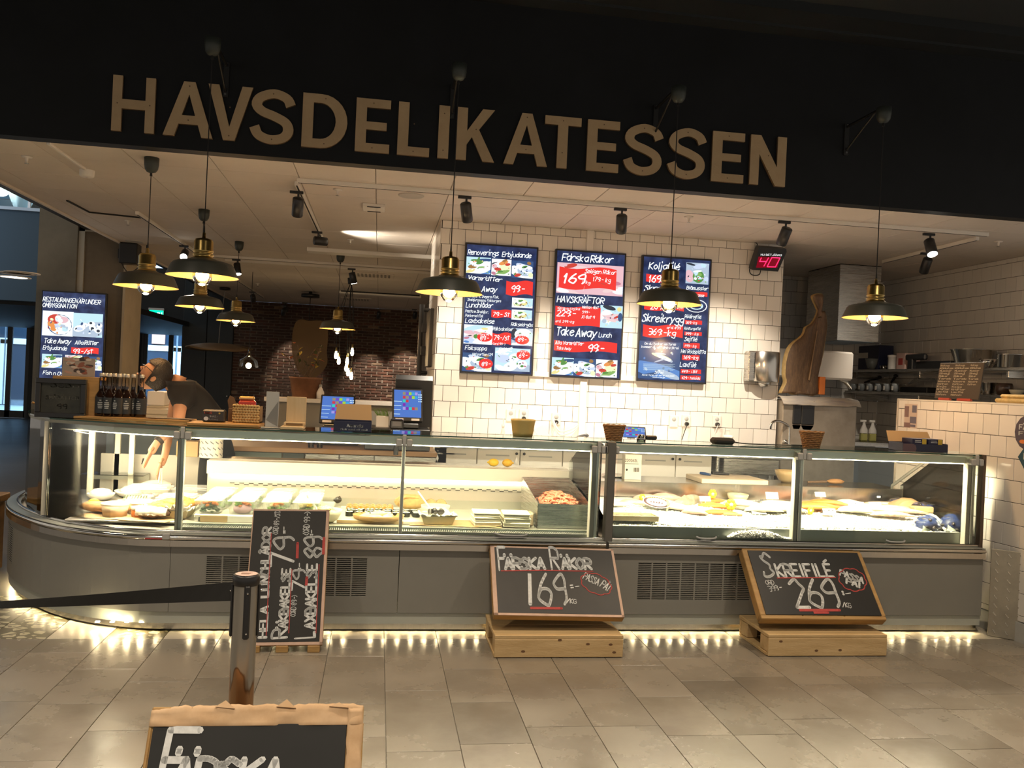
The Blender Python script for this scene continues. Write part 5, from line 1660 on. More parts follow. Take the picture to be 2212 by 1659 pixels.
board('tilted grey chalk board with pink paper edging reading Färska Räkor 169, by the fish counter corner', M, (q[1]-q[0]).length, (q[2]-q[0]).length, .055, M_chalk, M_pineold, (.025, .015, .016, .012), d_rakor, fr=M_ppink)
def d_skrei(P):
 P.crop = (1560, 1130, 3.385)
 t = lambda s, x0, y0, x1, y1, h, **k: P.text(s, x0, y0, x1, y1, h, M_chw, .0015, **{**CH, **k})
 t('S', 312, 388, 385, 392, 165, wt=.11); t('KREIFILÉ', 412, 393, 815, 393, 88, wt=.19)
 P.line([(400, 402), (600, 400), (828, 398)], 7, M_chr, .0016)
 t('ORD', 322, 450, 382, 450, 30, wt=.16); t('399:-', 348, 500, 445, 488, 36, wt=.16)
 t('2', 545, 615, 640, 615, 195, wt=.11); t('6', 660, 612, 755, 612, 190, wt=.11); t('9', 775, 610, 868, 610, 190, wt=.11)
 t(':', 890, 530, 905, 530, 34, wt=.3); t('-', 915, 530, 948, 525, 26, wt=.2); t('/KG', 882, 615, 945, 622, 34, wt=.14)
 P.line([(562, 637), (858, 637)], 20, M_chr, .0016); P.line([(668, 655), (775, 655)], 16, M_chr, .0016)
 cloud(P, 952, 415, 100, 72, .45, 7); t('PASSA', 860, 380, 1030, 442, 40, wt=.25); t('PÅ!', 908, 440, 1010, 476, 38, wt=.25)
q = [PY(1655, 1327, 5.12), PY(1905, 1330, 5.12), PY(1633, 1190, 5.44)]
M = plane_m(q[0], q[1]-q[0], q[2]-q[0])
board('tilted black chalk board on honey wood reading Skreifilé 269, before the ice', M, (q[1]-q[0]).length, (q[2]-q[0]).length, .07, M_chalkd, M_pineold, (.035, .028, .026, .014), d_skrei)
def d_tall(P):
 P.crop = (300, 1080, 2.866)
 t = lambda s, x0, y0, x1, y1, h, **k: P.text(s, x0, y0, x1, y1, h, M_chw, .0015, **{**CH, **k})
 t('HELA', 790, 850, 800, 660, 50, wt=.22); t('LUNCHLÅDOR', 800, 600, 818, 172, 52, wt=.25)
 t('7', 955, 400, 955, 320, 140, wt=.12); t('9', 958, 300, 958, 230, 125, wt=.12); t('=', 912, 205, 912, 190, 24, wt=.3); t('-', 908, 180, 908, 165, 20, wt=.3); t('(ORD 89:-/ST)', 860, 212, 876, 66, 32)
 t('R', 915, 850, 915, 800, 92, wt=.16); t('ÄKBAKELSE', 918, 790, 938, 428, 52, wt=.25)
 t('79', 1025, 555, 1030, 435, 78, wt=.14); t(':-', 1005, 425, 1005, 390, 22, wt=.3); t('(ORD 89:-)', 968, 720, 980, 588, 32)
 t('L', 1086, 850, 1086, 815, 118, wt=.16); t('AXBAKELSE', 1090, 795, 1102, 398, 62, wt=.22)
 t('89', 1136, 352, 1136, 228, 112, wt=.14); t(':-', 1080, 215, 1080, 185, 22, wt=.3); t('(ORD 99:-)', 1052, 214, 1062, 72, 36)
 for l in ([(820, 205), (800, 600), (788, 840)], [(928, 825), (948, 430)], [(1096, 825), (1116, 400)]):
  P.line(l, 5, M_chr, .0016)
 for l in ([(980, 362), (983, 268)], [(1142, 338), (1146, 236)], [(1036, 530), (1040, 480)]):
  P.line(l, 17, M_chr, .0016)
q = [PY(525, 1388, 5.16), PY(690, 1386, 5.16), PY(546, 1103, 5.44)]
M = plane_m(q[0], q[1]-q[0], q[2]-q[0])
rb = board('tall chalk board with sideways lettering reading Räkbakelse and Laxbakelse, standing upright', M, (q[1]-q[0]).length, (q[2]-q[0]).length, .05, M_chalk, M_pineold, (.004, .016, .018, .010), d_tall, fr=M_ppink)
for a in (.06, .22, .40):
 c = M @ V((a, -.03, -.03))
 G().rbox(c.x-.035, c.x+.035, c.y-.03, c.y+.03, ZF, ZF+.04, .003).obj('foot_block', M_pineold, rb)
# the board nearest the camera
def d_near(P):
 P.crop = (300, 1080, 2.866)
 t = lambda s, x0, y0, x1, y1, h, **k: P.text(s, x0, y0, x1, y1, h, M_chw, .0015, **{**CH, **k})
 t('F', 115, 1800, 305, 1800, 375, wt=.125, slant=.06); t('ÄRSKA', 190, 1800, 865, 1800, 195, wt=.21, slant=.08)
q = [PY(300, 1750, 2.55), PY(768, 1750, 2.55), PY(330, 1566, 2.75)]
q1_ = PY(748, 1562, 2.75)
w_ = (q1_-q[2]).length
ex = (q1_-q[2]).normalized()
hh_ = .48
dn = V((0, -.52, -1)).normalized()
o = q[2]+dn*hh_
M = plane_m(o, ex, -dn)
board('nearest chalk board with torn paper edging at the bottom of the picture, reading Färska', M, w_, hh_, .07, M_chalkd, M_pineold, (.012, .05, .03, .05), d_near)
# torn packing paper folded over its upper edge
g = G()
def paper(u, v):
 x = -.012+u*(w_+.06)
 e = .010*noise.noise(V((u*9, v*2, 1)))+.006*noise.noise(V((u*30, 0, 5)))
 top_ = .050+.012*sin(u*2.2)+e
 a = v
 return M @ V((x, hh_-.004+top_*min(1, a*1.4), .001+.006*noise.noise(V((u*7, v*3, 3)))-(max(0, a-.7)*.20)))
g.shell(paper, 60, 8, .002)
def paper2(u, v):
 y = hh_+.045-u*(hh_+.05)
 return M @ V((w_+.002+.046*min(1, v*1.5)+.005*noise.noise(V((u*14, v, 2))), y, .002+.004*noise.noise(V((u*9, v*2, 8)))-max(0, v-.7)*.2))
g.shell(paper2, 40, 6, .002)
for u_, hgt in ((.30, .02), (.62, .022), (.90, .012)):
 g.add([M @ V((u_*w_, hh_+.05, .004)), M @ V((u_*w_+.06, hh_+.045, .006)), M @ V((u_*w_+.03, hh_+.05+hgt, .0)), M @ V((u_*w_, hh_+.05, 0)), M @ V((u_*w_+.06, hh_+.045, .0)), M @ V((u_*w_+.03, hh_+.05+hgt, -.004))], [(0, 1, 2), (5, 4, 3), (0, 3, 4, 1), (1, 4, 5, 2), (2, 5, 3, 0)])
near = [o_ for o_ in bpy.data.objects if o_.get('label', '').startswith('nearest chalk')][0]
g.obj('torn_paper', mat('packing_paper', (.58, .40, .24), .85, col2=(.46, .29, .15), vscale=10), near)
# stand behind it
for a in (.1, w_-.1):
 p_ = M @ V((a, .02, -.07))
 G().rbox(p_.x-.025, p_.x+.025, p_.y, p_.y+.03, ZF, p_.z+.03, .003).obj('foot_block', M_pineold, near)
 p2 = M @ V((a, hh_*.8, -.075))
 G().cone(p2, (p2.x, p2.y+.18, ZF), .012, n=8).obj('prop', M_pineold, near)
# ---- queue post with belt
ps = PY(531, 1243, 3.0)
r = thing('queue_post', 'steel queue post with rusty stain and black belt head', 'queue post', (ps.x, 3.02, ZF))
M_post = mat('post_steel', (.45, .42, .37), .22, metal=1, var=.25, vscale=3, stretch=(30, 30, 1))
def rusty():
 m, nt, b, N, L = nodes_of('post_steel_rusty')
 b.inputs['Metallic'].default_value = 0.75; b.inputs['Roughness'].default_value = .3
 tc = N('ShaderNodeTexCoord'); sp = N('ShaderNodeSeparateXYZ'); nz = N('ShaderNodeTexNoise'); nz.inputs['Scale'].default_value = 22
 mp = N('ShaderNodeMapping'); mp.inputs['Scale'].default_value = (1, 1, .25)
 L(tc.outputs['Object'], mp.inputs[0]); L(mp.outputs[0], nz.inputs['Vector']); L(tc.outputs['Object'], sp.inputs[0])
 ma = N('ShaderNodeMath'); ma.operation = 'MULTIPLY_ADD'; ma.inputs[1].default_value = -9; ma.inputs[2].default_value = 5.35
 L(sp.outputs['Z'], ma.inputs[0])
 ad = N('ShaderNodeMath'); ad.operation = 'ADD'; L(ma.outputs[0], ad.inputs[0])
 m2 = N('ShaderNodeMath'); m2.operation = 'MULTIPLY_ADD'; m2.inputs[1].default_value = 3; m2.inputs[2].default_value = -1.5; L(nz.outputs[0], m2.inputs[0]); L(m2.outputs[0], ad.inputs[1])
 cr = N('ShaderNodeValToRGB'); e = cr.color_ramp.elements
 e[0].position = .25; e[0].color = (.34, .32, .28, 1); e[1].position = .6; e[1].color = (.34, .19, .09, 1)
 k = e.new(.42); k.color = (.16, .09, .045, 1)
 L(ad.outputs[0], cr.inputs[0]); L(cr.outputs[0], b.inputs['Base Color'])
 return m
zt = ps.z
G().cone((ps.x, 3.02, ZF+.02), (ps.x, 3.02, zt-.02), .0405, n=28).obj('tube', rusty(), r)
G().lathe([(0, 0), (.17, 0), (.17, .012), (.15, .022), (.05, .032), (.042, .04)], 32, (ps.x, 3.02, ZF)).obj('base', M_post, r)
hd = G().lathe([(.042, -.035), (.0445, -.033), (.0445, -.004), (.041, 0), (0, .001)], 28, (ps.x, 3.02, zt)).obj('head', M_blackp, r)
G().lathe([(0, .0018), (.036, .0018)], 24, (ps.x, 3.02, zt)).obj('label_disc', mat('pale_pink_label', (.62, .42, .36), .5), hd)
P = Plane(plane_m((ps.x, 3.02, zt+.0025), (1, 0, 0), (0, 1, 0)))
g, w__ = letters('PERSON', .008, wt=.2)
P.g.merge(g, P.M @ TR(-.02, -.004, 0) @ MX.Diagonal((.04/w__, 1, 1, 1)), P.mi(M_knot)) if False else None
g = G()
for k in range(3):
 g.box(-.018+.0, .018-.004*k, .008-.009*k, .012-.009*k, 0, .0004)
g.xf(TR(ps.x, 3.02, zt+.0018)).obj('label_print', M_knot, hd)
for a, nm in ((-75, 'clip'), (-175, 'clip'), (5, 'clip')):
 M = TR(ps.x, 3.02, 0) @ RZ(a)
 cl = G().rbox(.038, .048, -.011, .011, zt-.21, zt-.03, .005).xf(M).obj(nm, M_blackp, r)
 for z in (zt-.055, zt-.19):
  G().ball(M @ V((.049, 0, z)), .0035, 8, 6).obj('rivet', M_chrome, cl)
# the belt, running off to the left
b0, b1 = PY(502, 1275, 3.0), PY(0, 1303, 3.9)
g = G()
pe = V((b1.x-1.2, b1.y+.85, b1.z-.02))
pts = [(ps.x-.045, 3.02), ]
def belt(u, v):
 a = V((ps.x-.046, 3.02, (PY(505, 1258, 3.02).z+PY(505, 1297, 3.02).z)/2))
 c = V((b1.x, b1.y, PY(0, 1302, 3.9).z)); e_ = a+(c-a)*1.35
 p = a.lerp(e_, u)
 hw = (.5-v)*.064*(1-.55*min(1, u/.75))
 return p+V((0, .012*sin(u*5)*(v-.5), -.03*sin(pi*u*.7)*.3+hw))
vs = []
for k in range(25):
 for v in (0, 1):
  vs.append(belt(k/24, v))
n_ = len(vs)
vs2 = vs+[p+V((0, .002, 0)) for p in vs]
fs = []
for k in range(24):
 a = 2*k
 fs += [(a, a+1, a+3, a+2), (n_+a+2, n_+a+3, n_+a+1, n_+a), (a, a+2, n_+a+2, n_+a), (a+1, n_+a+1, n_+a+3, a+3)]
g.add(vs2, fs)
g.obj('belt', mat('black_webbing', (.012, .012, .011), .75), r)
# ================================================================== FOOD IN THE CASES
M_tub = film('clear_plastic', (.85, .86, .82), .20, .08)
M_lid = film('clear_lid', (.95, .95, .92), .34, .06)
M_paper = mat('white_paper', (.74, .70, .62), .8)
M_brownp = mat('brown_paper', (.50, .34, .17), .85, var=.12, vscale=12)
M_kraft = mat('kraft_card', (.42, .28, .14), .85)
M_kraftl = mat('paper_cup_beige', (.66, .50, .33), .7)
M_green = mat('salad_green', (.16, .30, .05), .6, var=.4, vscale=40)
M_dgreen = mat('spinach_green', (.035, .075, .02), .6, var=.5, vscale=50)
M_salmon = mat('salmon_orange', (.80, .26, .06), .35, col2=(.66, .19, .04), vscale=25, stretch=(1, 6, 1))
M_ham = mat('pink_rice', (.55, .33, .38), .6)
M_egg = mat('egg_cream', (.80, .66, .36), .55, var=.2, vscale=30)
M_lemon = mat('lemon_yellow', (.78, .52, .02), .45, bump=.2, bscale=60)
M_lemonb = mat('lemon_ripe', (.74, .42, .02), .45, bump=.2, bscale=60)
M_gold2 = mat('fried_golden', (.62, .27, .05), .6, col2=(.42, .15, .025), vscale=30, bump=.5, bscale=45)
M_bread = mat('baked_crust', (.50, .27, .10), .6, col2=(.32, .15, .05), vscale=14)
M_white_f = mat('white_fish', (.80, .72, .62), .35, col2=(.72, .58, .47), vscale=12, stretch=(1, 5, 1))
M_pinkf = mat('pink_fish', (.74, .45, .38), .35, col2=(.62, .28, .22), vscale=12, stretch=(1, 5, 1))
M_greyf = mat('fish_skin_grey', (.16, .15, .11), .28, col2=(.34, .32, .25), vscale=26)
M_silver = mat('herring_silver', (.45, .47, .48), .18, metal=.5, col2=(.12, .14, .16), vscale=12)
M_shell = mat('mussel_shell', (.016, .015, .018), .22, col2=(.07, .055, .05), vscale=14)
M_rice = mat('sushi_rice', (.82, .80, .72), .6)
M_nori = mat('nori', (.010, .013, .009), .5)
M_shrimp = mat('shrimp_pink', (.70, .20, .10), .4, col2=(.75, .38, .26), vscale=60)
M_bowlw = mat('cream_bowl', (.72, .66, .48), .3)
M_wplate = wood('oak_plate', (.50, .30, .12), (.38, .21, .08), 4)
M_chip = mat('wood_chip_tray', (.62, .52, .32), .7, var=.1, vscale=14)
M_foil = mat('foil', (.75, .74, .70), .15, metal=1, var=.2, vscale=30)
DZ = .612
def scatter_bits(g, c, rx, ry, rz, n, size, mi=0, seed=0, flat=.5):
 rn = random.Random(seed)
 for k in range(n):
  a, q = rn.uniform(0, 2*pi), sqrt(rn.random())
  x, y = rx*q*cos(a), ry*q*sin(a)
  z = rz*(1-q*q)*rn.uniform(.7, 1)
  s = size*rn.uniform(.6, 1.2)
  g.ball((c[0]+x, c[1]+y, c[2]+z), (s, s*rn.uniform(.5, 1), s*flat), 7, 4, mi, .15, k, RZ(rn.uniform(0, 180)) @ RX(rn.uniform(-30, 30)))
 return g
# ---- salad boxes
def box_shape(w_, d_, h_, lid=True):
 g = G()
 t = .004
 i = .012
 for k, (a, b, m) in enumerate(((0, h_, 0),)):
  vs = []
  for z, q in ((0, i), (h_, 0)):
   vs += [(-w_/2+q, -d_/2+q, z), (w_/2-q, -d_/2+q, z), (w_/2-q, d_/2-q, z), (-w_/2+q, d_/2-q, z)]
  g.add(vs, [(0, 3, 2, 1)]+[(k, (k+1) % 4, 4+(k+1) % 4, 4+k) for k in range(4)])
 return g
tub_me = box_shape(.165, .15, .085).mesh('tub', M_tub)
lid_me = G().rbox(-.086, .086, -.078, .078, .085, .094, .003).rbox(-.07, .07, -.062, .062, .094, .101, .004).mesh('lid', M_lid)
def fill_me(k, seed):
 g = G()
 if k == 0:
  scatter_bits(g, (0, 0, .012), .055, .05, .05, 46, .017, 0, seed); scatter_bits(g, (0, 0, .055), .05, .045, .02, 12, .018, 1, seed+1)
  return g.mesh('salad', [M_dgreen, M_salmon])
 if k == 1:
  g.ball((0, -.005, .03), (.06, .052, .032), 16, 8, 0); scatter_bits(g, (.0, 0, .055), .055, .045, .02, 14, .016, 1, seed); scatter_bits(g, (-.03, 0, .06), .02, .03, .015, 8, .015, 2, seed+1)
  return g.mesh('salad', [M_ham, M_salmon, M_green])
 scatter_bits(g, (0, 0, .012), .06, .05, .055, 40, .018, 0, seed); scatter_bits(g, (0, 0, .055), .045, .035, .018, 9, .018, 1, seed+1); scatter_bits(g, (.02, 0, .06), .03, .03, .012, 5, .02, 2, seed+2)
 return g.mesh('salad', [M_green, M_egg, (M_lemon, M_pinkf, M_egg, M_salmon)[seed % 4]])
tray = thing('display_board', 'pale raised board under the clear salad boxes, brown paper hanging at its front', 'board', (-.85, 6.1, DZ))
TZ = .657
G().rbox(-1.14, -.28, 5.80, 6.52, TZ-.018, TZ, .003).obj('board', mat('board_white', (.70, .66, .57), .5), tray)
for x in (-1.1, -.34):
 for y in (5.86, 6.44):
  G().box(x-.02, x+.02, y-.02, y+.02, DZ-.002, TZ-.018).obj('foot', M_greyp, tray)
G().rbox(-1.10, -.93, 5.792, 5.798, .612, TZ-.004, .001).rbox(-.75, -.30, 5.792, 5.798, .612, TZ-.004, .001).obj('brown_apron', M_brownp, tray)
G().rbox(-.93, -.75, 5.791, 5.797, .612, TZ-.004, .001).obj('white_apron', M_paper, tray)
nb = 0
fl_lab = ['clear salad box with dark spinach and salmon, front row left end', 'clear salad box with pink rice and green leaves, front row second from left', 'clear salad box with pale green salad, front row third from left', 'clear salad box with lemon and greens, front row behind the chalk board']
for r_ in range(4):
 for c_ in range(4):
  x = -1.055+.205*c_+RND.uniform(-.006, .006)
  y = 5.885+.165*r_
  nb += 1
  lab = fl_lab[c_] if r_ == 0 else 'clear salad box with mixed greens in the rows behind the front salad boxes'
  o = thing('salad_box', lab, 'salad box', (x, y, TZ), 'clear salad boxes', world=False)
  o.rotation_euler = (0, 0, RND.uniform(-.05, .05))
  link('tub', tub_me, o); link('lid', lid_me, o)
  link('salad', fill_me(c_ if (r_ == 0 and c_ < 2) else 2, nb), o)
# ---- bowls, plates
def bowl(label, c, r_, h_, m, fill=None, fm=None, cat='bowl', name='bowl', sx_=1, sy_=1, foot=.5, n=32, th=.006, group=None):
 o = thing(name, label, cat, c, group)
 pr = [(0, 0), (r_*foot, 0), (r_*(foot+.25), h_*.25), (r_*.92, h_*.65), (r_, h_), (r_-th, h_), (r_*.9-th, h_*.65), (r_*(foot+.2)-th, h_*.28), (0, th)]
 G().lathe(pr, n, c, sx=sx_, sy=sy_).obj('bowl_body', m, o)
 if fill:
  fill(o, c)
 return o
def P3(cr, x, y, z):
 return PZ(cr[0]+x/cr[2], cr[1]+y/cr[2], z)
cA, cB, cC, cD, cE_, cF, cG_, cH = (30, 940, 7.213), (190, 1010, 10.367), (380, 1020, 10.055), (560, 1030, 10.055), (740, 1030, 10.055), (1320, 1040, 9.217), (1540, 1050, 9.217), (1740, 1040, 5.978)
p = PZ(700, 1117, TZ)
def pot(o, c):
 scatter_bits(G(), (c[0], c[1], c[2]+.045), .085, .075, .06, 60, .02, 0, 5).obj('potato_salad', M_egg, o)
bowl('cream bowl heaped with potato salad behind the tall chalk board', (p.x, p.y+.08, DZ), .115, .085, M_bowlw, pot)
s_ = PZ(690, 1090, .70)
single(G().tube(smooth([(p.x-.05, p.y+.02, .70), (p.x-.085, p.y+.05, .75), (p.x-.115, p.y+.07, .79)], 4), [.008]*8+[.014]).ball((p.x-.115, p.y+.07, .79), (.016, .01, .022), 10, 6), 'serving_spoon', mat('white_melamine', (.85, .83, .78), .3), 'white spoon standing in the potato salad bowl', 'spoon')
# white sushi board with rolls
sb = thing('sushi_board', 'white board under the sushi rolls in the middle of the long counter', 'board', (.0, 6.15, DZ))
G().rbox(-.24, .36, 5.86, 6.48, DZ-.001, DZ+.02, .003).obj('board', MATS['board_white'], sb)
G().rbox(-.24, .2, 5.852, 5.858, DZ, DZ+.02, .001).obj('brown_apron', M_brownp, sb)
SZ = DZ+.021
nig = G().rbox(-.018, .018, -.028, .028, 0, .022, .008).mesh('rice', M_rice)
top_me = G().grid(lambda u, v: ((u-.5)*.042, (v-.5)*.07, .036-.016*(2*abs(v-.5))**2-.012*(2*abs(u-.5))**2), 8, 8).mesh('salmon_slice', M_salmon)
for r_ in range(2):
 for k in range(8):
  x, y = -.175+.042*k, 6.30+.085*r_
  o = thing('salmon_nigiri', 'orange salmon topped rice piece in the rows at the back of the sushi board', 'sushi', (x, y, SZ+(.022 if r_ else 0)*0), 'salmon nigiri', world=False)
  link('rice', nig, o); link('salmon_slice', top_me, o)
maki = G().lathe([(0, 0), (.026, 0), (.026, .03)], 14).mesh('nori_band', M_nori)
mrice = G().lathe([(0, .0305), (.0245, .0305)], 14).mesh('rice', M_rice)
mfill = [G().ball((0, 0, .031), (.010, .008, .004), 8, 4).mesh('filling', m_) for m_ in (M_green, M_salmon, M_egg)]
k = 0
for r_ in range(3):
 for q in range(8):
  x, y = -.16+.064*q+RND.uniform(-.008, .008), 6.03+.072*r_+RND.uniform(-.008, .008)
  o = thing('maki_roll', 'seaweed wrapped rice roll with green filling' if q < 4 else 'seaweed wrapped rice roll with pale filling', 'sushi', (x, y, SZ), 'maki rolls', world=False)
  o['label'] += ', left part of the sushi board' if q < 4 else ', right part of the sushi board'
  link('nori_band', maki, o); link('rice', mrice, o); link('filling', mfill[0 if q < 4 else 2], o)
  k += 1
# open mussel shells
def mussel(label, c, rz, s=1, openq=35, grp='open mussels', mt=None):
 o = thing('mussel', label, 'mussel', c, grp)
 for sg_ in (1, -1):
  M = TR(*c) @ RZ(rz) @ RY(90-0) @ RX(sg_*openq) @ MX.Diagonal((s, s, s, 1))
  g = G()
  g.grid(lambda u, v: M @ V((.055*(u-.5)*2*(.25+.75*sin(pi*min(v*1.05, 1)))*.5, .03+.05*v*1.3-.03, sg_*.012*sin(pi*u)*sin(pi*v)+sg_*.002)), 8, 8)
  g.obj('valve', mt or M_shell, o)
 return o
mussel('black open mussel shells standing behind the white rolls', (.22, 6.37, SZ+.055), 20, 1.1)
mussel('black mussel beside the white spoon at the back', (-.235, 6.40, SZ+.055), 70, .9)
# tan wraps and shells
def lump(c, r3, seed, m, M=None, jit=.08, nu=18, nv=10):
 return G().ball(c, r3, nu, nv, 0, jit, seed, M)
c = PZ(832, 1083, SZ)
single(lump((.265, 6.40, DZ+.075), (.115, .07, .055), 3, None, RZ(8)).tube(smooth([(.16, 6.36, DZ+.06), (.22, 6.33, DZ+.12), (.32, 6.36, DZ+.11)], 4), .012, 6), 'folded_wrap', mat('tan_flatbread', (.55, .36, .14), .75, var=.25, vscale=14), 'large tan folded flatbread at the back of the long counter', 'bread')
for k, (dx, l) in enumerate(((.42, 'left'), (.495, 'right'))):
 g = G()
 def sc_(u, v, dx=dx):
  a = -pi*.5+pi*(u-.5)*1.15+pi
  rr = .045*v*(1+.04*sin(u*40))
  return (dx+rr*sin((u-.5)*2.6), 6.47+.01*v, DZ+.045+rr*cos((u-.5)*2.6)+.0)
 g.shell(sc_, 22, 6, .006)
 single(g, 'scallop_shell', mat('scallop_tan', (.58, .40, .17), .5, var=.2, vscale=30), 'tan scallop shell standing behind the cream bowl, '+l+' of two', 'shell', 'scallop shells')
pc = PZ(903, 1093, DZ+.05)
def cr_(o, c):
 G().lathe([(0, .06), (.085, .06)], 24, c).obj('sauce', mat('pale_sauce', (.82, .78, .62), .35), o)
bowl('cream bowl of pale sauce with a ladle, right of the counter upright', (.435, 6.18, DZ), .105, .085, M_bowlw, cr_, foot=.6)
single(G().tube(smooth([(.40, 6.17, DZ+.06), (.36, 6.2, DZ+.11), (.31, 6.25, DZ+.17)], 4), .006, 7).ball((.40, 6.17, DZ+.065), (.025, .02, .01), 10, 6), 'ladle', MATS['white_melamine'], 'white ladle leaning in the pale sauce bowl', 'ladle')
# oval wooden plate with pastries
po = PZ(803, 1118, DZ+.02)
pc = (.035+.0, 5.93, DZ+.02)
o = thing('oval_platter', 'oval wooden platter of filled pastries near the counter glass', 'platter', pc)
G().lathe([(0, 0), (.155, 0), (.165, .006), (.175, .03), (.168, .031), (.155, .012), (0, .010)], 40, pc, sx=1, sy=.72).obj('platter_body', M_wplate, o)
for k in range(7):
 a = 2*pi*k/7
 q = (pc[0]+.085*cos(a)*(k > 0), pc[1]+.055*sin(a)*(k > 0), pc[2]+.012+(.02 if k == 0 else 0))
 t = tag(lump(q, (.055, .035, .024), 20+k, None, RZ(40*k), .12).obj('pastry', mat('pale_pastry', (.74, .52, .26), .55, col2=(.80, .66, .44), vscale=18)), 'pale baked pastry lying on the oval wooden platter', 'pastry', 'pastries on the oval platter')
# wood chip tray lined with crumpled paper
def crumple(c, w_, d_, h_, seed, m=M_paper):
 def f(u, v):
  e = noise.noise(V((u*7+seed, v*7, seed)))*.022+noise.noise(V((u*17, v*17+seed, 2)))*.010
  edge = max(abs(u-.5), abs(v-.5))*2
  return (c[0]+(u-.5)*w_*(1+.08*edge), c[1]+(v-.5)*d_, c[2]+h_*(edge**3)*.8+.012+e*(.3+edge))
 return G().shell(f, 22, 18, .002)
def chip_tray(label, c, w_, d_, h_, seed, rz=0, paper=True):
 o = thing('wood_chip_tray', label, 'tray', c)
 M = TR(*c) @ RZ(rz)
 g = G()
 i = .02
 vs = []
 for z, q in ((0, i), (h_, 0)):
  vs += [(-w_/2+q, -d_/2+q, z), (w_/2-q, -d_/2+q, z), (w_/2-q, d_/2-q, z), (-w_/2+q, d_/2-q, z)]
 vi = []
 for z, q in ((.004, i+.004), (h_, .004)):
  vi += [(-w_/2+q, -d_/2+q, z), (w_/2-q, -d_/2+q, z), (w_/2-q, d_/2-q, z), (-w_/2+q, d_/2-q, z)]
 g.add(vs+vi, [(0, 3, 2, 1), (8, 9, 10, 11)]+[(k, (k+1) % 4, 4+(k+1) % 4, 4+k) for k in range(4)]+[(8+(k+1) % 4, 8+k, 12+k, 12+(k+1) % 4) for k in range(4)]+[(4+k, 4+(k+1) % 4, 12+(k+1) % 4, 12+k) for k in range(4)])
 g.xf(M).obj('tray_body', M_chip, o)
 if paper:
  crumple((0, 0, h_*.35), w_*1.02, d_*1.05, h_*.75, seed).xf(M).obj('crumpled_paper', M_paper, o)
 return o
ct = (.43, 5.90, DZ+.004)
chip_tray('wood chip tray lined with crumpled white paper holding dark mussels, right of the upright', ct, .23, .19, .06, 3, 3)
for k in range(3):
 mussel('dark closed mussel lying in the crumpled white paper', (ct[0]-.05+.05*k, ct[1]-.01+.015*k, ct[2]+.075), 40*k, .9, 8, 'mussels in crumpled paper')
def sheet(name, label, c, w_, d_, rz, m, amp=.006, seed=1, group=None, drop=.0):
 M = TR(*c) @ RZ(rz)
 def f(u, v):
  e = noise.noise(V((u*3+seed, v*3, seed)))*amp
  return M @ V(((u-.5)*w_, (v-.5)*d_, .004+abs(e)+drop*max(0, .12-v)))
 return single(G().shell(f, 14, 10, .0015), name, m, label, 'paper', group)
sheet('brown_paper', 'brown paper sheet under the crumpled paper tray and white box stacks', (.56, 5.93, DZ-.002), .62, .28, -4, M_brownp, .008, 7)
# stacks of white square trays
wt_me = G().rbox(-.09, .09, -.09, .09, 0, .026, .004).mesh('tray_body', mat('white_card_tray', (.80, .74, .58), .7))
wl_me = G().rbox(-.093, .093, -.093, .093, .020, .030, .003).mesh('tray_rim', mat('white_card_rim', (.84, .79, .64), .7))
for sx_, sy_, n_, nm in ((.76, 5.89, 3, 'left'), (.965, 5.87, 3, 'right')):
 for k in range(n_):
  o = thing('card_tray', 'white card tray, %s in the %s of the two stacks beside the shrimp bin' % (('bottom', 'middle', 'topmost')[k], nm), 'tray', (sx_+RND.uniform(-.004, .004), sy_, DZ+.006+.0305*k), 'white card trays', world=False)
  o.rotation_euler = (0, 0, RND.uniform(-.06, .06))
  link('tray_body', wt_me, o); link('tray_rim', wl_me, o)
single(G().rbox(1.065, 1.095, 5.87, 5.98, DZ, DZ+.09, .008), 'paper_sleeve', M_kraftl, 'small beige paper sleeve squeezed between white trays and shrimp bin', 'packaging')
# steel shrimp bin
b0, b1 = 1.105, 1.475
o = thing('shrimp_bin', 'tall steel bin holding the pink shrimp heap', 'bin', (1.29, 6.1, DZ))
yf, yr = 5.80, 6.50
zt0, zt1 = .735, .885
def quad(g, pts, t, nrm):
 n_ = V(nrm)*t
 v = [V(p) for p in pts]
 g.add(v+[p+n_ for p in v], [(0, 1, 2, 3), (7, 6, 5, 4), (0, 4, 5, 1), (1, 5, 6, 2), (2, 6, 7, 3), (3, 7, 4, 0)])
for nm, pts, n_ in (('front_plate', [(b0, yf, DZ), (b1, yf, DZ), (b1, yf, zt0+.045), (b0, yf, zt0+.045)], (0, 1, 0)), ('rear_plate', [(b0, yr, DZ), (b1, yr, DZ), (b1, yr, zt1), (b0, yr, zt1)], (0, -1, 0)), ('side_plate', [(b0, yf, DZ), (b0, yr, DZ), (b0, yr, zt1), (b0, yf, zt0+.045)], (1, 0, 0)), ('side_plate', [(b1, yf, DZ), (b1, yr, DZ), (b1, yr, zt1), (b1, yf, zt0+.045)], (-1, 0, 0)), ('floor_plate', [(b0, yf, DZ+.001), (b1, yf, DZ+.001), (b1, yr, DZ+.001), (b0, yr, DZ+.001)], (0, 0, 1))):
 g = G()
 quad(g, pts, .003, n_)
 g.obj(nm, M_steel, o)
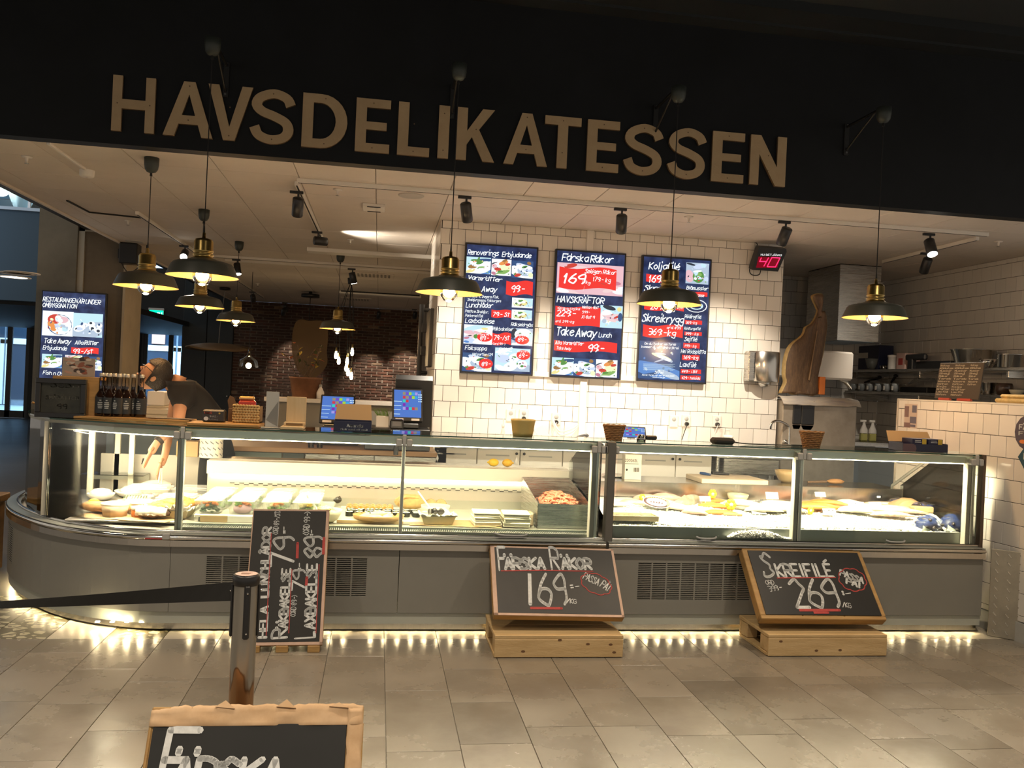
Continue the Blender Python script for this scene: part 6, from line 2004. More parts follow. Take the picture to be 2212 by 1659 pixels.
# individual shrimp: curled tapered bodies
def shrimp_mesh(seed):
 rn = random.Random(seed)
 pts = []; rs = []
 for k in range(9):
  t = k/8
  a = -1.9+3.4*t
  rr = .020
  pts.append((rr*cos(a), rr*sin(a), .003*sin(t*6)))
  rs.append(.0068*(.55+.45*sin(pi*min(1, .25+t*.75))) if k < 8 else .002)
 g = G().tube(pts, rs, 6)
 e = V(pts[-1])
 for q in (-.5, 0, .5):
  g.tube([e, e+V((-.012*cos(q)+.004, .010+.006*sin(q), .004*q))], [.0025, .0008], 4)
 g.tube([V(pts[0]), V(pts[0])+V((.012, .022, .003))], [.001, .0004], 4)
 return g.mesh('shrimp', M_shrimp)
shm = [shrimp_mesh(k) for k in range(3)]
def heapz(x, y):
 u = (x-1.31)/.16; v = (y-6.13)/.30
 return .10*max(0, 1-u*u-.8*v*v)**.8
rn = random.Random(4)
cand = []
for k in range(520):
 x, y = rn.uniform(b0+.035, b1-.03), rn.uniform(yf+.04, yr-.04)
 h = heapz(x, y)
 if h < .012 and rn.random() > .25:
  continue
 cand.append((x, y, .700+h+rn.uniform(-.004, .012)))
cand.sort(key=lambda c: c[1]-c[2])
lastg = G()
for k, c in enumerate(cand):
 rt_ = (rn.uniform(-.8, .8), rn.uniform(-.8, .8), rn.uniform(0, 6.28))
 if k < 290:
  tag(link('shrimp', shm[k % 3], loc=c, rot=rt_), 'pink cooked shrimp in the heap inside the steel bin', 'shrimp', 'shrimp in the steel bin')
 else:
  M = TR(*c) @ MX.Rotation(rt_[2], 4, 'Z')
  lastg.merge(G().tube([M @ V((.02*cos(-1.9+3.4*t/5), .02*sin(-1.9+3.4*t/5), 0)) for t in range(6)], [.004, .0068, .007, .006, .004, .002], 5))
lastg.grid(lambda u, v: (b0+.006+u*(b1-b0-.012), yf+.006+v*(yr-yf-.012), .688+heapz(b0+u*(b1-b0), yf+v*(yr-yf))), 14, 14)
tag(lastg.obj('shrimp_mass', M_shrimp, kind='stuff'), 'deeper pink shrimp filling the steel bin below the heap', 'shrimp')
single(G().grid(lambda u, v: (1.155+.05*(u-.5), 5.90+.09*v, .715+.02*(2*u-1)**2+.02*v), 8, 6).tube([(1.155, 5.99, .735), (1.15, 6.08, .775)], .007, 6), 'shrimp_scoop', M_steel, 'small steel scoop lying in the shrimp bin at its left', 'scoop')
# two lemons on the rear ledge
for px, l, m_ in ((1066, 'left, greener', M_lemon), (1096, 'right, riper', M_lemonb)):
 q = PY(px, 1001, 6.72)
 c = (q.x, 6.72, LZ+.031+.004)
 o = single(G().ball(c, (.042, .032, .031), 18, 12).ball((c[0]+(.042 if l[0] == 'r' else -.042), c[1], c[2]), (.010, .008, .008), 8, 6), 'lemon', m_, 'whole yellow lemon on the white ledge, '+l+' of the pair', 'lemon', 'lemons on the ledge')
# paper roll and small carton on the ledge behind the glass
q = PY(454, 995, 6.72)
o = thing('paper_roll', 'roll of printed white wrapping paper standing on the ledge behind the glass', 'paper roll', (q.x, 6.74, LZ+.004))
G().lathe([(.025, 0), (.082, 0), (.084, .004), (.084, .196), (.082, .2), (.025, .2), (.025, 0)], 32, (q.x, 6.74, LZ+.005)).obj('paper', mat('roll_paper', (.74, .68, .58), .7), o)
g = G()
for r_ in range(4):
 for k in range(14):
  a = 2*pi*k/14+(.22 if r_ % 2 else 0)
  z = LZ+.03+.045*r_
  M = TR(q.x, 6.74, z) @ MX.Rotation(a, 4, 'Z') @ TR(.0848, 0, 0) @ RX(-38)
  g.add([M @ V((0, y, zz)) for y, zz in ((-.015, -.0035), (.015, -.0035), (.015, .0035), (-.015, .0035))], [(0, 1, 2, 3)])
g.obj('print', mat('roll_print_grey', (.16, .16, .18), .7), o)
q0, q1 = PY(403, 995, 6.8), PY(431, 995, 6.8)
single(G().rbox(q0.x-.06, q1.x, 6.72, 6.84, LZ+.004, LZ+.12, .003), 'carton', M_kraft, 'plain brown carton beside the paper roll on the ledge', 'carton')
# ---------------------------------------------------------------- corner unit
CZ = .61
def pos(cr, x, y, z=CZ):
 return P3(cr, x, y, z)
q = pos(cA, 925, 1270)
for nm, cc, r_, h_, l in (('a', (-1.665, 5.955), .085, .085, 'front'), ('b', (-1.555, 6.11), .088, .08, 'rear')):
 o = thing('paper_tub', 'beige round paper tub with lid in the rounded counter, %s of two' % l, 'tub', (cc[0], cc[1], CZ), 'beige paper tubs')
 G().lathe([(0, 0), (r_*.84, 0), (r_, h_), (0, h_)], 28, (cc[0], cc[1], CZ)).obj('tub_body', M_kraftl, o)
 G().lathe([(r_*1.02, h_-.010), (r_*1.03, h_-.002), (r_*.98, h_+.004), (r_*.9, h_+.001), (0, h_+.001)], 28, (cc[0], cc[1], CZ)).obj('lid', mat('tub_lid', (.74, .60, .44), .6), o)
cc = (-1.515, 5.935)
o = thing('preserve_jar', 'small glass jar of orange preserve with a white lid, before the tubs', 'jar', (*cc, CZ))
G().lathe([(0, .0), (.038, 0), (.042, .008), (.042, .045), (.036, .055)], 20, (*cc, CZ)).obj('jar_glass', mat('preserve_orange', (.45, .12, .02), .12), o)
G().lathe([(.042, .050), (.044, .054), (.044, .068), (.040, .071), (0, .071)], 22, (*cc, CZ)).obj('lid', mat('jar_lid_white', (.75, .76, .74), .3, metal=.3), o)
c = (-1.40, 5.875, CZ+.008)
o = thing('wrapped_sandwich', 'foil wrapped dark bread sandwich at the front of the rounded counter', 'sandwich', c)
lump((c[0], c[1], c[2]+.035), (.11, .055, .035), 8, None, RZ(8)).obj('bread', mat('rye_bread', (.09, .05, .03), .7, var=.4, vscale=30), o)
def foil_(u, v):
 a = pi*(v*1.1-.05)
 return (c[0]-.01+(u-.5)*.19, c[1]-.062*cos(a)+.006*noise.noise(V((u*11, v*9, 0))), c[2]+.032+.048*sin(a)*(1-.25*u)+.006*noise.noise(V((u*9, v*9, 4))))
G().shell(foil_, 20, 12, .0015).obj('foil_wrap', film('cellophane', (.85, .80, .68), .45, .1), o)
sheet('brown_paper', 'brown paper lining the front of the rounded counter', (-1.58, 5.90, CZ-.002), .62, .20, -14, M_brownp, .006, 3)
# baguettes
for k, (x, y, rz, l) in enumerate(((-1.83, 6.13, 12, 'rear'), (-1.77, 6.06, 8, 'middle'), (-1.70, 6.02, 5, 'front'))):
 o = single(lump((x, y, CZ+.035+.004*k), (.115, .038, .034), 30+k, None, RZ(rz), .05, 20, 10), 'baguette_sandwich', M_bread, 'brown baguette sandwich in the rounded counter, %s of three' % l, 'bread', 'baguette sandwiches')
def paper_boat(label, c, w_, d_, h_, rz):
 o = thing('paper_boat', label, 'food tray', c)
 M = TR(*c) @ RZ(rz)
 vs = []
 for z, q in ((0, .03), (h_, 0)):
  vs += [(-w_/2+q, -d_/2+q, z), (w_/2-q, -d_/2+q, z), (w_/2-q, d_/2-q, z), (-w_/2+q, d_/2-q, z)]
 vi = [(x*.97, y*.97, z+.002) for x, y, z in vs]
 G().add(vs+vi, [(0, 3, 2, 1), (8, 9, 10, 11)]+[(k, (k+1) % 4, 4+(k+1) % 4, 4+k) for k in range(4)]+[(8+(k+1) % 4, 8+k, 12+k, 12+(k+1) % 4) for k in range(4)]+[(4+k, 4+(k+1) % 4, 12+(k+1) % 4, 12+k) for k in range(4)]).xf(M).obj('boat', mat('white_boat', (.78, .70, .56), .7), o)
 return o, M
o, M = paper_boat('pale paper boat holding a long filled roll, rounded counter', (-1.62, 6.30, CZ), .26, .13, .05, 8)
lump((-1.62, 6.30, CZ+.05), (.105, .042, .035), 44, None, RZ(8)).obj('filled_roll', mat('pale_roll', (.70, .50, .26), .6, var=.2, vscale=20), o)
g = G()
for k in range(9):
 g.cone((-1.70+.018*k, 6.30-.034, CZ+.072), (-1.70+.018*k, 6.30+.0, CZ+.088), .003, n=5)
g.obj('filling_stripes', M_dgreen, o)
for (x, y, m_, l) in ((-1.865, 6.18, M_lemon, 'left, behind the baguettes'), (-1.37, 6.10, M_lemon, 'beside the fried fish')):
 single(G().ball((x, y, CZ+.045), (.042, .034, .034), 16, 10), 'lemon', m_, 'bright lemon in the rounded counter, '+l, 'lemon', 'lemons in the rounded counter')
# clear lunch boxes
def clear_box(label, c, w_, d_, h_, rz, fm, seed, group='clear lunch boxes'):
 o = thing('lunch_box', label, 'lunch box', c, group, world=False)
 o.rotation_euler = (0, 0, rad(rz))
 box_shape(w_, d_, h_).obj('tub', M_tub, o)
 G().rbox(-w_/2-.005, w_/2+.005, -d_/2-.005, d_/2+.005, h_, h_+.008, .003).rbox(-w_/2+.015, w_/2-.015, -d_/2+.015, d_/2-.015, h_+.008, h_+.02, .004).obj('lid', M_lid, o)
 g = G()
 scatter_bits(g, (0, 0, .012), w_*.36, d_*.36, h_*.5, 40, .02, 0, seed); scatter_bits(g, (0, 0, h_*.45), w_*.3, d_*.3, h_*.2, 12, .02, 1, seed+1)
 g.obj('contents', fm, o)
clear_box('large clear lunch box at the back left of the rounded counter', (-1.62, 6.62, CZ), .30, .22, .10, 4, [M_rice, M_pinkf], 1)
clear_box('large clear lunch box at the back right of the rounded counter', (-1.33, 6.72, CZ), .26, .2, .09, -4, [M_white_f, M_egg], 3)
clear_box('small clear lunch box with lemon slices, middle of the rounded counter', (-1.42, 6.42, CZ), .16, .14, .07, 6, [M_green, M_lemon], 5)
clear_box('clear tub of green salad under the hand of the man', (-1.30, 6.33, CZ), .15, .14, .085, -8, [M_green, M_egg], 7)
clear_box('clear tub of red salad behind the fried fish', (-1.44, 6.25, CZ), .14, .13, .05, 12, [mat('red_tomato', (.50, .06, .02), .4), M_green], 9)
def saladtop(o, c):
 scatter_bits(G(), (c[0], c[1], c[2]+.04), .085, .08, .04, 30, .02, 0, 17).obj('salad', M_green, o)
 G().lathe([(.112, .075), (.10, .085), (.06, .10), (0, .105)], 28, c).obj('lid', M_lid, o)
bowl('beige paper bowl of salad with a clear dome lid at the back', (-1.66, 6.98, CZ+.01), .115, .075, M_kraftl, saladtop, foot=.65)
G_ = thing('flat_pack', 'flat clear topped fish pack at the back of the rounded counter', 'food pack', (-1.42, 7.02, CZ))
G().rbox(-1.52, -1.34, 6.96, 7.08, CZ, CZ+.03, .004).obj('tray', mat('pack_white', (.78, .74, .66), .5), G_)
G().rbox(-1.515, -1.345, 6.965, 7.075, CZ+.031, CZ+.05, .004).obj('cover', M_lid, G_)
# fried fish on paper in a wood chip tray
ft = (-1.335, 5.985, CZ+.004)
chip_tray('wood chip tray heaped with golden fried fish on white paper', ft, .30, .22, .05, 9, -3)
k = 0
for j in range(4):
 for i in range(3):
  k += 1
  x, y = ft[0]-.09+.075*i+.028*j, ft[1]-.06+.055*j
  z = ft[2]+.06+.018*(j > 0)+.012*(i == 1)
  tag(lump((x, y, z), (.052, .032, .022), 60+k, None, RZ(-25+13*k % 60) @ RX(20), .14, 14, 8).obj('fried_fish', M_gold2), 'golden fried fish piece on the paper lined tray', 'fried fish', 'fried fish pieces')
crumple((-1.20-.065, 5.93, CZ+.03), .13, .15, .05, 21).obj('tmp', M_paper)
o = bpy.data.objects['tmp']; o.name = 'crumpled_paper'
tag(o, 'crumpled white paper with smoked fish beside the counter joint', 'paper')
single(lump((-1.262, 5.94, CZ+.075), (.05, .04, .022), 71, None, RZ(10)), 'smoked_fish', mat('smoked_fish', (.16, .11, .06), .35, col2=(.40, .30, .18), vscale=20), 'dark smoked fish piece on the crumpled paper at the counter joint', 'fish')
# stack of white trays left in the curve
for k in range(5):
 tag(link('paper_tray', G().rbox(-.085, .085, -.075, .075, 0, .02, .006).mesh('paper_tray', mat('ivory_tray', (.76, .66, .52), .7)) if k == 0 else bpy.data.objects['paper_tray'].data, loc=(-2.06, 6.11, .58+.045+.0215*k), rot=(0, 0, .5+.03*k)), 'ivory paper tray in the stack at the curved end of the counter, layer %s' % ('lowest', 'second lowest', 'middle', 'second highest', 'top')[k], 'tray', 'ivory trays stack')
single(G().rbox(-.08, .08, -.07, .07, 0, .044, .006).xf(TR(-2.06, 6.11, .5805) @ RZ(28)), 'bread_block', M_kraftl, 'beige carton base under the ivory trays at the curved end', 'carton')
# food reflections of the rear glass, built as solid dishes on an added shelf
o = thing('reflection_shelf', 'glass shelf with a white dish behind the counter uprights at left', 'shelf', (-2.0, 7.1, .75))
for k, (x, y, r_, l) in enumerate(((-2.02, 6.85, .10, 'left'), (-1.86, 7.05, .12, 'right'))):
 bowl('white dish at the back of the rounded counter, %s of two' % l, (x, y, .582), r_, .05, mat('white_china', (.80, .78, .72), .2), lambda o_, c: lump((c[0], c[1], c[2]+.05), (.08, .07, .035), 5, None).obj('food', M_white_f, o_), cat='dish', name='reflected_dish')
G().box(-2.2, -1.75, 6.95, 7.15, .752, .758).obj('pane', M_glass, o)
G().box(-2.2, -1.75, 7.13, 7.15, .70, .752).obj('bracket', M_alu, o)
# ---------------------------------------------------------------- fish on ice
M_ice = mat('crushed_ice', (.86, .86, .82), .25, sss=0, bump=.6, bscale=90, spec=.6)
def icez(x, y):
 v = (y-5.685)/.75
 return .650+.085*min(1, v*2.2)+.02*v+.012*noise.noise(V((x*5, y*5, 0)))+.006*noise.noise(V((x*22, y*22, 3)))
IX0, IX1 = XCc+.05, XE-.06
g = G()
def ib(u, v):
 x, y = IX0+u*(IX1-IX0), 5.683+v*.80
 z = icez(x, y)
 if 1.55 < x < 1.98 and y < 5.84:
  z = min(z, .70)
 return (x, y, z)
g.grid(ib, 120, 34)
def chunk(g, c, s, rn):
 M = TR(*c) @ MX.Rotation(rn.uniform(0, 6), 4, 'Z') @ MX.Rotation(rn.uniform(-1, 1), 4, 'X')
 a, b, d = s*rn.uniform(.5, 1), s*rn.uniform(.5, 1), s*rn.uniform(.3, .7)
 g.add([M @ V(p) for p in ((a, 0, 0), (0, b, 0), (-a, 0, 0), (0, -b, 0), (a*.2, b*.2, d), (0, 0, -d))], [(0, 1, 4), (1, 2, 4), (2, 3, 4), (3, 0, 4), (1, 0, 5), (2, 1, 5), (3, 2, 5), (0, 3, 5)])
rn = random.Random(8)
for k in range(5200):
 x, y = rn.uniform(IX0+.01, IX1-.02), 5.69+.5*rn.random()**1.5
 z = ib((x-IX0)/(IX1-IX0), (y-5.683)/.80)[2]
 chunk(g, (x, y, z+.002), .011, rn)
tag(g.obj('crushed_ice', M_ice, kind='stuff'), 'bed of crushed ice in the fish counter', 'ice')
g = G()
h0, h1 = PY(1572, 1172, 5.64).x, PY(1705, 1172, 5.64).x
for k in range(900):
 u = rn.random(); q = sin(pi*min(1, u*1.15))**.6
 x = h0+(h1-h0)*u
 chunk(g, (x, 5.63+rn.uniform(-.02, .03), .606+rn.random()*.05*q), .010, rn)
tag(g.obj('spilled_ice', M_ice, kind='stuff'), 'small heap of crushed ice spilled before the steel ice board', 'ice')
def fpos(px, py, y):
 """a spot on the ice bed seen at this place, for a given depth"""
 q = PY(px, py, y)
 return q.x, y, icez(q.x, y)
def fillet_g(L_, W_, H_, seed, bend=.0, taper=.45):
 g = G()
 def f(u, v):
  a = 2*pi*v
  prof = max(.02, sin(pi*min(1, max(0, u)))**.55)*(1-taper*u)
  x = (u-.5)*L_
  y = W_/2*prof*cos(a)+bend*L_*(u-.5)**2
  z = H_*(.5+.5*sin(a))*prof*(1 if sin(a) > 0 else .3)
  z += .10*H_*noise.noise(V((u*6, v*6, seed)))*prof
  return (x, y, z+.0)
 return g.grid(f, 20, 14)
nfil = 0
def fillet(label, px, py, y, L_, W_, H_, rz, m, dz=0, group=None, tilt=0):
 global nfil
 nfil += 1
 x, y, z = fpos(px, py, y)
 g = fillet_g(L_, W_, H_, nfil).xf(TR(x, y, z+dz-.002) @ RZ(rz) @ RX(tilt))
 return single(g, 'fish_fillet', m, label, 'fish', group)
def card(label, px, py, y, w_, h_, lines=('', ), dz=.03, tilt=25, rz=0):
 x, y, z = fpos(px, py, y)
 o = thing('price_card', label, 'price card', (x, y, z), 'price cards on the ice', world=False)
 o.location = (x, y, z+dz)
 o.rotation_euler = (rad(-tilt), 0, rad(rz))
 G().rbox(-w_/2, w_/2, -.001, .001, 0, h_, .0005).obj('card', mat('white_card', (.86, .85, .82), .4), o)
 G().cone((0, .002, -dz*1.2), (0, .002, h_*.3), .003, n=6).obj('stem', M_greyp, o)
 for k, t in enumerate(lines):
  if t:
   g, w__ = letters(t, h_*.22, wt=.2)
   g.xf(MX(((w_*.8/w__, 0, 0, -w_*.4), (0, 0, -1, -.0018), (0, 1, 0, h_*(.62-.32*k)), (0, 0, 0, 1)))).obj('lettering', M_nori, o)
# left end: oyster tray, pink fish, round label, cod
x, y, z = fpos(1365, 1112, 5.82)
o = thing('oyster_tray', 'wood chip tray of oysters on the ice at the left end of the fish counter', 'tray', (x, y, .70))
tx = 1.76
G().rbox(1.585, 1.935, 5.705, 5.712, .690, .725, .001).rbox(1.585, 1.935, 5.86, 5.868, .690, .725, .001).rbox(1.585, 1.592, 5.712, 5.86, .690, .725, .001).rbox(1.928, 1.935, 5.712, 5.86, .690, .725, .001).rbox(1.592, 1.928, 5.712, 5.86, .690, .696, .001).obj('tray_body', M_chip, o)
sheet('brown_paper', 'brown paper lining inside the oyster tray', (1.76, 5.785, .694), .32, .135, 0, M_brownp, .004, 4)
M_oy = mat('oyster_shell', (.26, .22, .15), .6, col2=(.10, .09, .06), vscale=30, bump=.6, bscale=40)
for k in range(7):
 xx, yy = 1.63+.044*k, 5.775+.03*(k % 2)
 tag(lump((xx, yy, .712), (.028, .02, .011), 80+k, None, RZ(30*k), .2, 12, 6).obj('oyster', M_oy), 'rough grey oyster in the wood chip tray', 'oyster', 'oysters in the tray')
for px, py, y, L_, W_, H_, rz, l, m_ in ((1400, 1090, 6.25, .34, .14, .07, 25, 'pink whole fish fillet at the left back of the ice', M_pinkf), (1375, 1094, 6.12, .30, .12, .06, -5, 'pale pink fillet just behind the oyster tray', M_pinkf), (1440, 1083, 6.38, .30, .13, .07, 10, 'pink fillet leaning at the rear grille', M_pinkf), (1347, 1098, 6.05, .22, .10, .04, 10, 'white fillet at the far left of the ice', M_white_f)):
 fillet(l, px, py, y, L_, W_, H_, rz, m_)
def flower(label, px, py, y, s=.03, dz=.06, m=None):
 x, y, z = fpos(px, py, y)
 o = thing('lemon_garnish', label, 'garnish', (x, y, z+dz), 'lemon garnishes on the fish')
 for k in range(6):
  a = 2*pi*k/6
  G().ball((x+s*.6*cos(a), y-.002, z+dz+s*.6*sin(a)), (s*.45, s*.3, s*.45), 8, 6).obj('petal', m or M_lemon, o)
 G().ball((x, y-.008, z+dz), (s*.4, s*.35, s*.4), 8, 6).obj('heart', M_egg, o)
flower('small yellow garnish on the pink fish at left', 1387, 1085, 6.15, .024, .055)
# oval round label
x, y, z = fpos(1418, 1098, 5.98)
o = thing('oval_label', 'oval printed label with dark ring lying on the pink fish', 'label', (x, y, z+.03))
M = plane_m((x, y, z+.055), (1, 0, -.10), (0, .75, .65))
g = G()
def ringpts(rx, ry, z_):
 return [M @ V((rx*cos(2*pi*k/28), ry*sin(2*pi*k/28), z_)) for k in range(28)]
pl_ = ringpts(.105, .055, 0)+ringpts(.105, .055, -.002)
g.add(pl_, [tuple(range(28)), tuple(range(55, 27, -1))]+[(k, 28+k, 28+(k+1) % 28, (k+1) % 28) for k in range(28)])
lb = g.obj('card', mat('label_white', (.85, .85, .82), .4), o)
g = G()
a_, b_ = ringpts(.100, .051, .0006), ringpts(.078, .038, .0006)
g.add(a_+b_, [(k, (k+1) % 28, 28+(k+1) % 28, 28+k) for k in range(28)])
for k in range(5):
 g.add([M @ V(p) for p in ((-.055+.02*k, -.01, .0008), (-.035+.02*k, -.012, .0008), (-.04+.022*k, .008+.006*(k % 2), .0008))], [(0, 1, 2)])
g.obj('print', mat('label_plum', (.06, .03, .035), .5), lb)
g = G()
for k in range(9):
 a = pi*.5+(k-4)*.20
 g.add([M @ V((.089*cos(a)+d, .0445*sin(a)+e, .0009)) for d, e in ((-.005, -.003), (.005, -.003), (.005, .003), (-.005, .003))], [(0, 1, 2, 3)])
g.obj('gold_print', mat('label_gold', (.65, .50, .12), .5), lb)
# whole cod
def whole_fish(label, c, L_, rz, m, belly, tilt=0, group=None, name='whole_fish', hh=.19):
 o = thing(name, label, 'fish', c, group)
 M = TR(*c) @ RZ(rz) @ RY(tilt)
 def f(u, v):
  a = 2*pi*v
  h = hh*(sin(pi*min(1, u*.9+.08))**.8)*(1-.55*u)+.012
  wd = h*.62
  x = -L_/2+u*L_
  return M @ V((x, wd/2*L_*1.6*cos(a), (h/2*L_*1.6)*sin(a)+.05*L_))
 g = G().grid(f, 26, 16)
 g.mi = [1 if (math.sin(2*pi*((i // 26)+.5)/16) < -.2) else 0 for i in range(len(g.f))]
 g.obj('body', [m, belly], o)
 g = G()
 e = V((L_/2, 0, .05*L_))
 g.prism([(0, -.01), (.10*L_, -.09*L_), (.13*L_, -.085*L_), (.10*L_, 0), (.13*L_, .085*L_), (.10*L_, .09*L_), (0, .01)], -.002, .002, M @ TR(L_/2-.02, 0, .05*L_) @ RX(90))
 g.obj('tail_fin', m, o)
 G().prism([(0, 0), (.14*L_, .05*L_), (.28*L_, 0)], -.002, .002, M @ TR(-.1*L_, 0, .05*L_+hh*.5*L_*.9) @ RX(90)).obj('dorsal_fin', m, o)
 for s_ in (1, -1):
  G().ball(M @ V((-L_*.40, s_*.045*L_, .075*L_)), .014*L_*1.5, 10, 6).obj('eye', M_nori, o)
 return o
x, y, z = fpos(1480, 1092, 6.12)
whole_fish('grey backed cod with its pale head towards the glass, on the ice', (x, y, z), .46, 205+15, M_greyf, M_white_f)
fillet('pale cod flank resting beside the cod head', 1462, 1098, 6.0, .28, .15, .06, -28, M_white_f)
fillet('pinkish cod liver piece below the cod head', 1500, 1106, 5.93, .20, .12, .055, -20, M_pinkf)
for px, py, y, L_, W_, H_, rz, l in ((1535, 1092, 6.33, .30, .15, .05, 20, 'orange salmon side at the back, left group'), (1545, 1106, 6.08, .28, .13, .045, -12, 'orange salmon side in the middle, left group'), (1560, 1115, 5.95, .30, .12, .04, -6, 'orange salmon side nearest the glass, left group')):
 fillet(l, px, py, y, L_, W_, H_, rz, M_salmon)
card('blank white card standing in the left salmon group', 1523, 1102, 6.12, .085, .04)
flower('lemon garnish standing on the left salmon group', 1538, 1085, 6.25, .035, .07)
x, y, z = fpos(1593, 1090, 6.36)
bowl('glass bowl with a lemon half at the back of the ice', (x, y, z-.01), .085, .07, film('bowl_glass', (.75, .70, .52), .45, .08), lambda o_, c: G().ball((c[0], c[1], c[2]+.045), (.04, .04, .03), 14, 8).obj('lemon_half', M_egg, o_))
fillet('grey flatfish lying under the white fillet', 1615, 1108, 6.02, .36, .18, .03, -35, M_greyf)
fillet('bright white fillet lying slantwise, middle of the ice', 1610, 1108, 6.06, .34, .13, .06, -38, M_white_f, dz=.02)
flower('yellow lemon star left of the slanting white fillet', 1578, 1102, 5.98, .042, .05)
x, y, z = fpos(1582, 1121, 5.90)
single(G().rbox(-.07, .07, -.012, .012, 0, .016, .004).xf(TR(x, y, z) @ RZ(-8)), 'wood_handle', M_wplate, 'wooden knife handle stuck in the ice', 'handle')
for k in range(6):
 x, y, z = fpos(1628+5*k, 1093, 6.22+.018*(k % 3))
 whole_fish('silver herring in the small pile beside the white price card', (x, y, z+.012*(k // 3)), .20, 215+6*k, M_silver, M_white_f, 0, 'silver herrings', 'herring', .15)
card('white price card on the big white fillets', 1668, 1097, 6.20, .10, .055, ('', ), .055)
for k, (px, py, y, L_, rz) in enumerate(((1660, 1110, 6.05, .40, -10), (1690, 1106, 6.15, .40, -14), (1700, 1116, 5.98, .36, -8), (1650, 1119, 5.94, .30, -4))):
 fillet('long white fish fillet in the group left of the counter upright', px, py, y, L_, .12, .055, rz, M_white_f, dz=.006*k, group='white fillets left of the upright')
card('price card with dark lettering at the upright, white fillets', 1712, 1120, 5.90, .085, .035, ('KOLJA', ), .02)
card('white lettered card below the slanting white fillet', 1640, 1120, 5.90, .11, .035, ('TORSK', ), .012, 40)
for k, (px, py, y, L_, rz) in enumerate(((1765, 1100, 6.26, .36, -16), (1775, 1108, 6.14, .34, -18), (1760, 1114, 6.02, .34, -12), (1790, 1104, 6.22, .32, -20))):
 fillet('deep orange salmon fillet in the group right of the upright', px, py, y, L_, .13, .05, rz, M_salmon, dz=.008*k, group='salmon fillets right of the upright')
flower('lemon garnish before the right salmon group', 1750, 1115, 5.95, .028, .035)
card('white price card before the right salmon group', 1792, 1124, 5.92, .10, .05, ('LAX', ), .018)
card('white price card behind the right salmon group', 1772, 1093, 6.38, .09, .04, ('', ), .05)
for k, (px, py, y, L_, rz) in enumerate(((1815, 1104, 6.22, .30, -24), (1840, 1100, 6.30, .30, -24), (1880, 1112, 6.05, .34, -14), (1850, 1116, 5.98, .30, -10))):
 fillet('cream white fish fillet right of the salmon', px, py, y, L_, .13, .06, rz, M_white_f, dz=.006*k, group='cream fillets right of the salmon')
card('pale price card with small lettering, right of the salmon', 1850, 1110, 6.02, .13, .045, ('SEJFILÉ', ), .03)
card('grey price card headed Rödtunga before the pink striped fillets', 1892, 1111, 6.02, .10, .055, ('RÖDTUNGA', '', ), .03)
for k, (px, py, y, L_, rz) in enumerate(((1920, 1098, 6.28, .42, -20), (1935, 1106, 6.14, .42, -18), (1950, 1112, 6.02, .40, -14), (1930, 1120, 5.92, .36, -8))):
 fillet('pink streaked pale fillet before the mussel nets', px, py, y, L_, .12, .05, rz, mat('streaked_fish', (.80, .66, .54), .35, col2=(.58, .26, .16), vscale=16, stretch=(2, 9, 1)), dz=.006*k, group='streaked fillets before the mussels')
# mussel nets
M_net = film('blue_net', (.03, .08, .35), .35, .4)
def net(label, px, py, y, r3, seed, band=None, z=None):
 q = PY(px, py, y)
 c = V((q.x, y, q.z))
 o = thing('mussel_net', label, 'net of mussels', c-V((0, 0, r3[2])), 'nets of mussels')
 rn_ = random.Random(seed)
 lump(c, tuple(a*.78 for a in r3), seed, None).obj('mussel_core', M_shell, o, kind='stuff')
 for k in range(34):
  a, b = rn_.uniform(0, 2*pi), rn_.uniform(-.9, 1)
  d = V((cos(a)*sqrt(1-b*b), sin(a)*sqrt(1-b*b), b))
  if d.y > .35:
   continue
  pp = c+V((d.x*r3[0], d.y*r3[1], d.z*r3[2]))*.82
  G().ball(pp, (.034, .018, .013), 9, 6, 0, .05, k, RZ(rn_.uniform(0, 180)) @ RX(rn_.uniform(-60, 60))).obj('mussel', M_shell, o)
 def nf(u, v):
  a, b = 2*pi*u, pi*v
  e = 1+.10*noise.noise(V((cos(a)*2, sin(a)*2, b*2+seed)))
  return c+V((r3[0]*e*sin(b)*cos(a), r3[1]*e*sin(b)*sin(a), r3[2]*e*cos(b)))
 G().grid(nf, 22, 14).obj('netting', M_net, o)
 if band:
  def bf(u, v):
   a = -pi*.5+(u-.5)*1.6; b = pi*(.45+.30*u)+(v-.5)*.28
   e = 1.05
   return c+V((r3[0]*e*sin(b)*cos(a)+.0, r3[1]*e*sin(b)*sin(a), r3[2]*e*cos(b)))
  G().grid(bf, 10, 3).obj('label_band', mat('pale_band', (.66, .72, .58), .5), o)
 return o
net('blue net of mussels hanging over the ice board edge, left of two', 2003, 1141, 5.80, (.105, .085, .095), 3, True)
net('blue net of mussels hanging over the ice board edge, right of two', 2055, 1140, 5.82, (.10, .085, .10), 9, True)
net('blue net of mussels lying behind, with pale streaks', 1992, 1099, 6.12, (.105, .08, .052), 5)
net('small net of dark mussels at the rear grille', 1941, 1088, 6.30, (.08, .07, .05), 7)
q = PY(2055, 1100, 6.1)
o = thing('paper_bag', 'brown paper sack behind the mussel nets at the right end', 'paper bag', (4.13, 6.2, icez(4.1, 6.2)))
def bagf(u, v):
 return (3.98+.26*u, 6.12+.16*v, icez(4.1, 6.2)+.04+.05*sin(pi*u)*sin(pi*v)**.5+.012*noise.noise(V((u*5, v*5, 2))))
G().shell(bagf, 14, 10, .035).obj('sack', M_kraft, o)
G().rbox(4.06, 4.22, 6.02, 6.10, icez(4.1, 6.05)-.0, icez(4.1, 6.05)+.05, .008).obj('folded_end', M_brownp, o)
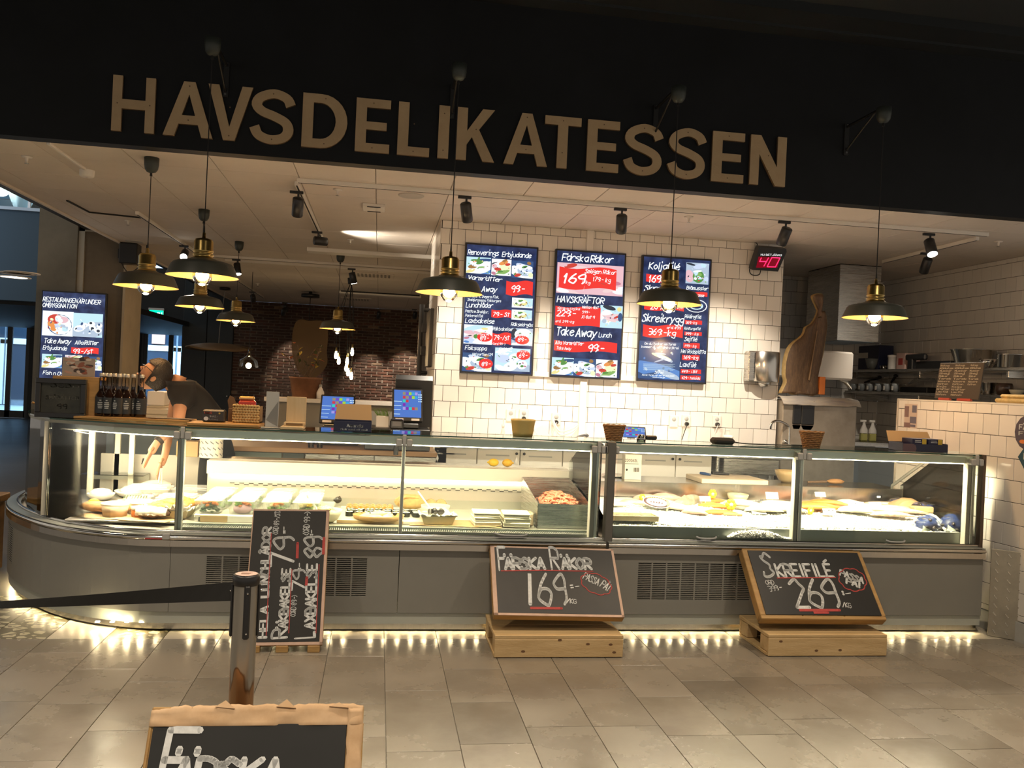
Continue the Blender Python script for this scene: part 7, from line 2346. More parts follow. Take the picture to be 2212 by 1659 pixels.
# ---- things on the steel ledge behind the fish
q = PY(1365, 1027, 6.62)
o = thing('label_carton', 'white carton printed 220262L on the ledge behind the fish', 'carton', (q.x, 6.64, LZ2))
q0, q1 = PY(1349, 1025, 6.58), PY(1385, 1025, 6.58)
hz = PY(1365, 982, 6.58).z
G().rbox(q0.x, q1.x, 6.58, 6.66, LZ2, hz, .002).obj('carton_body', M_paper, o)
P = Plane(plane_m((q0.x, 6.5785, LZ2), (1, 0, 0), (0, 0, 1)), (1240, 880, 3.95))
P.text('220262L', 435, 462, 545, 466, 22, M_nori, .0006, wt=.14)
P.line([(435, 480), (550, 484)], 4, M_nori, .0006)
for k in range(7):
 P.line([(512+7*k, 515), (511+7*k, 550)], 3+(k % 3), M_nori, .0006)
P.ell(450, 532, 9, 10, M_nori, .0006)
P.done('carton_print', o)
o = thing('white_plate', 'white plate lying behind the printed carton', 'plate', (q0.x-.02, 6.78, LZ2))
G().lathe([(0, 0), (.08, .002), (.11, .014), (.108, .017), (.08, .006), (0, .005)], 30, (q0.x-.02, 6.78, LZ2)).obj('plate_body', MATS['white_china'], o)
q0, q1 = PY(1512, 1040, 6.5), PY(1655, 1042, 6.5)
o = thing('cutting_board', 'thick pale cutting board on the ledge behind the fish', 'cutting board', ((q0.x+q1.x)/2, 6.65, LZ2))
G().rbox(q0.x, q1.x, 6.46, 6.82, LZ2, LZ2+.038, .004).obj('board', mat('cutting_board', (.66, .56, .42), .6, var=.06, vscale=6), o)
def knife(label, a, b, hm, hl=.10, z=None):
 a, b = V(a), V(b)
 o = thing('kitchen_knife', label, 'knife', a, 'knives on the cutting board')
 d = (b-a).normalized()
 s_ = V((-d.y, d.x, 0))
 G().tube([a, a+d*hl*.5, a+d*hl], [.010, .013, .009], 8).obj('handle', hm, o)
 p0 = a+d*hl
 g = G()
 vs = [p0+s_*.003, p0-s_*.016, b-s_*.004, b+s_*.002]
 g.add(vs+[v+V((0, 0, .002)) for v in vs], [(3, 2, 1, 0), (4, 5, 6, 7), (0, 1, 5, 4), (1, 2, 6, 5), (2, 3, 7, 6), (3, 0, 4, 7)])
 g.obj('blade', M_chrome, o)
zc = LZ2+.05
xk = PY(1517, 1012, 6.74).x
knife('kitchen knife with blue handle on the cutting board', (xk, 6.78, zc), (xk+.13, 6.58, zc-.007), mat('blue_handle', (.03, .08, .22), .4))
knife('kitchen knife with black handle at the back of the cutting board', (xk+.12, 6.80, zc), (xk+.40, 6.76, zc-.007), M_blackp, .13)
q = PY(1700, 1032, 6.72)
bowl('cream coloured bowl on the ledge right of the cutting board', (q.x, 6.72, LZ2), .10, .10, mat('tan_bowl', (.50, .36, .18), .25), None, foot=.45)
q = PY(1790, 1034, 6.66)
o = thing('wooden_brush', 'worn wooden scrubbing brush on the steel ledge', 'brush', (q.x, 6.66, LZ2))
G().tube([(q.x-.18, 6.67, LZ2+.012), (q.x-.02, 6.66, LZ2+.022)], [.010, .012], 8).obj('handle', mat('dark_wood', (.14, .08, .04), .6), o)
lump((q.x+.06, 6.66, LZ2+.026), (.075, .035, .022), 5, None).obj('brush_head', M_bread, o)
# ================================================================== THINGS ON THE COUNTER TOP, BACK COUNTER, WALLS
TP = 1.2345                       # top of the glass shelf
M_oak = wood('oak_slab', (.50, .28, .09), (.36, .19, .055), 3, (1, 10, 10))
M_bottle = mat('bottle_brown', (.012, .005, .003), .06, coat=.4)
M_navy = mat('navy_card', (.018, .022, .055), .5)
bd = thing('serving_plank', 'long honey coloured plank lying on the glass top at the left', 'plank', (-1.3, 5.85, TP))
a, b = PZ(112, 908, TP), PZ(555, 926, TP)
G().rbox(-2.05, -1.22, 5.98, 6.16, TP, TP+.018, .003).xf(TR(-1.6, 6.05, 0) @ RZ(-4) @ TR(1.6, -6.05, 0)).obj('board', M_oak, bd)
G().rbox(-1.19, b.x, 5.70, 5.98, TP, TP+.018, .003).obj('board', M_oak, bd)
HB = TP+.019
# framed chalk board, crate, bottles
def stand_at(px, py, y, z=TP):
 q = PY(px, py, y)
 return q.x
x0, x1 = PY(75, 905, 6.02).x, PY(184, 905, 6.02).x
zt = PY(130, 818, 6.02).z
o = thing('framed_chalkboard', 'small black framed chalk board with faded drawing on the counter top, far left', 'chalk board', ((x0+x1)/2, 6.02, TP))
G().rbox(x0, x1, 6.02, 6.035, TP, zt, .002).obj('slate', mat('faded_slate', (.018, .02, .016), .6, col2=(.05, .05, .038), vscale=9), o)
f = .032
for nm, q in (('frame_bar', (x0, x1, TP, TP+f)), ('frame_bar', (x0, x1, zt-f, zt)), ('frame_bar', (x0, x0+f, TP+f, zt-f)), ('frame_bar', (x1-f, x1, TP+f, zt-f))):
 G().rbox(q[0], q[1], 6.005, 6.02, q[2], q[3], .003).obj(nm, M_blackp, o)
P = Plane(plane_m((x0+f, 6.0185, TP), (1, 0, 0), (0, 0, 1)))
for t, u, z, h in (('SUSHI', .06, .20, .035), ('SMÅRÄTTER', .03, .12, .022), ('99', .1, .06, .03)):
 put_text(P.g, t, P.M, u, z, h, .2 if len(t) > 3 else .06, mi=P.mi(mat('faint_chalk', (.10, .10, .085), .8)))
P.done('faint_drawing', o)
x2 = PY(216, 905, 6.1).x
zt2 = PY(200, 815, 6.1).z
o = thing('wooden_crate', 'honey coloured wooden crate behind the framed chalk board', 'crate', (x1, 6.12, TP))
G().rbox(x1-.02, x2, 6.05, 6.07, TP+.02, zt2, .002).obj('end_board', M_oak, o)
G().rbox(x0+.08, x1-.025, 6.20, 6.22, TP+.02, zt2-.01, .002).obj('rear_board', M_oak, o)
G().rbox(x0+.08, x2, 6.07, 6.2, zt2-.02, zt2, .002).obj('lid_board', M_oak, o)
mp = PY(168, 790, 6.15)
o = thing('food_photo_card', 'upright photo card of pink prawns standing on the crate', 'photo card', (mp.x, 6.15, zt2))
G().rbox(mp.x-.095, mp.x+.11, 6.145, 6.15, zt2, PY(168, 773, 6.15).z, .001).obj('card', mat('print_paper', (.30, .26, .22), .5), o)
g = G()
rn = random.Random(3)
mts = [mat('print_rust', (.22, .08, .05), .5), mat('print_pink', (.42, .26, .20), .5), mat('print_dark', (.05, .035, .03), .5), mat('print_white', (.50, .44, .38), .5)]
for k in range(34):
 cx, cz = mp.x+rn.uniform(-.065, .075), zt2+.025+.10*rn.random()
 rx, rz = rn.uniform(.012, .03), rn.uniform(.006, .014)
 t = rn.uniform(-.5, .5)
 g.add([(cx+rx*cos(a)*cos(t)-rz*sin(a)*sin(t), 6.1445-.00003*k, cz+rx*cos(a)*sin(t)+rz*sin(a)*cos(t)) for a in [2*pi*j/9 for j in range(9)]], [tuple(range(8, -1, -1))], mi=k % 4)
g.obj('print', mts, o)
single(G().cone((x0-.05, 6.1, TP+.09), (x0+.02, 6.15, TP+.05), .007, n=8), 'wooden_stick', M_oak, 'thin wooden stick poking out left of the framed chalk board', 'stick')
# bottles
bot = G().lathe([(0, 0), (.034, 0), (.036, .004), (.036, .12), (.033, .138), (.018, .165), (.0145, .18), (.0135, .20)], 20).mesh('bottle_body', M_bottle)
neck = G().lathe([(.0135, .20), (.0125, .262), (.0145, .264)], 16).mesh('glass_neck', thinglass('bottle_neck', (.85, .80, .74), .05))
capm = G().lathe([(.0148, .262), (.0152, .280), (.011, .284), (0, .284)], 16).mesh('cap', mat('bottle_cap', (.45, .42, .36), .35, metal=.5))
labm = G().lathe([(.0364, .02), (.0364, .125)], 20).mesh('label', mat('bottle_label', (.022, .024, .026), .5))
lbt = G()
for k, (z, w_) in enumerate(((.105, .012), (.09, .03), (.078, .034), (.066, .03), (.055, .026))):
 for j in range(6):
  a = -pi/2+(j-2.5)*w_/.0366/6
  da = w_/.0366/7/2
  lbt.add([(.0367*cos(a+s*da), .0367*sin(a+s*da), z+t*.003) for s, t in ((-1, -1), (1, -1), (1, 1), (-1, 1))], [(0, 1, 2, 3)])
lbm = lbt.mesh('label_print', mat('label_print_white', (.55, .55, .52), .6))
bl = thing('sauce_bottle', 'x', 'bottle', (0, 0, 0), 'dark sauce bottles on the counter top', world=False)
for nm, me in (('bottle_body', bot), ('glass_neck', neck), ('cap', capm)):
 link(nm, me, bl)
lo = link('label', labm, bl); link('label_print', lbm, lo)
first = True
for px, y, l in ((216, 6.06, 'leftmost, front row'), (233, 6.04, 'second in the front row'), (254, 6.04, 'third in the front row'), (271, 6.06, 'fourth in the front row'), (285, 6.10, 'fifth in the front row'), (303, 6.08, 'rightmost beside the man'), (225, 6.14, 'rear, behind the first two'), (244, 6.15, 'rear, behind the third'), (264, 6.16, 'rear, behind the fourth')):
 x = PY(px, 908, y).x
 if first:
  bl.location = (x, y, HB); bl.rotation_euler = (0, 0, .2); o = bl; first = False
 else:
  o = dup(bl, (x, y, HB), RND.uniform(-.5, .5))
 o['label'] = 'dark sauce bottle with clear neck, '+l
# newspaper like leaf and dark box sign
sheet('printed_leaf', 'dark printed leaf lying on the plank before the man', (-1.36, 6.02, HB), .30, .10, -6, mat('printed_leaf', (.30, .24, .18), .7, col2=(.10, .08, .07), vscale=16), .004, 2)
q = PY(462, 914, 5.86)
o = thing('card_sign_box', 'dark grey box sign with white lettering on the plank, beside the basket', 'sign', (q.x, 5.86, HB))
G().rbox(q.x-.07, q.x+.07, 5.83, 5.91, HB, HB+.078, .008).obj('box', mat('box_charcoal', (.035, .033, .032), .45), o)
P = Plane(plane_m((q.x-.07, 5.8285, HB), (1, 0, 0), (0, 0, 1)))
for t, u, z, h, w_, m in (('Deli', .015, .053, .013, .045, mat('print_red', (.45, .08, .05), .5)), ('Skaldjur', .045, .032, .011, .055, M_chw), ('i säsong', .045, .014, .009, .055, M_chw)):
 put_text(P.g, t, P.M, u, z, h, w_, mi=P.mi(m), wt=.2)
P.lell(.026, .022, .015, .013, M_chw, .001)
P.lell(.108, .058, .006, .006, mat('print_yellow', (.45, .35, .05), .5), .001)
P.done('lettering', o)
# braided basket with packets
x0, x1 = PY(502, 925, 5.86).x, PY(560, 925, 5.86).x
zb, zt = HB, PY(530, 875, 5.86).z
o = thing('braided_basket', 'square straw coloured braided basket on the plank, holding packets', 'basket', ((x0+x1)/2, 5.95, HB))
M_straw = mat('braided_straw', (.62, .44, .20), .75, col2=(.44, .28, .10), vscale=20)
G().box(x0+.004, x1-.004, 5.866, 6.03, zb, zb+.006).box(x0+.004, x0+.008, 5.866, 6.03, zb, zt-.01).box(x1-.008, x1-.004, 5.866, 6.03, zb, zt-.01).box(x0+.004, x1-.004, 6.026, 6.03, zb, zt-.01).box(x0+.004, x1-.004, 5.866, 5.87, zb, zt-.01).obj('liner', mat('straw_dark', (.20, .12, .05), .8), o)
nr_ = 7
for j in range(nr_):
 z = zb+.010+(zt-zb-.016)*j/(nr_-1)
 g = G()
 for k in range(9):
  a = x0+.004+(x1-x0-.008)*k/9
  s_ = 1 if (j % 2 == 0) else -1
  w_ = (x1-x0)/9
  g.ball((a+w_/2, 5.864, z), (w_*.72, .008, .0085), 8, 5, 0, 0, k, RY(28*s_))
  g.ball((x0, 5.875+.017*k, z), (.008, .012, .009), 6, 4, 0, 0, k, RX(28*s_))
 g.obj('braid_row', M_straw, o)
o2 = thing('snack_packet', 'red and clear packet with gold top standing in the braided basket', 'packet', ((x0+x1)/2, 5.95, zb+.01))
G().rbox(x0+.02, x1-.04, 5.93, 5.98, zb+.01, zt+.03, .012).obj('pouch', mat('packet_red', (.55, .05, .03), .25), o2)
G().rbox(x0+.022, x1-.05, 5.932, 5.978, zt+.03, zt+.055, .008).obj('clear_top', mat('packet_gold', (.62, .38, .14), .2, metal=.3), o2)
single(G().prism([(x0-.05, zt-.03), (x0+.01, zt-.03), (x0-.02, zt+.04), (x0-.045, zt+.055), (x0-.06, zt+.02)], 5.99, 6.0, MX(((1, 0, 0, 0), (0, 0, 1, 0), (0, 1, 0, 0), (0, 0, 0, 1)))).rbox(x0-.05, x0-.002, 5.97, 6.02, HB, zt-.03, .003), 'paper_bag', mat('kraft_dark', (.15, .08, .035), .8), 'brown paper bag with white paper sticking up beside the basket', 'packaging')
# acrylic leaflet stand, pine holder, blue boxes
x0, x1 = PY(572, 925, 5.75).x, PY(600, 925, 5.75).x
zt = PY(586, 846, 5.75).z
o = thing('leaflet_stand', 'slim clear leaflet stand with a grey pleated card', 'leaflet stand', ((x0+x1)/2, 5.75, TP))
G().rbox(x0-.02, x1+.02, 5.70, 5.80, TP, TP+.006, .002).rbox(x0, x1, 5.758, 5.762, TP+.006, zt, .001).obj('stand', mat('acrylic_frost', (.45, .44, .40), .15), o)
g = G()
g.add([(x0+.004, 5.757, TP+.05), (x1-.004, 5.757, TP+.01), (x1-.004, 5.757, zt-.06), (x0+.03, 5.757, TP+.10)], [(0, 1, 2, 3)])
g.obj('grey_card', mat('grey_print', (.22, .215, .20), .6), o)
x0, x1 = PY(610, 928, 5.72).x, PY(657, 928, 5.72).x
zt = PY(632, 857, 5.80).z
o = thing('pine_menu_holder', 'pale pine menu holder with an upright back and slotted foot', 'menu holder', ((x0+x1)/2, 5.75, TP))
M_pn = wood('pale_pine', (.66, .50, .29), (.58, .42, .22), 3, (9, 9, 1))
G().rbox(x0+.012, x1, 5.80, 5.815, TP+.02, zt, .002).obj('back', M_pn, o)
G().rbox(x0-.006, x1, 5.64, 5.815, TP, TP+.019, .003).obj('foot', M_pn, o)
G().rbox(x0+.005, x1, 5.73, 5.799, TP+.019, TP+.042, .003).obj('ledge', M_pn, o)
G().box(x0+.02, x1-.012, 5.728, 5.7295, TP+.024, TP+.036).obj('slot', mat('slot_shadow', (.20, .12, .05), .8), o)
def open_box(label, xa, xb, y0, y1, zb, h, lidh, lines, dot=None, nm='display_box'):
 o = thing(nm, label, 'box', ((xa+xb)/2, (y0+y1)/2, zb), 'open blue display boxes')
 g = G().rbox(xa, xb, y0, y0+.004, zb, zb+h, .001).rbox(xa, xa+.004, y0+.004, y1, zb, zb+h*1.1, .001).rbox(xb-.004, xb, y0+.004, y1, zb, zb+h*1.1, .001).rbox(xa, xb, y1-.004, y1, zb, zb+h*1.1, .001).rbox(xa, xb, y0, y1, zb, zb+.003, .001)
 bx = g.obj('carton', M_navy, o)
 vs = [(xa, y1, zb+h*1.1), (xb, y1, zb+h*1.1), (xb-.01, y1+.05, zb+h*1.1+lidh), (xa+.01, y1+.05, zb+h*1.1+lidh)]
 G().add(vs+[(a_, b_+.004, c_) for a_, b_, c_ in vs], [(0, 1, 2, 3), (7, 6, 5, 4), (0, 4, 5, 1), (1, 5, 6, 2), (2, 6, 7, 3), (3, 7, 4, 0)]).obj('open_flap', M_kraft, o)
 P = Plane(plane_m((xa, y0-.0005, zb), (1, 0, 0), (0, 0, 1)))
 for t, u, z, hh, w_ in lines:
  put_text(P.g, t, P.M, u, z, hh, w_, mi=P.mi(M_chw), wt=.2)
 if dot:
  P.lell(*dot, P and mat('dusk_pink', (.12, .07, .085), .5), .0006, clip=(0, 0, xb-xa, h))
 if P.g.v:
  P.done('print', bx)
 return o
xa, xb = PY(720, 930, 5.66).x, PY(802, 932, 5.66).x
o = open_box('open blue box with kraft flap printed Amanda, middle of the counter top', xa, xb, 5.66, 5.78, TP, .065, .10, (('Amanda', .085, .030, .018, .10), ('fisk med et smil', .045, .010, .010, .17)))
xa, xb = PY(1950, 980, 5.68).x, PY(2047, 984, 5.68).x
ob = open_box('open blue box of packets with kraft flap, at the right end of the counter top', xa, xb, 5.68, 5.86, TP, .055, .075, (), (.03, .02, .075, .06))
for k in range(2):
 a = xa+.085+.125*k
 o = thing('fish_packet', 'dark blue packet with yellow tab in the right end box, '+('left' if k == 0 else 'right')+' of two', 'packet', (a+.05, 5.76, TP+.004), 'packets in the right end box')
 G().rbox(a, a+.115, 5.70, 5.83, TP+.004, TP+.092, .003).obj('packet', mat('packet_blue', (.01, .012, .05), .35), o)
 G().rbox(a+.075, a+.108, 5.697, 5.70, TP+.052, TP+.09, .001).obj('yellow_tab', mat('tab_yellow', (.60, .42, .05), .5), o)
 G().box(a+.02, a+.07, 5.6985, 5.70, TP+.066, TP+.070).box(a+.02, a+.065, 5.6985, 5.70, TP+.078, TP+.081).obj('print', M_chw, o)
# ---- back counter along the tiled wall
BC = PY(1100, 962, 7.85).z+.012
M_cab = mat('cabinet_white', (.76, .72, .65), .4)
q = thing('back_worktop', 'white worktop along the tiled wall', 'worktop', (2.1, 8.1, BC))
G().rbox(XW0+.05, 3.18, 7.80, 8.385, BC-.04, BC, .004).obj('slab', M_cab, q)
xs = [.62]+[PY(p_, 990, 7.85).x for p_ in (936, 1030, 1123, 1215)]+[1.95, 2.42, 2.80, 3.16]
for i, (a, b) in enumerate(zip(xs, xs[1:])):
 l = 'white base cabinet with panelled door, number %s from the till' % ('one', 'two', 'three', 'four', 'five', 'six', 'seven', 'eight')[i]
 o = thing('base_cabinet', ('white base cabinet with a panelled door under the worktop, '+('nearest the till', 'second from the till', 'left of the lemons', 'above the lemons', 'with a leaf tag, left of the case divider', 'behind the printed carton', 'left of the cutting board', 'behind the cutting board')[i]), 'cabinet', ((a+b)/2, 8.1, ZF), 'white base cabinets')
 G().rbox(a+.002, b-.002, 7.86, 8.385, ZF+.1, BC-.041, .003).obj('carcass', M_cab, o)
 G().rbox(a+.01, b-.01, 7.92, 8.3, ZF, ZF+.1, .003).obj('plinth', M_greyp, o)
 d = G().rbox(a+.004, b-.004, 7.84, 7.859, ZF+.12, BC-.05, .004).obj('door', M_cab, o)
 G().rbox(a+.08, b-.10, 7.836, 7.84, BC-.112, BC-.10, .001).obj('groove', M_greyp, d)
 kx = b-.035 if i % 2 == 0 else a+.035
 G().ball((kx, 7.825, BC-.085), .013, 10, 8).cone((kx, 7.84, BC-.085), (kx, 7.825, BC-.085), .006, n=8).obj('knob', M_blackp, d)
 if i in (1, 2, 4):
  G().prism([(0, 0), (.012, .03), (0, .07), (-.012, .03)], 0, .002, TR(kx, 7.828, BC-.18) @ RX(90)).obj('leaf_tag', M_white, d)
# sink run at right, steel
q = thing('steel_sink_bench', 'steel sink bench against the tiled wall, right of the cabinets', 'sink bench', (3.6, 8.1, ZF))
G().rbox(3.19, 4.02, 7.80, 8.385, BC-.06, BC-.005, .004).obj('bench_top', M_steel, q)
G().rbox(3.28, 3.85, 7.86, 8.30, BC-.22, BC-.061, .01).obj('basin', M_steel, q)
for x in (3.21, 3.98):
 for y in (7.83, 8.34):
  G().cone((x, y, ZF), (x, y, BC-.061), .018, n=10).obj('leg', M_steel, q)
q = PY(1703, 960, 8.3)
o = thing('mixer_tap', 'chrome swan neck tap on the sink bench', 'tap', (q.x, 8.3, BC))
t0 = [(q.x, 8.30, BC), (q.x, 8.30, BC+.20), (q.x-.03, 8.29, BC+.26), (PY(1680, 912, 8.2).x, 8.2, PY(1680, 909, 8.2).z), (PY(1667, 915, 8.15).x, 8.15, PY(1667, 914, 8.15).z), (PY(1664, 930, 8.13).x, 8.13, PY(1664, 928, 8.13).z)]
G().tube(smooth(t0, 5), .013, 10).obj('spout', M_chrome, o)
G().lathe([(.03, 0), (.03, .04), (.02, .06)], 16, (q.x, 8.3, BC-.005)).ball((q.x-.05, 8.28, BC+.09), .025, 12, 8).cone((q.x, 8.3, BC+.06), (q.x-.06, 8.27, BC+.10), .01, n=8).obj('lever', M_chrome, o)
# tills: screens on dark stands
def till(label, cx, cy, zb, w_, h_, tilt, z_rot, cab=True, bubbles=0):
 o = thing('till', label, 'till', (cx, cy, zb), 'tills')
 M = TR(cx, cy, zb+.06) @ RZ(z_rot) @ RX(90-tilt)
 G().rbox(-w_/2, w_/2, 0, h_, -.03, 0, .006).xf(M).obj('screen_housing', M_blackp, o)
 G().rbox(-w_*.35, w_*.35, -.10, .12, 0, .045, .01).xf(TR(cx, cy+.06, zb) @ RZ(z_rot)).rbox(-.04, .04, .02, .08, .04, .18, .01).xf(TR(0, 0, 0)).obj('foot', M_blackp, o)
 P = Plane(M)
 bg = mat('till_blue', (0, 0, 0), .15, emis=(.045, .10, .30), es=1.0)
 P.lrect(-w_/2+.015, .035, w_/2-.015, h_-.015, bg, .001)
 tl = [E_('t%d' % k, c) for k, c in enumerate(((.30, .25, .15), (.05, .35, .65), (.05, .55, .45), (.16, .08, .50), (.35, .30, .70), (.55, .05, .06), (.35, .60, .05), (.20, .03, .40)))]
 for r_ in range(5):
  for k in range(5):
   if r_ in (2, 3) and k > 1 or (r_ == 3 and k == 1):
    continue
   u0 = -w_*.16+w_*.10*k; v0 = h_*(.80-.115*r_)
   P.lrect(u0, v0, u0+w_*.088, v0+h_*.09, tl[(k*3+r_*5) % 8], .0015)
 for r_ in range(4):
  for k in range(3):
   P.lrect(w_*.35+w_*.045*k, h_*(.80-.07*r_), w_*.375+w_*.045*k, h_*(.835-.07*r_), PALE, .0015)
 for k in range(4):
  P.lrect(-w_*.45, h_*(.2+.13*k), -w_*(.25-.02*k), h_*(.215+.13*k), PALE, .0015)
 for u in (-w_*.40, w_*.12):
  P.lrect(u, .006, u+w_*.26, .026, mat('till_sticker', (.75, .68, .60), .5), .0015)
 P.done('display', o)
 return o
q = PY(880, 925, 7.35)
till('till with bright colour key screen, beside the tiled corner', q.x, 7.35, 1.17, .26, .30, 24, 4)
st = thing('till_cabinet', 'dark till cabinet standing on the service bench beside the tiled corner', 'cabinet', (.16, 7.5, .98))
G().rbox(-.10, .44, 7.25, 7.75, .99, 1.168, .006).obj('drawer_unit', M_blackp, st)
G().prism([(7.62, 1.17), (7.78, 1.17), (7.78, 1.58), (7.60, 1.62), (7.57, 1.58)], .14, .46, MX(((0, 0, 1, 0), (1, 0, 0, 0), (0, 1, 0, 0), (0, 0, 0, 1)))).obj('rear_hood', M_blackp, st)
q = PY(858, 922, 6.9)
o = thing('card_terminal', 'small black card terminal before the bright till', 'card terminal', (q.x, 6.9, 1.16))
G().rbox(q.x-.06, q.x+.05, 6.84, 6.98, q.z-.015, q.z+.06, .012).obj('body', M_blackp, o)
G().box(q.x-.04, q.x+.03, 6.838, 6.8395, q.z+.01, q.z+.045).obj('keypad', mat('keypad_grey', (.10, .10, .11), .4), o)
G().cone((q.x, 6.93, .98), (q.x, 6.93, q.z-.015), .02, n=10).obj('stem', M_blackp, o)
q = PY(727, 890, 7.7)
till('till with blue screen behind the pine menu holder', q.x, 7.7, q.z-.16, .30, .26, 18, -4)
G().rbox(q.x-.22, q.x+.20, 7.6, 8.0, .99, q.z-.165, .006).obj('drawer', M_blackp, bpy.data.objects['till.001'])
q = PY(1362, 950, 8.15)
till('small till screen behind the wicker basket on the back worktop', q.x, 8.12, BC, .30, .17, 40, -8)
# service bench carrying the left tills, with steel fronts below
sb = thing('service_bench', 'steel fronted service bench under the tills, seen through the case glass', 'bench', (-.2, 7.6, ZF))
xs = [PY(p_, 975, 7.42).x for p_ in (545, 615, 662, 735, 809, 842)]
G().rbox(xs[0]-.3, .50, 7.2, 7.9, .945, .985, .004).obj('bench_top', mat('bench_wood', (.30, .17, .08), .5), sb)
for i, (a, b, m) in enumerate(((xs[0]-.35, xs[1], mat('sage_panel', (.13, .16, .13), .5)), (xs[1], xs[2], mat('dark_sage', (.045, .055, .045), .5)), (xs[2], xs[3], M_steel), (xs[3], xs[4], M_steel), (xs[4], .50, M_steel))):
 G().rbox(a+.004, b-.004, 7.24, 7.27, .12, .94, .003).obj('front_panel', m, sb)
G().rbox(xs[2]+.08, xs[2]+.16, 7.232, 7.24, .84, .87, .004).obj('handle_recess', M_slot, sb)
dsp = G().rbox(xs[3]+.04, xs[4]-.03, 7.232, 7.24, .70, .735, .002).obj('control_panel', M_blackp, sb)
G().box(xs[3]+.12, xs[3]+.135, 7.2305, 7.232, .71, .725).obj('blue_digit', emit('blue_digit', (.05, .15, 1), 3), dsp)
g = G()
for k in range(16):
 g.box(xs[3]+.05+.0115*k, xs[3]+.056+.0115*k, 7.2375, 7.24, .675, .688)
g.obj('vent_holes', M_slot, sb)
# divider wall with white capping that carries the flower pot
q0 = PY(700, 862, 8.6)
o = sobj(G().rbox(-1.05, XW0-.02, 8.55, 8.75, ZF, q0.z-.04, .004), 'wall_divider', mat('divider_grey', (.27, .25, .21), .7))
sobj(G().rbox(-1.08, XW0-.02, 8.50, 8.80, q0.z-.04, q0.z, .004), 'trim_divider_cap', M_white)
x0, x1 = PY(628, 862, 8.62).x, PY(688, 862, 8.62).x
cx, r_ = (x0+x1)/2, (x1-x0)/2
zt = PY(660, 819, 8.62).z
o = thing('flower_pot', 'rust brown tapered plant pot on the white divider capping', 'plant pot', (cx, 8.65, q0.z))
h_ = zt-q0.z
G().lathe([(0, 0), (r_*.92, 0), (r_*1.15, h_), (r_*1.22, h_), (r_*1.22, h_+.02), (r_*1.10, h_+.02), (r_*1.08, h_-.02), (0, h_-.02)], 32, (cx, 8.65, q0.z), sy=.62).obj('pot_body', mat('rust_glaze', (.26, .12, .06), .6, col2=(.16, .07, .035), vscale=9, bump=.1), o)
lf = [mat('leaf_olive', (.06, .075, .02), .5), mat('leaf_rust', (.42, .12, .04), .5), mat('leaf_yellow', (.45, .32, .05), .5), mat('twig', (.10, .06, .03), .7)]
rn = random.Random(5)
for k in range(9):
 a0 = V((cx+rn.uniform(-.12, .12), 8.64, zt))
 tip = a0+V((rn.uniform(-.16, .20), rn.uniform(-.05, .03), rn.uniform(.10, .36)))
 G().tube(smooth([a0, a0.lerp(tip, .5)+V((rn.uniform(-.05, .05), 0, .05)), tip], 3), .004, 5).obj('stem', lf[3], o)
 for j in range(3):
  c = a0.lerp(tip, .55+.2*j)+V((rn.uniform(-.04, .04), rn.uniform(-.03, .01), rn.uniform(-.02, .03)))
  Mq = TR(*c) @ RZ(rn.uniform(0, 360)) @ RY(rn.uniform(-50, 50))
  m = lf[0] if rn.random() < .6 else lf[rn.choice((1, 2))]
  G().add([Mq @ V(p) for p in ((0, 0, 0), (.03, .018, .006), (.065, 0, 0), (.03, -.018, .006), (.03, 0, -.002))], [(0, 1, 4), (1, 2, 4), (2, 3, 4), (3, 0, 4)]).obj('leaf', m, o)
q = PY(692, 850, 8.6)
o = thing('white_bottle', 'small white bottle behind the rust brown pot', 'bottle', (q.x, 8.6, q0.z))
G().lathe([(0, 0), (.035, 0), (.037, .06), (.02, .10), (.012, .11), (.012, .13), (0, .13)], 18, (q.x, 8.6, q0.z)).obj('bottle_body', M_white, o)
G().lathe([(.014, .115), (.014, .14), (0, .142)], 12, (q.x, 8.6, q0.z)).obj('cap', M_greyp, o)
q = PY(826, 918, 7.5)
o = thing('herb_pot', 'white square pot of green grass beside the bright till', 'potted herb', (q.x, 7.5, .985))
G().rbox(q.x-.055, q.x+.055, 7.45, 7.55, 1.00, q.z+.08, .006).obj('pot', M_white, o)
g = G()
for k in range(60):
 a = V((q.x+rn.uniform(-.05, .05), 7.5+rn.uniform(-.04, .04), q.z+.08))
 g.tube([a, a+V((rn.uniform(-.05, .03), rn.uniform(-.02, .02), rn.uniform(.04, .07)))], [.002, .0006], 4)
g.obj('grass', M_green, o, kind='stuff')
q = PY(682, 915, 7.3)
for k in range(2):
 o = thing('drinking_glass', 'small clear glass near the blue till, '+('left' if k == 0 else 'right')+' of two', 'glass', (q.x-.03+.07*k, 7.3, .986), 'glasses by the blue till')
 G().lathe([(0, 0), (.024, 0), (.029, .09), (.026, .09), (.022, .006), (0, .006)], 18, (q.x-.03+.07*k, 7.3, .986)).obj('glass_wall', thinglass('drink_glass', (.85, .84, .8)), o)
 G().lathe([(0, .007), (.021, .007), (.023, .03), (0, .03)], 14, (q.x-.03+.07*k, 7.3, .986)).obj('contents', M_steel, o)
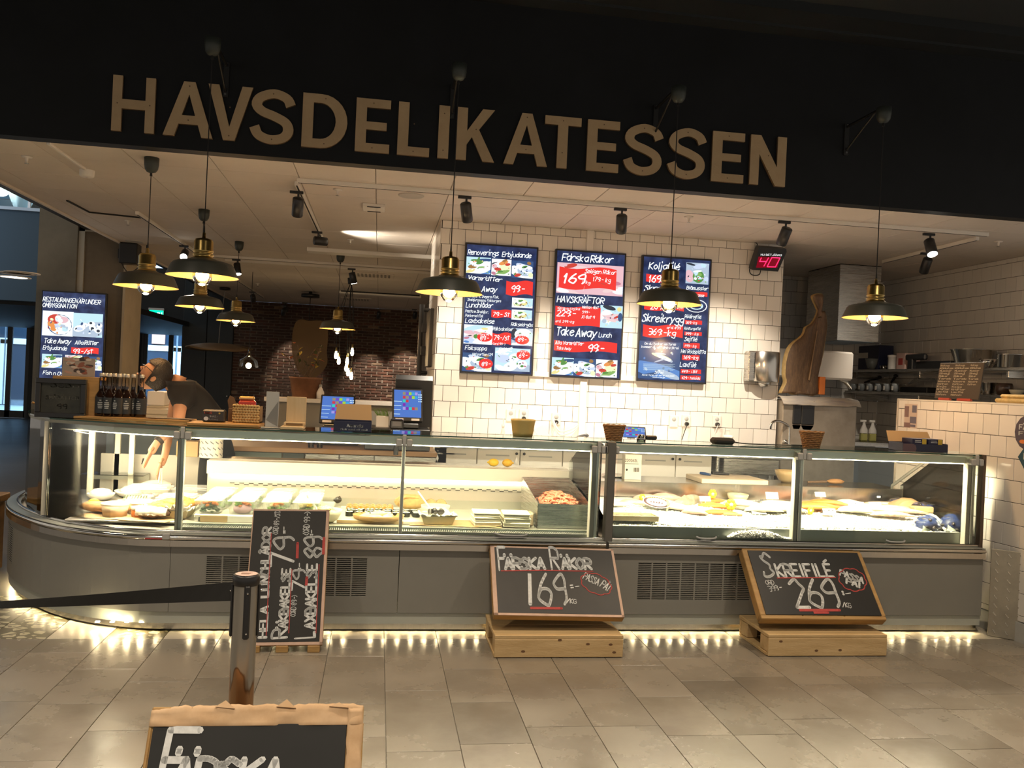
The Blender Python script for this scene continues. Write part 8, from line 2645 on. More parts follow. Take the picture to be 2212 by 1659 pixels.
# tubs and baskets on the glass top
q = PZ(1133, 945, TP)
o = thing('plastic_tub', 'yellowish round plastic tub on the glass counter top', 'tub', (q.x, q.y+.08, TP))
rr = (PY(1162, 912, q.y).x-PY(1108, 912, q.y).x)/2
G().lathe([(0, 0), (rr*.78, 0), (rr*.84, .03), (rr*.86, .04), (rr*.96, .10), (rr*1.0, .108), (rr*1.0, .118), (rr*.95, .118), (rr*.80, .03), (0, .004)], 32, (q.x, q.y+.08, TP)).obj('tub_body', mat('yellowed_plastic', (.62, .46, .16), .3), o)
def wicker(label, px, py, wpx, hpx):
 q = PZ(px, py, TP)
 y = 5.74
 q = PY(px, py, y)
 k = (PY(px+10, py, y)-q).length/10
 R_, h_ = wpx*k/2, hpx*k
 o = thing('wicker_basket', label, 'basket', (q.x, y, TP), 'small wicker baskets')
 M_wk = mat('wicker', (.30, .15, .05), .6, col2=(.20, .09, .028), vscale=30)
 for j in range(9):
  z = TP+.004+h_*j/8.6
  r_ = R_*(.68+.32*(j/8))
  G().tube([(q.x+r_*cos(t)+.0, y+r_*sin(t)*.8, z+.0025*(1 if (i+j) % 2 else -1)) for i, t in enumerate([2*pi*i/22 for i in range(22)])], .0058 if j < 8 else .0075, 5, closed=True).obj('weave_ring', M_wk, o)
 g = G()
 for i in range(16):
  t = 2*pi*i/16
  g.tube([(q.x+R_*.66*cos(t), y+R_*.66*.8*sin(t), TP), (q.x+R_*.98*cos(t), y+R_*.98*.8*sin(t), TP+h_)], .004, 4)
 g.lathe([(0, .003), (R_*.68, .003)], 16, (q.x, y, TP), sy=.8)
 g.obj('stakes', M_wk, o)
wicker('small brown wicker basket on the glass top at the divide of the two cases', 1326, 948, 46, 32)
wicker('small brown wicker basket on the glass top above the fish ice, near the tap', 1752, 968, 48, 32)
# ---- objects on the back worktop
def sock(label, px, py, plug=None):
 q = PY(px, py, YW-.01)
 o = thing('wall_socket', label, 'socket', (q.x, YW-.01, q.z), 'sockets on the tiled wall')
 G().rbox(q.x-.045, q.x+.045, YW-.022, YW-.004, q.z-.06, q.z+.06, .005).obj('plate', M_white, o)
 G().lathe([(0, 0), (.021, 0), (.023, .003)], 18).xf(TR(q.x, YW-.0235, q.z+.02) @ RX(-90)).obj('socket_hole', M_greyp, o)
 if plug:
  G().lathe([(0, 0), (.021, 0), (.019, .03), (.008, .04)], 16).xf(TR(q.x, YW-.024, q.z-.03) @ RX(90)).obj('plug', M_blackp, o)
  G().tube(smooth([(q.x, YW-.06, q.z-.03), (q.x-.03, YW-.07, q.z-.10), (q.x-.07, YW-.06, BC+.01)], 4), .004, 5).obj('lead', M_cord if plug == 2 else M_white, o)
sock('white wall socket with a thin lead above the yellowish tub, left of two', 1103, 897)
sock('white wall socket with a black plug above the yellowish tub', 1131, 897, 1)
sock('white wall socket with cables between tub and cable duct', 1201, 905, 1)
sock('white wall socket below the gap of second and third screens', 1455, 910)
sock('white wall socket with a hanging black lead', 1482, 909, 2)
sock('white wall socket right of the hanging black lead', 1548, 910, 1)
q = PY(1086, 938, 8.2)
o = thing('spray_bottle', 'slim clear spray bottle left of the yellowish tub', 'bottle', (q.x, 8.2, BC))
G().lathe([(0, 0), (.028, 0), (.028, .05), (.012, .12), (.010, .13), (.014, .132), (.014, .16), (0, .162)], 16, (q.x, 8.2, BC)).obj('bottle_body', mat('frosted_bottle', (.62, .60, .54), .3), o)
G().cone((q.x, 8.2, BC+.16), (q.x-.0, 8.2, BC+.22), .004, n=6).obj('nozzle', M_white, o)
q = PY(1207, 938, 8.15)
o = thing('tablet_scale', 'white tilted scale plate with a dark base on the worktop', 'scale', (q.x, 8.1, BC))
G().rbox(-.11, .17, -.09, .09, 0, .02, .006).xf(TR(q.x, 8.1, BC)).obj('base', M_greyp, o)
G().lathe([(0, .022), (.10, .022), (.11, .03), (.09, .036), (0, .036)], 24, (q.x+.04, 8.1, BC)).obj('dish', mat('dark_steel', (.18, .17, .16), .3, metal=.8), o)
G().rbox(-.10, .0, -.006, .0, .02, .22, .004).xf(TR(q.x-.05, 8.08, BC) @ RY(-35)).obj('display_plate', M_white, o)
for k in range(3):
 G().tube(smooth([(q.x-.02, 8.36, BC+.20+.01*k), (q.x+.04, 8.3, BC+.05+.03*k), (q.x+.16, 8.3, BC+.08+.03*k), (q.x+.23, 8.36, BC+.16+.01*k)], 5), .008, 6).obj('cable', M_white, o)
single(G().rbox(-.10, .14, -.09, .09, 0, .012, .003).xf(TR(q.x+.14, 8.02, BC) @ RZ(10)), 'pine_board', M_pn, 'flat pine board on the worktop beside the scale', 'board')
q = PY(1250, 942, 7.95)
o = thing('label_gun', 'curved black handled scanner with a coiled lead on the worktop', 'scanner', (q.x, 7.95, BC))
G().tube(smooth([(q.x-.10, 7.95, BC+.008), (q.x-.03, 7.95, BC+.07), (q.x+.06, 7.95, BC+.10), (q.x+.09, 7.95, BC+.085)], 4), [.012]*9+[.017, .018, .02, .012], 8).obj('handle', mat('dark_grey_plastic', (.05, .05, .05), .3), o)
G().tube(smooth([(q.x+.06, 7.95, BC+.085), (q.x+.03, 7.95, BC+.03), (q.x+.12, 7.93, BC+.01), (q.x+.20, 7.97, BC+.02), (q.x+.12, 8.0, BC+.03)], 5), .005, 6).obj('lead', M_cord, o)
q = PZ(1387, 950, TP)
o = thing('tape_dispenser', 'steel tape dispenser with black handle on the glass top', 'dispenser', (q.x, 5.75, TP))
x = PY(1385, 950, 5.75).x
G().lathe([(0, 0), (.03, 0), (.034, .02), (.02, .045), (0, .048)], 16, (x, 5.75, TP)).obj('drum', M_chrome, o)
G().rbox(x+.03, x+.11, 5.735, 5.765, TP+.012, TP+.042, .008).obj('handle', M_blackp, o)
q = PY(1565, 952, 5.72)
o = thing('black_pouch', 'flat black pouch lying on the glass top above the ice', 'pouch', (q.x, 5.74, TP))
G().rbox(q.x-.085, q.x+.07, 5.69, 5.79, TP, TP+.045, .016).obj('pouch_body', mat('black_cloth', (.02, .017, .015), .8), o)
G().tube(smooth([(q.x+.07, 5.74, TP+.02), (q.x+.18, 5.76, TP+.008), (q.x+.4, 5.78, TP+.006), (q.x+.75, 5.8, TP+.006)], 5), .004, 5).obj('lead', M_cord, o)
q = PY(1573, 935, 8.2)
o = thing('soap_bottle', 'white soap pump bottle below the third screen', 'bottle', (q.x, 8.2, BC))
G().rbox(q.x-.045, q.x+.045, 8.16, 8.24, BC, BC+.14, .015).obj('bottle_body', M_white, o)
G().cone((q.x, 8.2, BC+.14), (q.x, 8.2, BC+.18), .01, n=8).rbox(q.x-.03, q.x+.02, 8.19, 8.21, BC+.18, BC+.195, .004).obj('pump', M_white, o)
sheet('receipt_paper', 'white papers with a pen on the worktop left of the tub', ((PY(1000, 945, 8.0)).x, 8.0, BC), .30, .2, 6, M_paper, .004, 5)
# ---- on the tiled wall at the right
cs = (1580, 740, 7.541)
def w8(x, y, yy=8.36):
 return crp(cs, x, y, yy)
a, b = w8(320, 160), w8(730, 690)
cx, rr = (a.x+b.x)/2, (b.x-a.x)/2
o = thing('towel_dispenser', 'round fronted steel paper roll dispenser on the tiles', 'dispenser', (cx, YW, b.z))
zt, zb = w8(500, 150).z, w8(500, 640).z
G().lathe([(0, 0), (rr*.96, 0), (rr, .006), (rr, zt-zb-.006), (rr*.96, zt-zb), (0, zt-zb)], 32, (cx, YW-rr*.62, zb), sy=.6).obj('drum', M_steelh, o)
G().rbox(w8(235, 200).x, cx, YW-.12, YW-.005, zb-.0, zt, .01).obj('wall_case', M_steel, o)
zn = w8(500, 715).z
G().lathe([(.04, 0), (.06, .02), (.075, zb-zn), (0, zb-zn)], 20, (cx-.01, YW-rr*.62, zn), sy=.8).obj('nozzle', M_steel, o)
G().box(w8(325, 300).x-.002, w8(325, 300).x+.002, YW-.124, YW-.118, zb+.03, zt-.02).obj('seam', M_slot, o)
# dried split fish
q = [w8(*p_) for p_ in ((1250, -10), (960, 30), (870, 230), (840, 500), (860, 650), (780, 830), (880, 790), (1000, 850), (1150, 845), (1420, 850), (1430, 560), (1480, 350), (1530, 100), (1530, -20))]
crR = (1652, 460, 3.95)
top_ = [crp(crR, x, y, 8.36) for x, y in ((545, 960), (520, 840), (500, 900), (495, 800), (508, 700), (480, 685), (430, 690), (404, 718), (440, 800), (450, 850), (400, 940), (345, 975), (320, 1040))]
pts = top_+q[1:-1]
o = thing('dried_fish', 'large brown dried split fish hanging on the tiles with its tail up', 'dried fish', w8(1150, 850))
vs = smooth(pts, 3, True)
n_ = len(vs)
cen = sum((V(p_) for p_ in vs), V())/n_
sp0, sp1 = crp(crR, 460, 760, 8.36), w8(1180, 800)
def spine(p_):
 t = min(1, max(0, (sp0.z-p_.z)/(sp0.z-sp1.z)))
 return sp0.lerp(sp1, t)
g = G()
rows = [vs]
for f in (.90, .72, .45, .15):
 rows.append([V((spine(p_).x+(p_.x-spine(p_).x)*f, 0, p_.z*f+(spine(p_).z)*(1-f))) for p_ in vs])
allv = []
for j, rw in enumerate(rows):
 for p_ in rw:
  d = (.010, .035, .055, .06, .045)[j]+.012*noise.noise(V((p_.x*18, p_.z*18, j)))
  allv.append((p_.x, YW-.006-d, p_.z))
fs = [(j*n_+k, (j+1)*n_+k, (j+1)*n_+(k+1) % n_, j*n_+(k+1) % n_) for j in range(4) for k in range(n_)]
g.add(allv, fs, True)
g.mi = [0 if i < n_ else 1 for i in range(len(fs))]
fsn = g.add([(p_.x, YW-.006, p_.z) for p_ in vs], [], True)
o_ = len(allv)
for k in range(n_):
 g.f.append([o_+k, k, (k+1) % n_, o_+(k+1) % n_]); g.sm.append(True); g.mi.append(0)
g.add([allv[4*n_+k] for k in range(n_)], [tuple(range(n_))], True, 1)
g.obj('flesh', [mat('dried_edge', (.44, .30, .12), .6, var=.2, vscale=14), mat('dried_brown', (.15, .085, .04), .5, col2=(.075, .04, .02), vscale=10, stretch=(6, 1, 1.5), bump=.4, bscale=30)], o)
G().tube([spine(V((0, 0, sp0.z-.30)))+V((.02, -.03, 0)), spine(V((0, 0, sp1.z+.12)))+V((.02, -.03, 0))], [.004, .010], 6).obj('spine_ridge', mat('ridge_brown', (.26, .16, .08), .5), o)
G().cone((crp(crR, 470, 700, 8.36)), crp(crR, 470, 700, 8.36)+V((0, .04, 0)), .006, n=6).obj('nail', M_chrome, o)
c1, c2 = w8(1435, 555), w8(1515, 850)
single(G().rbox(c1.x, c2.x, YW-.05, YW-.006, c2.z, c1.z, .003), 'orange_leaflet_box', mat('orange_card', (.72, .20, .03), .5), 'orange card box on the tiles beside the dried fish', 'box')
# black dispensers on a short panel standing in front of the wall
for k, (x0, x1, y0, y1, l) in enumerate(((1000, 1135, 930, 1410, 'left'), (1140, 1345, 930, 1425, 'right'))):
 a, b = w8(x0, y0, 8.30), w8(x1, y1, 8.30)
 o = thing('soap_dispenser', 'black wall soap dispenser under the dried fish, %s of two' % l, 'dispenser', ((a.x+b.x)/2, YW, b.z), 'black soap dispensers')
 w_ = b.x-a.x
 zm = w8(0, 1300, 8.30).z
 G().rbox(a.x, b.x, 8.29, YW-.006, zm, a.z, .014).obj('case', M_blackp, o)
 G().prism([(a.x+.006, 0), (b.x-.006, 0), (b.x-w_*.2, -.04), (b.x-w_*.25, b.z-zm), (a.x+w_*.3, b.z-zm), (a.x+w_*.2, -.04)], 8.30, YW-.02, MX(((1, 0, 0, 0), (0, 0, 1, 0), (0, 1, 0, zm), (0, 0, 0, 1)))).obj('spout', M_blackp, o)
 G().rbox(a.x+w_*.3, a.x+w_*.5, 8.285, 8.29, a.z-.03, a.z-.015, .002).obj('gloss_window', mat('smoke_window', (.10, .10, .10), .05), o)
for px, l in ((2200, 'round dark'),):
 q = pu(2224, 935)
 rr_ = .125
 M = PM
 o = thing('wall_sticker', 'round dark sticker with white lettering at the right edge of the partition', 'sticker', PM @ V((q[0], q[1], .005)))
 P = Plane(PM)
 P.lell(q[0], q[1], rr_, rr_, mat('sticker_plum', (.075, .06, .085), .5), .0052)
 put_text(P.g, 'FÄRSK', PM, q[0]-.085, q[1]+.02, .032, .17, .0056, mi=P.mi(M_chw), wt=.2)
 put_text(P.g, 'FISK', PM, q[0]-.085, q[1]-.02, .024, .17, .0056, mi=P.mi(M_greyp), wt=.2)
 P.lell(q[0]-.05, q[1]-.065, .03, .014, M_salmon, .0056)
 P.done('print', o)
 q = pu(2226, 990)
 o = thing('wall_sticker', 'petrol blue diamond sticker at the right edge of the partition', 'sticker', PM @ V((q[0], q[1], .005)))
 P = Plane(PM)
 P.g.add([PM @ V((q[0]+a, q[1]+b, .0052)) for a, b in ((-.105, 0), (0, -.14), (.105, 0), (0, .14))], [(0, 1, 2, 3)], mi=P.mi(mat('sticker_petrol', (.02, .07, .10), .5)))
 put_text(P.g, 'KG', PM, q[0]-.05, q[1]-.01, .04, .09, .0056, mi=P.mi(M_chw), wt=.2)
 P.done('print', o)
# ================================================================== KITCHEN BEYOND THE TILED WALL
yh = 9.3
h0, h1, hb = crp(crR, 650, 340, yh), crp(crR, 1003, 370, yh), crp(crR, 612, 1085, yh)
o = thing('extractor_hood', 'tall brushed steel extractor hood column right of the dried fish', 'extractor hood', (h0.x, yh, hb.z))
for z0, z1 in ((hb.z, hb.z+.9), (hb.z+.903, ZC-.005)):
 G().rbox(h0.x, h1.x, yh, yh+.75, z0, z1, .003).obj('steel_panel', M_steel, o)
G().box(h0.x+.03, h1.x-.03, yh+.03, yh+.72, hb.z-.004, hb.z).obj('underside', mat('hood_under', (.35, .45, .55), .4), o)
SH = []
for z, l in ((PY(2000, 802, 9.6).z, 'upper'), (PY(2000, 850, 9.6).z, 'lower')):
 s = thing('wall_shelf', l+' steel wall shelf along the kitchen wall', 'shelf', (6.3, 9, z), 'kitchen wall shelves')
 G().rbox(6.0, 6.49, 7.2, 10.5, z-.03, z, .003).obj('shelf_plate', M_steel, s)
 for y in (7.6, 9.0, 10.3):
  G().rbox(6.05, 6.49, y, y+.03, z-.10, z-.03, .003).obj('bracket', M_steel, s)
 SH.append(z)
def kp(px, z, x=6.2):
 q = PX(px, 800, x)
 return V((x, q.y, z))
def box_item(nm, label, cat, px0, px1, z, ptop, m, x=6.2, extra=None):
 a, b = kp(px0, z, x), kp(px1, z, x)
 h = max(.03, PX((px0+px1)/2, ptop, x).z-z)
 y0, y1 = min(a.y, b.y), max(a.y, b.y)
 o = thing(nm, label, cat, (x, (y0+y1)/2, z))
 G().rbox(x, x+.2, y0, y1, z, z+h, .005).obj('body', m, o)
 if extra:
  G().rbox(x-.002, x, y0+(y1-y0)*extra[1], y0+(y1-y0)*extra[2], z+h*extra[3], z+h*extra[4], .0005).obj('label', extra[0], o)
 return o
U, L_ = SH
box_item('file_box', 'dark blue file box with white labels on the upper kitchen shelf', 'box', 1846, 1897, U, 747, mat('file_blue', (.012, .018, .06), .4), extra=(M_paper, .45, .9, .5, .72))
box_item('salt_carton', 'pink and white carton on the upper kitchen shelf', 'carton', 1935, 1954, U, 763, mat('carton_pink', (.62, .42, .36), .6), extra=(mat('carton_red', (.40, .05, .04), .5), .25, .75, .3, .7))
box_item('baking_tin', 'long black baking tin on the upper kitchen shelf', 'tin', 1978, 2052, U, 780, M_blackm)
box_item('oven_dish', 'black shallow dish on the lower kitchen shelf', 'dish', 1946, 2004, L_, 836, M_blackm)
def round_item(nm, label, cat, px, wpx, z, ptop, m, x=6.2, prof=None, group=None):
 p = kp(px, z, x)
 r = wpx/2*(p-EYE).dot(fwd)/FPX
 h = max(.03, PX(px, ptop, x).z-z)
 o = thing(nm, label, cat, p, group)
 pr = prof or [(0, 0), (.55, 0), (.85, .5), (1, 1), (.96, 1), (.8, .5), (.5, .04), (0, .03)]
 G().lathe([(a*r, b*h) for a, b in pr], 28, p).obj('body', m, o)
 return o, p, r, h
POT = [(0, 0), (.95, 0), (1, .04), (1, .96), (1.05, 1), (.97, 1), (.95, .06), (0, .05)]
BIG = [(0, 0), (.62, 0), (.72, .12), (1, .98), (1.05, 1), (1, .97), (.68, .14), (0, .04)]
round_item('plastic_jar', 'white plastic jar on the upper kitchen shelf', 'jar', 1926, 17, U, 766, M_white, prof=[(0, 0), (.9, 0), (1, .1), (1, .8), (1.1, .82), (1.1, .95), (0, 1)])
round_item('glass_bowl', 'clear glass bowl before the blue file box', 'bowl', 1882, 26, U, 775, mat('glass_dim', (.10, .10, .09), .08), x=6.05)
round_item('steel_lid', 'small steel lid on the upper kitchen shelf', 'lid', 1908, 16, U, 790, M_chrome)
round_item('mixing_bowl', 'very large steel mixing bowl on the upper kitchen shelf', 'bowl', 2100, 88, U, 756, M_chrome, x=6.15, prof=BIG)
round_item('small_bowl', 'small steel bowl under the rim of the large mixing bowl', 'bowl', 2132, 34, U, 776, M_chrome, x=6.02)
round_item('stock_pot', 'wide shiny pot with a lid at the right end of the upper kitchen shelf', 'pot', 2184, 56, U, 766, M_chrome, x=6.1, prof=POT[:-2]+[(.9, 1.02), (.3, 1.08), (0, 1.1)])
round_item('steel_pot', 'tapered steel pot on the lower kitchen shelf', 'pot', 2138, 34, L_, 826, M_chrome, x=6.1, prof=BIG)
round_item('glass_jug', 'round glass vessel on the lower kitchen shelf', 'bowl', 2171, 36, L_, 828, mat('glass_brown', (.08, .05, .035), .06), x=6.1, prof=[(0, 0), (.7, 0), (1, .4), (.95, .8), (.85, 1), (.8, 1), (0, .5)])
round_item('white_bowl', 'small cream bowl on the lower kitchen shelf', 'bowl', 2112, 22, L_, 843, M_bowlw, x=6.1)
round_item('white_bowl', 'cream bowl at the right end of the lower kitchen shelf', 'bowl', 2198, 30, L_, 842, M_bowlw, x=6.1)
for k in range(6):
 o, p, r, h = round_item('spice_tub', 'clear labelled tub in the row on the lower kitchen shelf, number '+('one', 'two', 'three', 'four', 'five', 'six')[k]+' from the left', 'tub', 1846+18*k, 15, L_, 829, mat('tub_grey', (.30, .32, .33), .2), x=6.1, group='labelled tubs', prof=[(0, 0), (.8, 0), (1, .9), (1.06, 1), (.9, 1), (0, .9)])
 G().rbox(p.x-r*1.02, p.x-r*.92, p.y-r*.4, p.y+r*.4, p.z+h*.2, p.z+h*.7, .001).obj('label', M_paper, o)
for k, (a, b) in enumerate((((1868, 826), (1900, 815)), ((1925, 826), (1935, 812)), ((1880, 822), (1912, 830)))):
 p, q = PX(*a, 6.3), PX(*b, 6.3)
 single(G().tube([p, q], [.012, .02], 8).ball(q, (.03, .03, .02), 10, 6), 'kitchen_ladle', M_blackm if k < 2 else M_white, ('dark ladle lying over the labelled tubs, left', 'dark ladle lying over the labelled tubs, right', 'white plastic scraper lying over the labelled tubs')[k], 'utensil')
g = G()
c = PX(1985, 828, 6.25)
for k in range(6):
 g.tube(smooth([c+V((0, .25, -.02)), c+V((0, 0, .015+.012*k)), c+V((0, -.3, .02+.006*k)), c+V((0, -.35, -.02))], 4), .003, 4)
g.tube([c+V((0, .25, -.02)), c+V((0, .45, -.03))], .012, 6)
single(g, 'balloon_whisk', M_chrome, 'wire whisk lying on the lower kitchen shelf', 'whisk')
p = PX(1965, 778, 6.15)
single(G().rbox(p.x, p.x+.06, p.y-.05, p.y+.05, U, p.z+.02, .01).rbox(p.x, p.x+.05, p.y-.28, p.y+.1, p.z, p.z+.07, .015), 'hand_mixer', M_blackp, 'black hand held mixer standing on the upper kitchen shelf', 'mixer')
# lettered menu board standing on the partition
a, b, t = pu(2004, 862), pu(2098, 866), pu(2110, 784)
o = thing('menu_board', 'brown menu board with columns of hand lettering standing on the partition', 'menu board', PM @ V((a[0], 1.613, -.05)))
hb_ = t[1]-1.615
MB = PM @ TR(a[0], 1.628, -.06) @ RX(-8)
wb = b[0]-a[0]
bf = G().rbox(0, wb, 0, hb_, -.012, 0, .002).xf(MB).obj('face', mat('menu_brown', (.055, .04, .025), .6), o)
G().rbox(wb*.12, wb*.38, -.015, .004, -.014, .01, .002).rbox(wb*.55, wb*.85, -.015, .004, -.014, .01, .002).xf(MB).obj('red_clip', mat('clip_red', (.45, .06, .02), .4), o)
P = Plane(MB)
words = ('Rödtunga', 'Torsk', 'Lax filé', 'Sej', 'Kolja', 'Gös', 'Abborre', 'Hälleflundra', 'Räkor', 'Kräftor', 'Musslor', 'Ostron')
k = 0
for u, n_, w_ in ((.03, 12, .30), (.38, 12, .30), (.72, 8, .22)):
 for r_ in range(n_):
  put_text(P.g, words[(k*5) % 12], MB, wb*u, hb_*(.93-.074*r_)-.008, hb_*.042, wb*w_*(.7+.3*((k*7) % 4)/3), mi=P.mi(mat('menu_cream', (.50, .44, .34), .7)), wt=.2)
  k += 1
P.done('lettering', bf)
a, b = pu(1956, 872), pu(1981, 926)
o = thing('fish_poster', 'narrow torn poster with grey and plum shapes on the partition end', 'poster', PM @ V((a[0], b[1], .006)))
P = Plane(PM)
x0, x1, y0, y1 = a[0], b[0], b[1], a[1]
P.lrect(x0, y0, x1, y1, mat('poster_white', (.62, .50, .42), .6), .0052)
for c, u, v, w_, h in (('plum', 0, .45, .35, .45), ('grey', .45, .2, .5, .28), ('plum', 0, .02, .5, .2), ('grey', .6, .65, .35, .3), ('grey', .5, .05, .4, .1)):
 P.lrect(x0+(x1-x0)*u, y0+(y1-y0)*v, x0+(x1-x0)*(u+w_), y0+(y1-y0)*(v+h), mat('poster_'+c, (.22, .13, .12) if c == 'plum' else (.13, .12, .16), .6), .0056)
P.done('sheet', o)
q = PM @ V((pu(2190, 875)[0], 1.612, -.05))
single(G().rbox(q.x-.05, q.x+.06, q.y-.16, q.y+.2, 1.613, 1.645, .012).rbox(q.x-.04, q.x+.05, q.y-.2, q.y+.16, 1.646, 1.675, .012), 'folded_towels', mat('straw_towel', (.62, .46, .20), .9, var=.2, vscale=30), 'folded straw coloured towels on the partition top at the right edge', 'towel')
# wall end: white dispenser, grey panel with cloth, spray bottles
a, b = PY(1801, 760, 8.75), PY(1829, 822, 8.75)
o = thing('paper_dispenser', 'white paper towel dispenser on the wall end beside the hood', 'dispenser', (a.x, 8.75, b.z))
G().rbox(4.07, b.x, 8.62, 8.85, b.z, a.z, .02).obj('case', M_white, o)
G().shell(lambda u, v: (b.x-.10+.14*u, 8.70+.06*v, b.z-.01-.09*u*u+.03*sin(3*v)), 8, 6, .003).obj('paper_end', M_paper, o)
a, b = PY(1803, 868, 8.32), PY(1842, 960, 8.32)
o = thing('steel_bin', 'tall worn steel cabinet with a cloth over its top, at the end of the tiled wall', 'cabinet', ((a.x+b.x)/2, 8.5, ZF))
G().rbox(4.075, b.x+.02, 8.30, 8.72, ZF, a.z, .01).obj('body', mat('worn_steel', (.42, .36, .29), .45, metal=.5, col2=(.32, .27, .21), vscale=6), o)
G().shell(lambda u, v: (4.06+(b.x-4.02)*u, 8.26+.3*v, a.z+.035+.02*noise.noise(V((u*6, v*6, 1)))-.09*max(0, .2-v)*4), 12, 8, .012).obj('cloth', mat('striped_cloth', (.52, .45, .36), .9, col2=(.30, .28, .28), vscale=3, stretch=(1, 12, 1)), o)
zs = PY(1890, 955, 9.8).z
o = thing('kitchen_bench', 'grey steel kitchen bench behind the wall end', 'bench', (5.2, 10, ZF))
G().rbox(4.3, 6.45, 9.7, 10.5, zs-.05, zs, .004).obj('bench_top', M_steel, o)
for x in (4.35, 5.3, 6.4):
 G().cone((x, 9.75, ZF), (x, 9.75, zs-.05), .02, n=8).obj('leg', M_steel, o)
G().rbox(4.4, 6.4, 9.78, 9.8, .3, zs-.06, .004).obj('front_panel', mat('blue_grey_steel', (.16, .18, .20), .4, metal=.4), o)
for k, px in enumerate((1865, 1884)):
 q = PY(px, 948, 9.9)
 o = thing('cleaner_spray', 'spray bottle of yellow cleaner on the kitchen bench, '+('left' if k == 0 else 'right')+' of two', 'bottle', (q.x, 9.9, zs), 'cleaner sprays')
 G().rbox(q.x-.045, q.x+.045, 9.87, 9.93, zs, zs+.10, .012).obj('liquid', mat('cleaner_yellow', (.50, .48, .16), .2), o)
 G().lathe([(.052, .10), (.05, .14), (.02, .20), (.015, .24)], 16, (q.x, 9.9, zs), sy=.65).rbox(q.x-.05, q.x+.025, 9.885, 9.915, zs+.235, zs+.265, .006).obj('sprayer', M_white, o)
# timber stool end at the far left beside the rounded counter
a = PY(2, 1090, 6.9)
o = thing('timber_bench', 'honey timber bench end left of the rounded counter', 'bench', (-3.2, 6.9, ZF))
G().rbox(-3.9, -2.82, 6.7, 7.3, .50, .56, .008).obj('seat', M_oak, o)
for x in (-3.8, -2.95):
 G().rbox(x, x+.1, 6.72, 7.28, ZF, .50, .006).obj('leg', M_oak, o)
# ================================================================== THE MAN BEHIND THE ROUNDED COUNTER
def skin(vs, es, rs, sub=2):
 me = bpy.data.meshes.new('skin_tmp')
 me.from_pydata([tuple(v) for v in vs], es, [])
 o = bpy.data.objects.new('skin_tmp', me)
 COL.objects.link(o)
 md = o.modifiers.new('s', 'SKIN')
 for i, r in enumerate(rs):
  r = r if isinstance(r, tuple) else (r, r)
  me.skin_vertices[0].data[i].radius = r
 me.skin_vertices[0].data[0].use_root = True
 md.use_smooth_shade = True
 s_ = o.modifiers.new('u', 'SUBSURF'); s_.levels = sub
 dg = bpy.context.evaluated_depsgraph_get()
 m2 = o.evaluated_get(dg).to_mesh()
 g = G().add([v.co.copy() for v in m2.vertices], [tuple(p.vertices) for p in m2.polygons], True)
 bpy.data.objects.remove(o)
 return g
M_skin = mat('skin', (.46, .235, .13), .5, var=.06, vscale=14)
M_tee = mat('black_jersey', (.008, .008, .009), .85, bump=.15, bscale=18)
M_hair = mat('black_hair', (.008, .006, .005), .55, bump=.5, bscale=120)
A = lambda px, py, y: PY(px, py, y)
hip = A(468, 962, 7.08); waist = A(445, 915, 7.05); chest = A(408, 860, 6.95); neck = A(384, 833, 6.88); nk2 = A(366, 822, 6.85)
shl, shr = A(392, 850, 6.74), A(388, 838, 7.10)
ell, elr = A(386, 912, 6.66), A(372, 905, 6.98)
wrl, wrr = A(339, 956, 6.56), A(356, 985, 6.70)
hal, har = A(324, 981, 6.53), A(347, 1006, 6.64)
hipl, hipr = hip+V((-.02, -.10, -.05)), hip+V((.02, .11, -.05))
knl, knr = V((hip.x-.03, 6.98, .50)), V((hip.x+.12, 7.20, .50))
anl, anr = V((hip.x+.02, 7.02, .07)), V((hip.x+.20, 7.22, .07))
tol, tor = anl+V((-.15, -.06, -.06)), anr+V((-.15, -.04, -.06))
man = thing('person', 'man with short black hair and black t-shirt bending to reach into the rounded counter', 'person', (hip.x, hip.y, ZF))
body = skin([hip, waist, chest, neck, nk2, shl, ell, wrl, hal, shr, elr, wrr, har, hipl, knl, anl, hipr, knr, anr],
   [(0, 1), (1, 2), (2, 3), (3, 4), (2, 5), (5, 6), (6, 7), (7, 8), (2, 9), (9, 10), (10, 11), (11, 12), (0, 13), (13, 14), (14, 15), (0, 16), (16, 17), (17, 18)],
   [(.14, .12), (.13, .11), (.135, .12), .068, .056, .060, .043, .027, (.034, .022), .060, .043, .027, (.034, .022), .085, .055, .04, .085, .055, .04])
# head turned down and to the left, away from the camera
hc = A(334, 811, 6.80)
HM = TR(*hc) @ RZ(10) @ RY(38)      # local -x is the face direction, z the crown
def hpt(x, y, z):
 return HM @ V((x, y, z))
def headf(u, v):
 a, b = 2*pi*u, pi*v
 x, y, z = sin(b)*cos(a), sin(b)*sin(a), cos(b)
 rx = .105 if x > 0 else .10
 rz = .125 if z > 0 else .13
 jaw = 1-.30*max(0, -z)*(1 if x > -.2 else .75)
 return hpt(x*rx*jaw-.012*max(0, -z), y*.082*jaw, z*rz)
body.grid(headf, 28, 20)
body.grid(lambda u, v: hpt(-.098-.026*sin(pi*v)**2*v*1.5*max(0, 1-abs(2*u-1)*1.2), .02*(2*u-1)*(.5+.5*v), .02-.055*v), 6, 6)
for s_ in (-1, 1):
 body.ball(hpt(.012, s_*.084, -.012), (.020, .010, .034), 10, 8, 0, 0, 0, HM.to_3x3().to_4x4())
 body.ball(hpt(-.088, s_*.034, .012), .012, 8, 6)
body.tube([hpt(-.092, -.025, -.068), hpt(-.099, 0, -.066), hpt(-.092, .025, -.068)], [.004, .008, .004], 6)
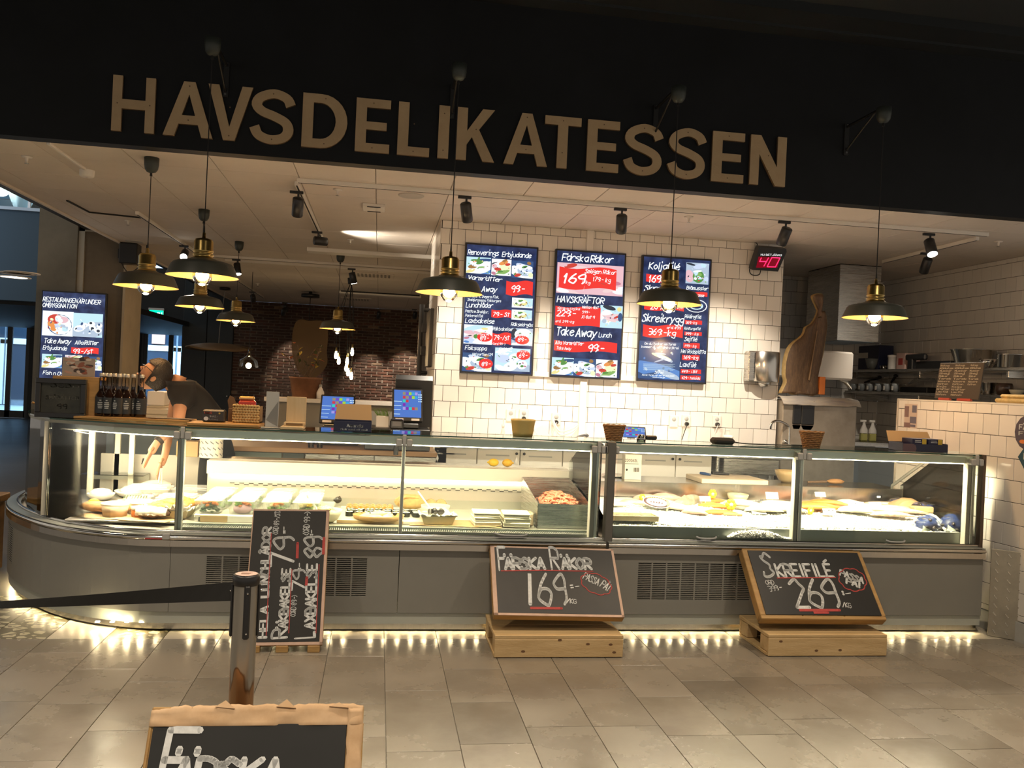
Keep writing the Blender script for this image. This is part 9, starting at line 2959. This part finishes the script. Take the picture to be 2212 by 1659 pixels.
# hands: palms from the arms, five bent fingers each
def hand(pal, wr, spread, curl, side):
 d = (pal-wr).normalized()
 s_ = V((0, 1, 0))-d*d.y
 s_.normalize()
 up_ = d.cross(s_)
 for k, (off, ln) in enumerate(((-.030, .072), (-.010, .082), (.010, .078), (.029, .062))):
  b0 = pal+d*.012+s_*off
  e = (d+s_*off*spread+V((0, 0, -curl))).normalized()
  e2 = (e+V((0, 0, -curl*1.2))).normalized()
  body.tube([b0-d*.02, b0+d*.02, b0+d*.02+e*ln*.5, b0+d*.02+e*ln*.5+e2*ln*.45], [.0105, .010, .009, .0065], 8)
 t0 = wr.lerp(pal, .55)+s_*side*.026
 t1 = t0+(d*.6+s_*side*.8).normalized()*.035
 body.tube([t0-s_*side*.02, t0, t1, t1+(d+V((0, 0, -.3))).normalized()*.03], [.014, .013, .011, .008], 8)
hand(hal, wrl, 6, .25, -1)
hand(har, wrr, 3, .5, -1)
body.obj('body', M_skin, man)
tee = skin([waist.lerp(hip, .55), waist, chest, neck.lerp(chest, .25), shl, shl.lerp(ell, .58), shr, shr.lerp(elr, .58)], [(0, 1), (1, 2), (2, 3), (2, 4), (4, 5), (2, 6), (6, 7)], [(.20, .18), (.195, .18), (.20, .185), .115, .105, .088, .105, .088])
tee.obj('t_shirt', M_tee, man)
skin([waist.lerp(hip, .7), hip, hipl, knl, anl, hipr, knr, anr], [(0, 1), (1, 2), (2, 3), (3, 4), (1, 5), (5, 6), (6, 7)], [(.16, .14), (.165, .15), .11, .078, .065, .11, .078, .065]).obj('trousers', mat('black_trousers', (.007, .007, .008), .8), man)
g = G()
for a, t in ((anl, tol), (anr, tor)):
 g.ball(a.lerp(t, .5)+V((0, 0, -.015)), (.14, .05, .05), 14, 8)
g.obj('shoes', M_blackp, man)
def hairf(u, v):
 a = 2*pi*u
 lim = pi*(.70+.0*sin(a))*(1 if cos(a) > -.25 else .52) if True else 0
 b = lim*v
 x, y, z = sin(b)*cos(a), sin(b)*sin(a), cos(b)
 k = 1.09+.02*noise.noise(V((x*5, y*5, z*5)))
 jaw = 1-.22*max(0, -z)
 return hpt(x*(.112 if x > 0 else .104)*k*jaw, y*.086*k*jaw, z*.132*k)
G().grid(hairf, 36, 14).obj('hair', M_hair, man)
def beardf(u, v):
 a = pi+(u-.5)*2.5
 b = pi*(.62+.30*v)
 x, y, z = sin(b)*cos(a), sin(b)*sin(a), cos(b)
 jaw = 1-.30*max(0, -z)*(1 if x > -.2 else .75)
 return hpt(x*.106*jaw-.012*max(0, -z), y*.0855*jaw, z*.134)
G().grid(beardf, 16, 6).obj('beard', mat('beard_stubble', (.05, .028, .018), .8), man)
for s_ in (-1,):
 G().tube([hpt(.01, s_*.089, .012), hpt(-.085, s_*.078, .018), hpt(-.112, s_*.04, .012), hpt(-.115, 0, .012)], .003, 5).obj('glasses', M_blackp, man)
d = (wrl-ell).normalized()
w0 = wrl-d*.02
G().cone(w0-d*.014, w0+d*.014, .036, .034, 18).obj('watch', mat('watch_strap', (.03, .022, .02), .5), man)
# pen or tongs in the near hand, tongs in the other
single(G().tube([A(306, 1003, 6.52), A(310, 990, 6.52)], [.004, .006], 6), 'black_pen', M_blackp, 'black pen held in the near hand of the man', 'pen')
single(G().tube([A(347, 1012, 6.6), A(342, 1045, 6.52)], .007, 6).tube([A(350, 1012, 6.6), A(349, 1046, 6.53)], .007, 6), 'serving_tongs', mat('clear_tongs', (.62, .48, .40), .2), 'pale serving tongs held in the far hand of the man', 'tongs')
# white till boxes behind him
for nm, l, a, b, y, m in (('white_box', 'white glossy box behind the bottles, left of the man', (318, 845), (354, 877), 8.2, M_white), ('tray_stack', 'pale tray stack under the white box, left of the man', (305, 882), (366, 897), 8.0, mat('tray_cream', (.55, .49, .38), .5))):
 p, q = A(*a, y), A(*b, y)
 o = thing(nm, l, 'box', ((p.x+q.x)/2, y, 0))
 G().rbox(p.x, q.x, y, y+.3, q.z, p.z, .008).obj('body', m, o)
 G().rbox(p.x-.02, q.x+.04, y-.01, y+.32, q.z-.03, q.z-.001, .004).obj('base', MATS['tray_cream'] if 'tray_cream' in MATS else M_cab, o)
p = A(330, 900, 8.0)
o = thing('rear_case', 'pale rear display cabinet under the trays behind the man', 'cabinet', (p.x, 8.1, ZF))
G().rbox(p.x-.35, p.x+.35, 7.9, 8.5, ZF, p.z-.02, .006).obj('carcass', mat('blue_grey_case', (.20, .24, .28), .3), o)
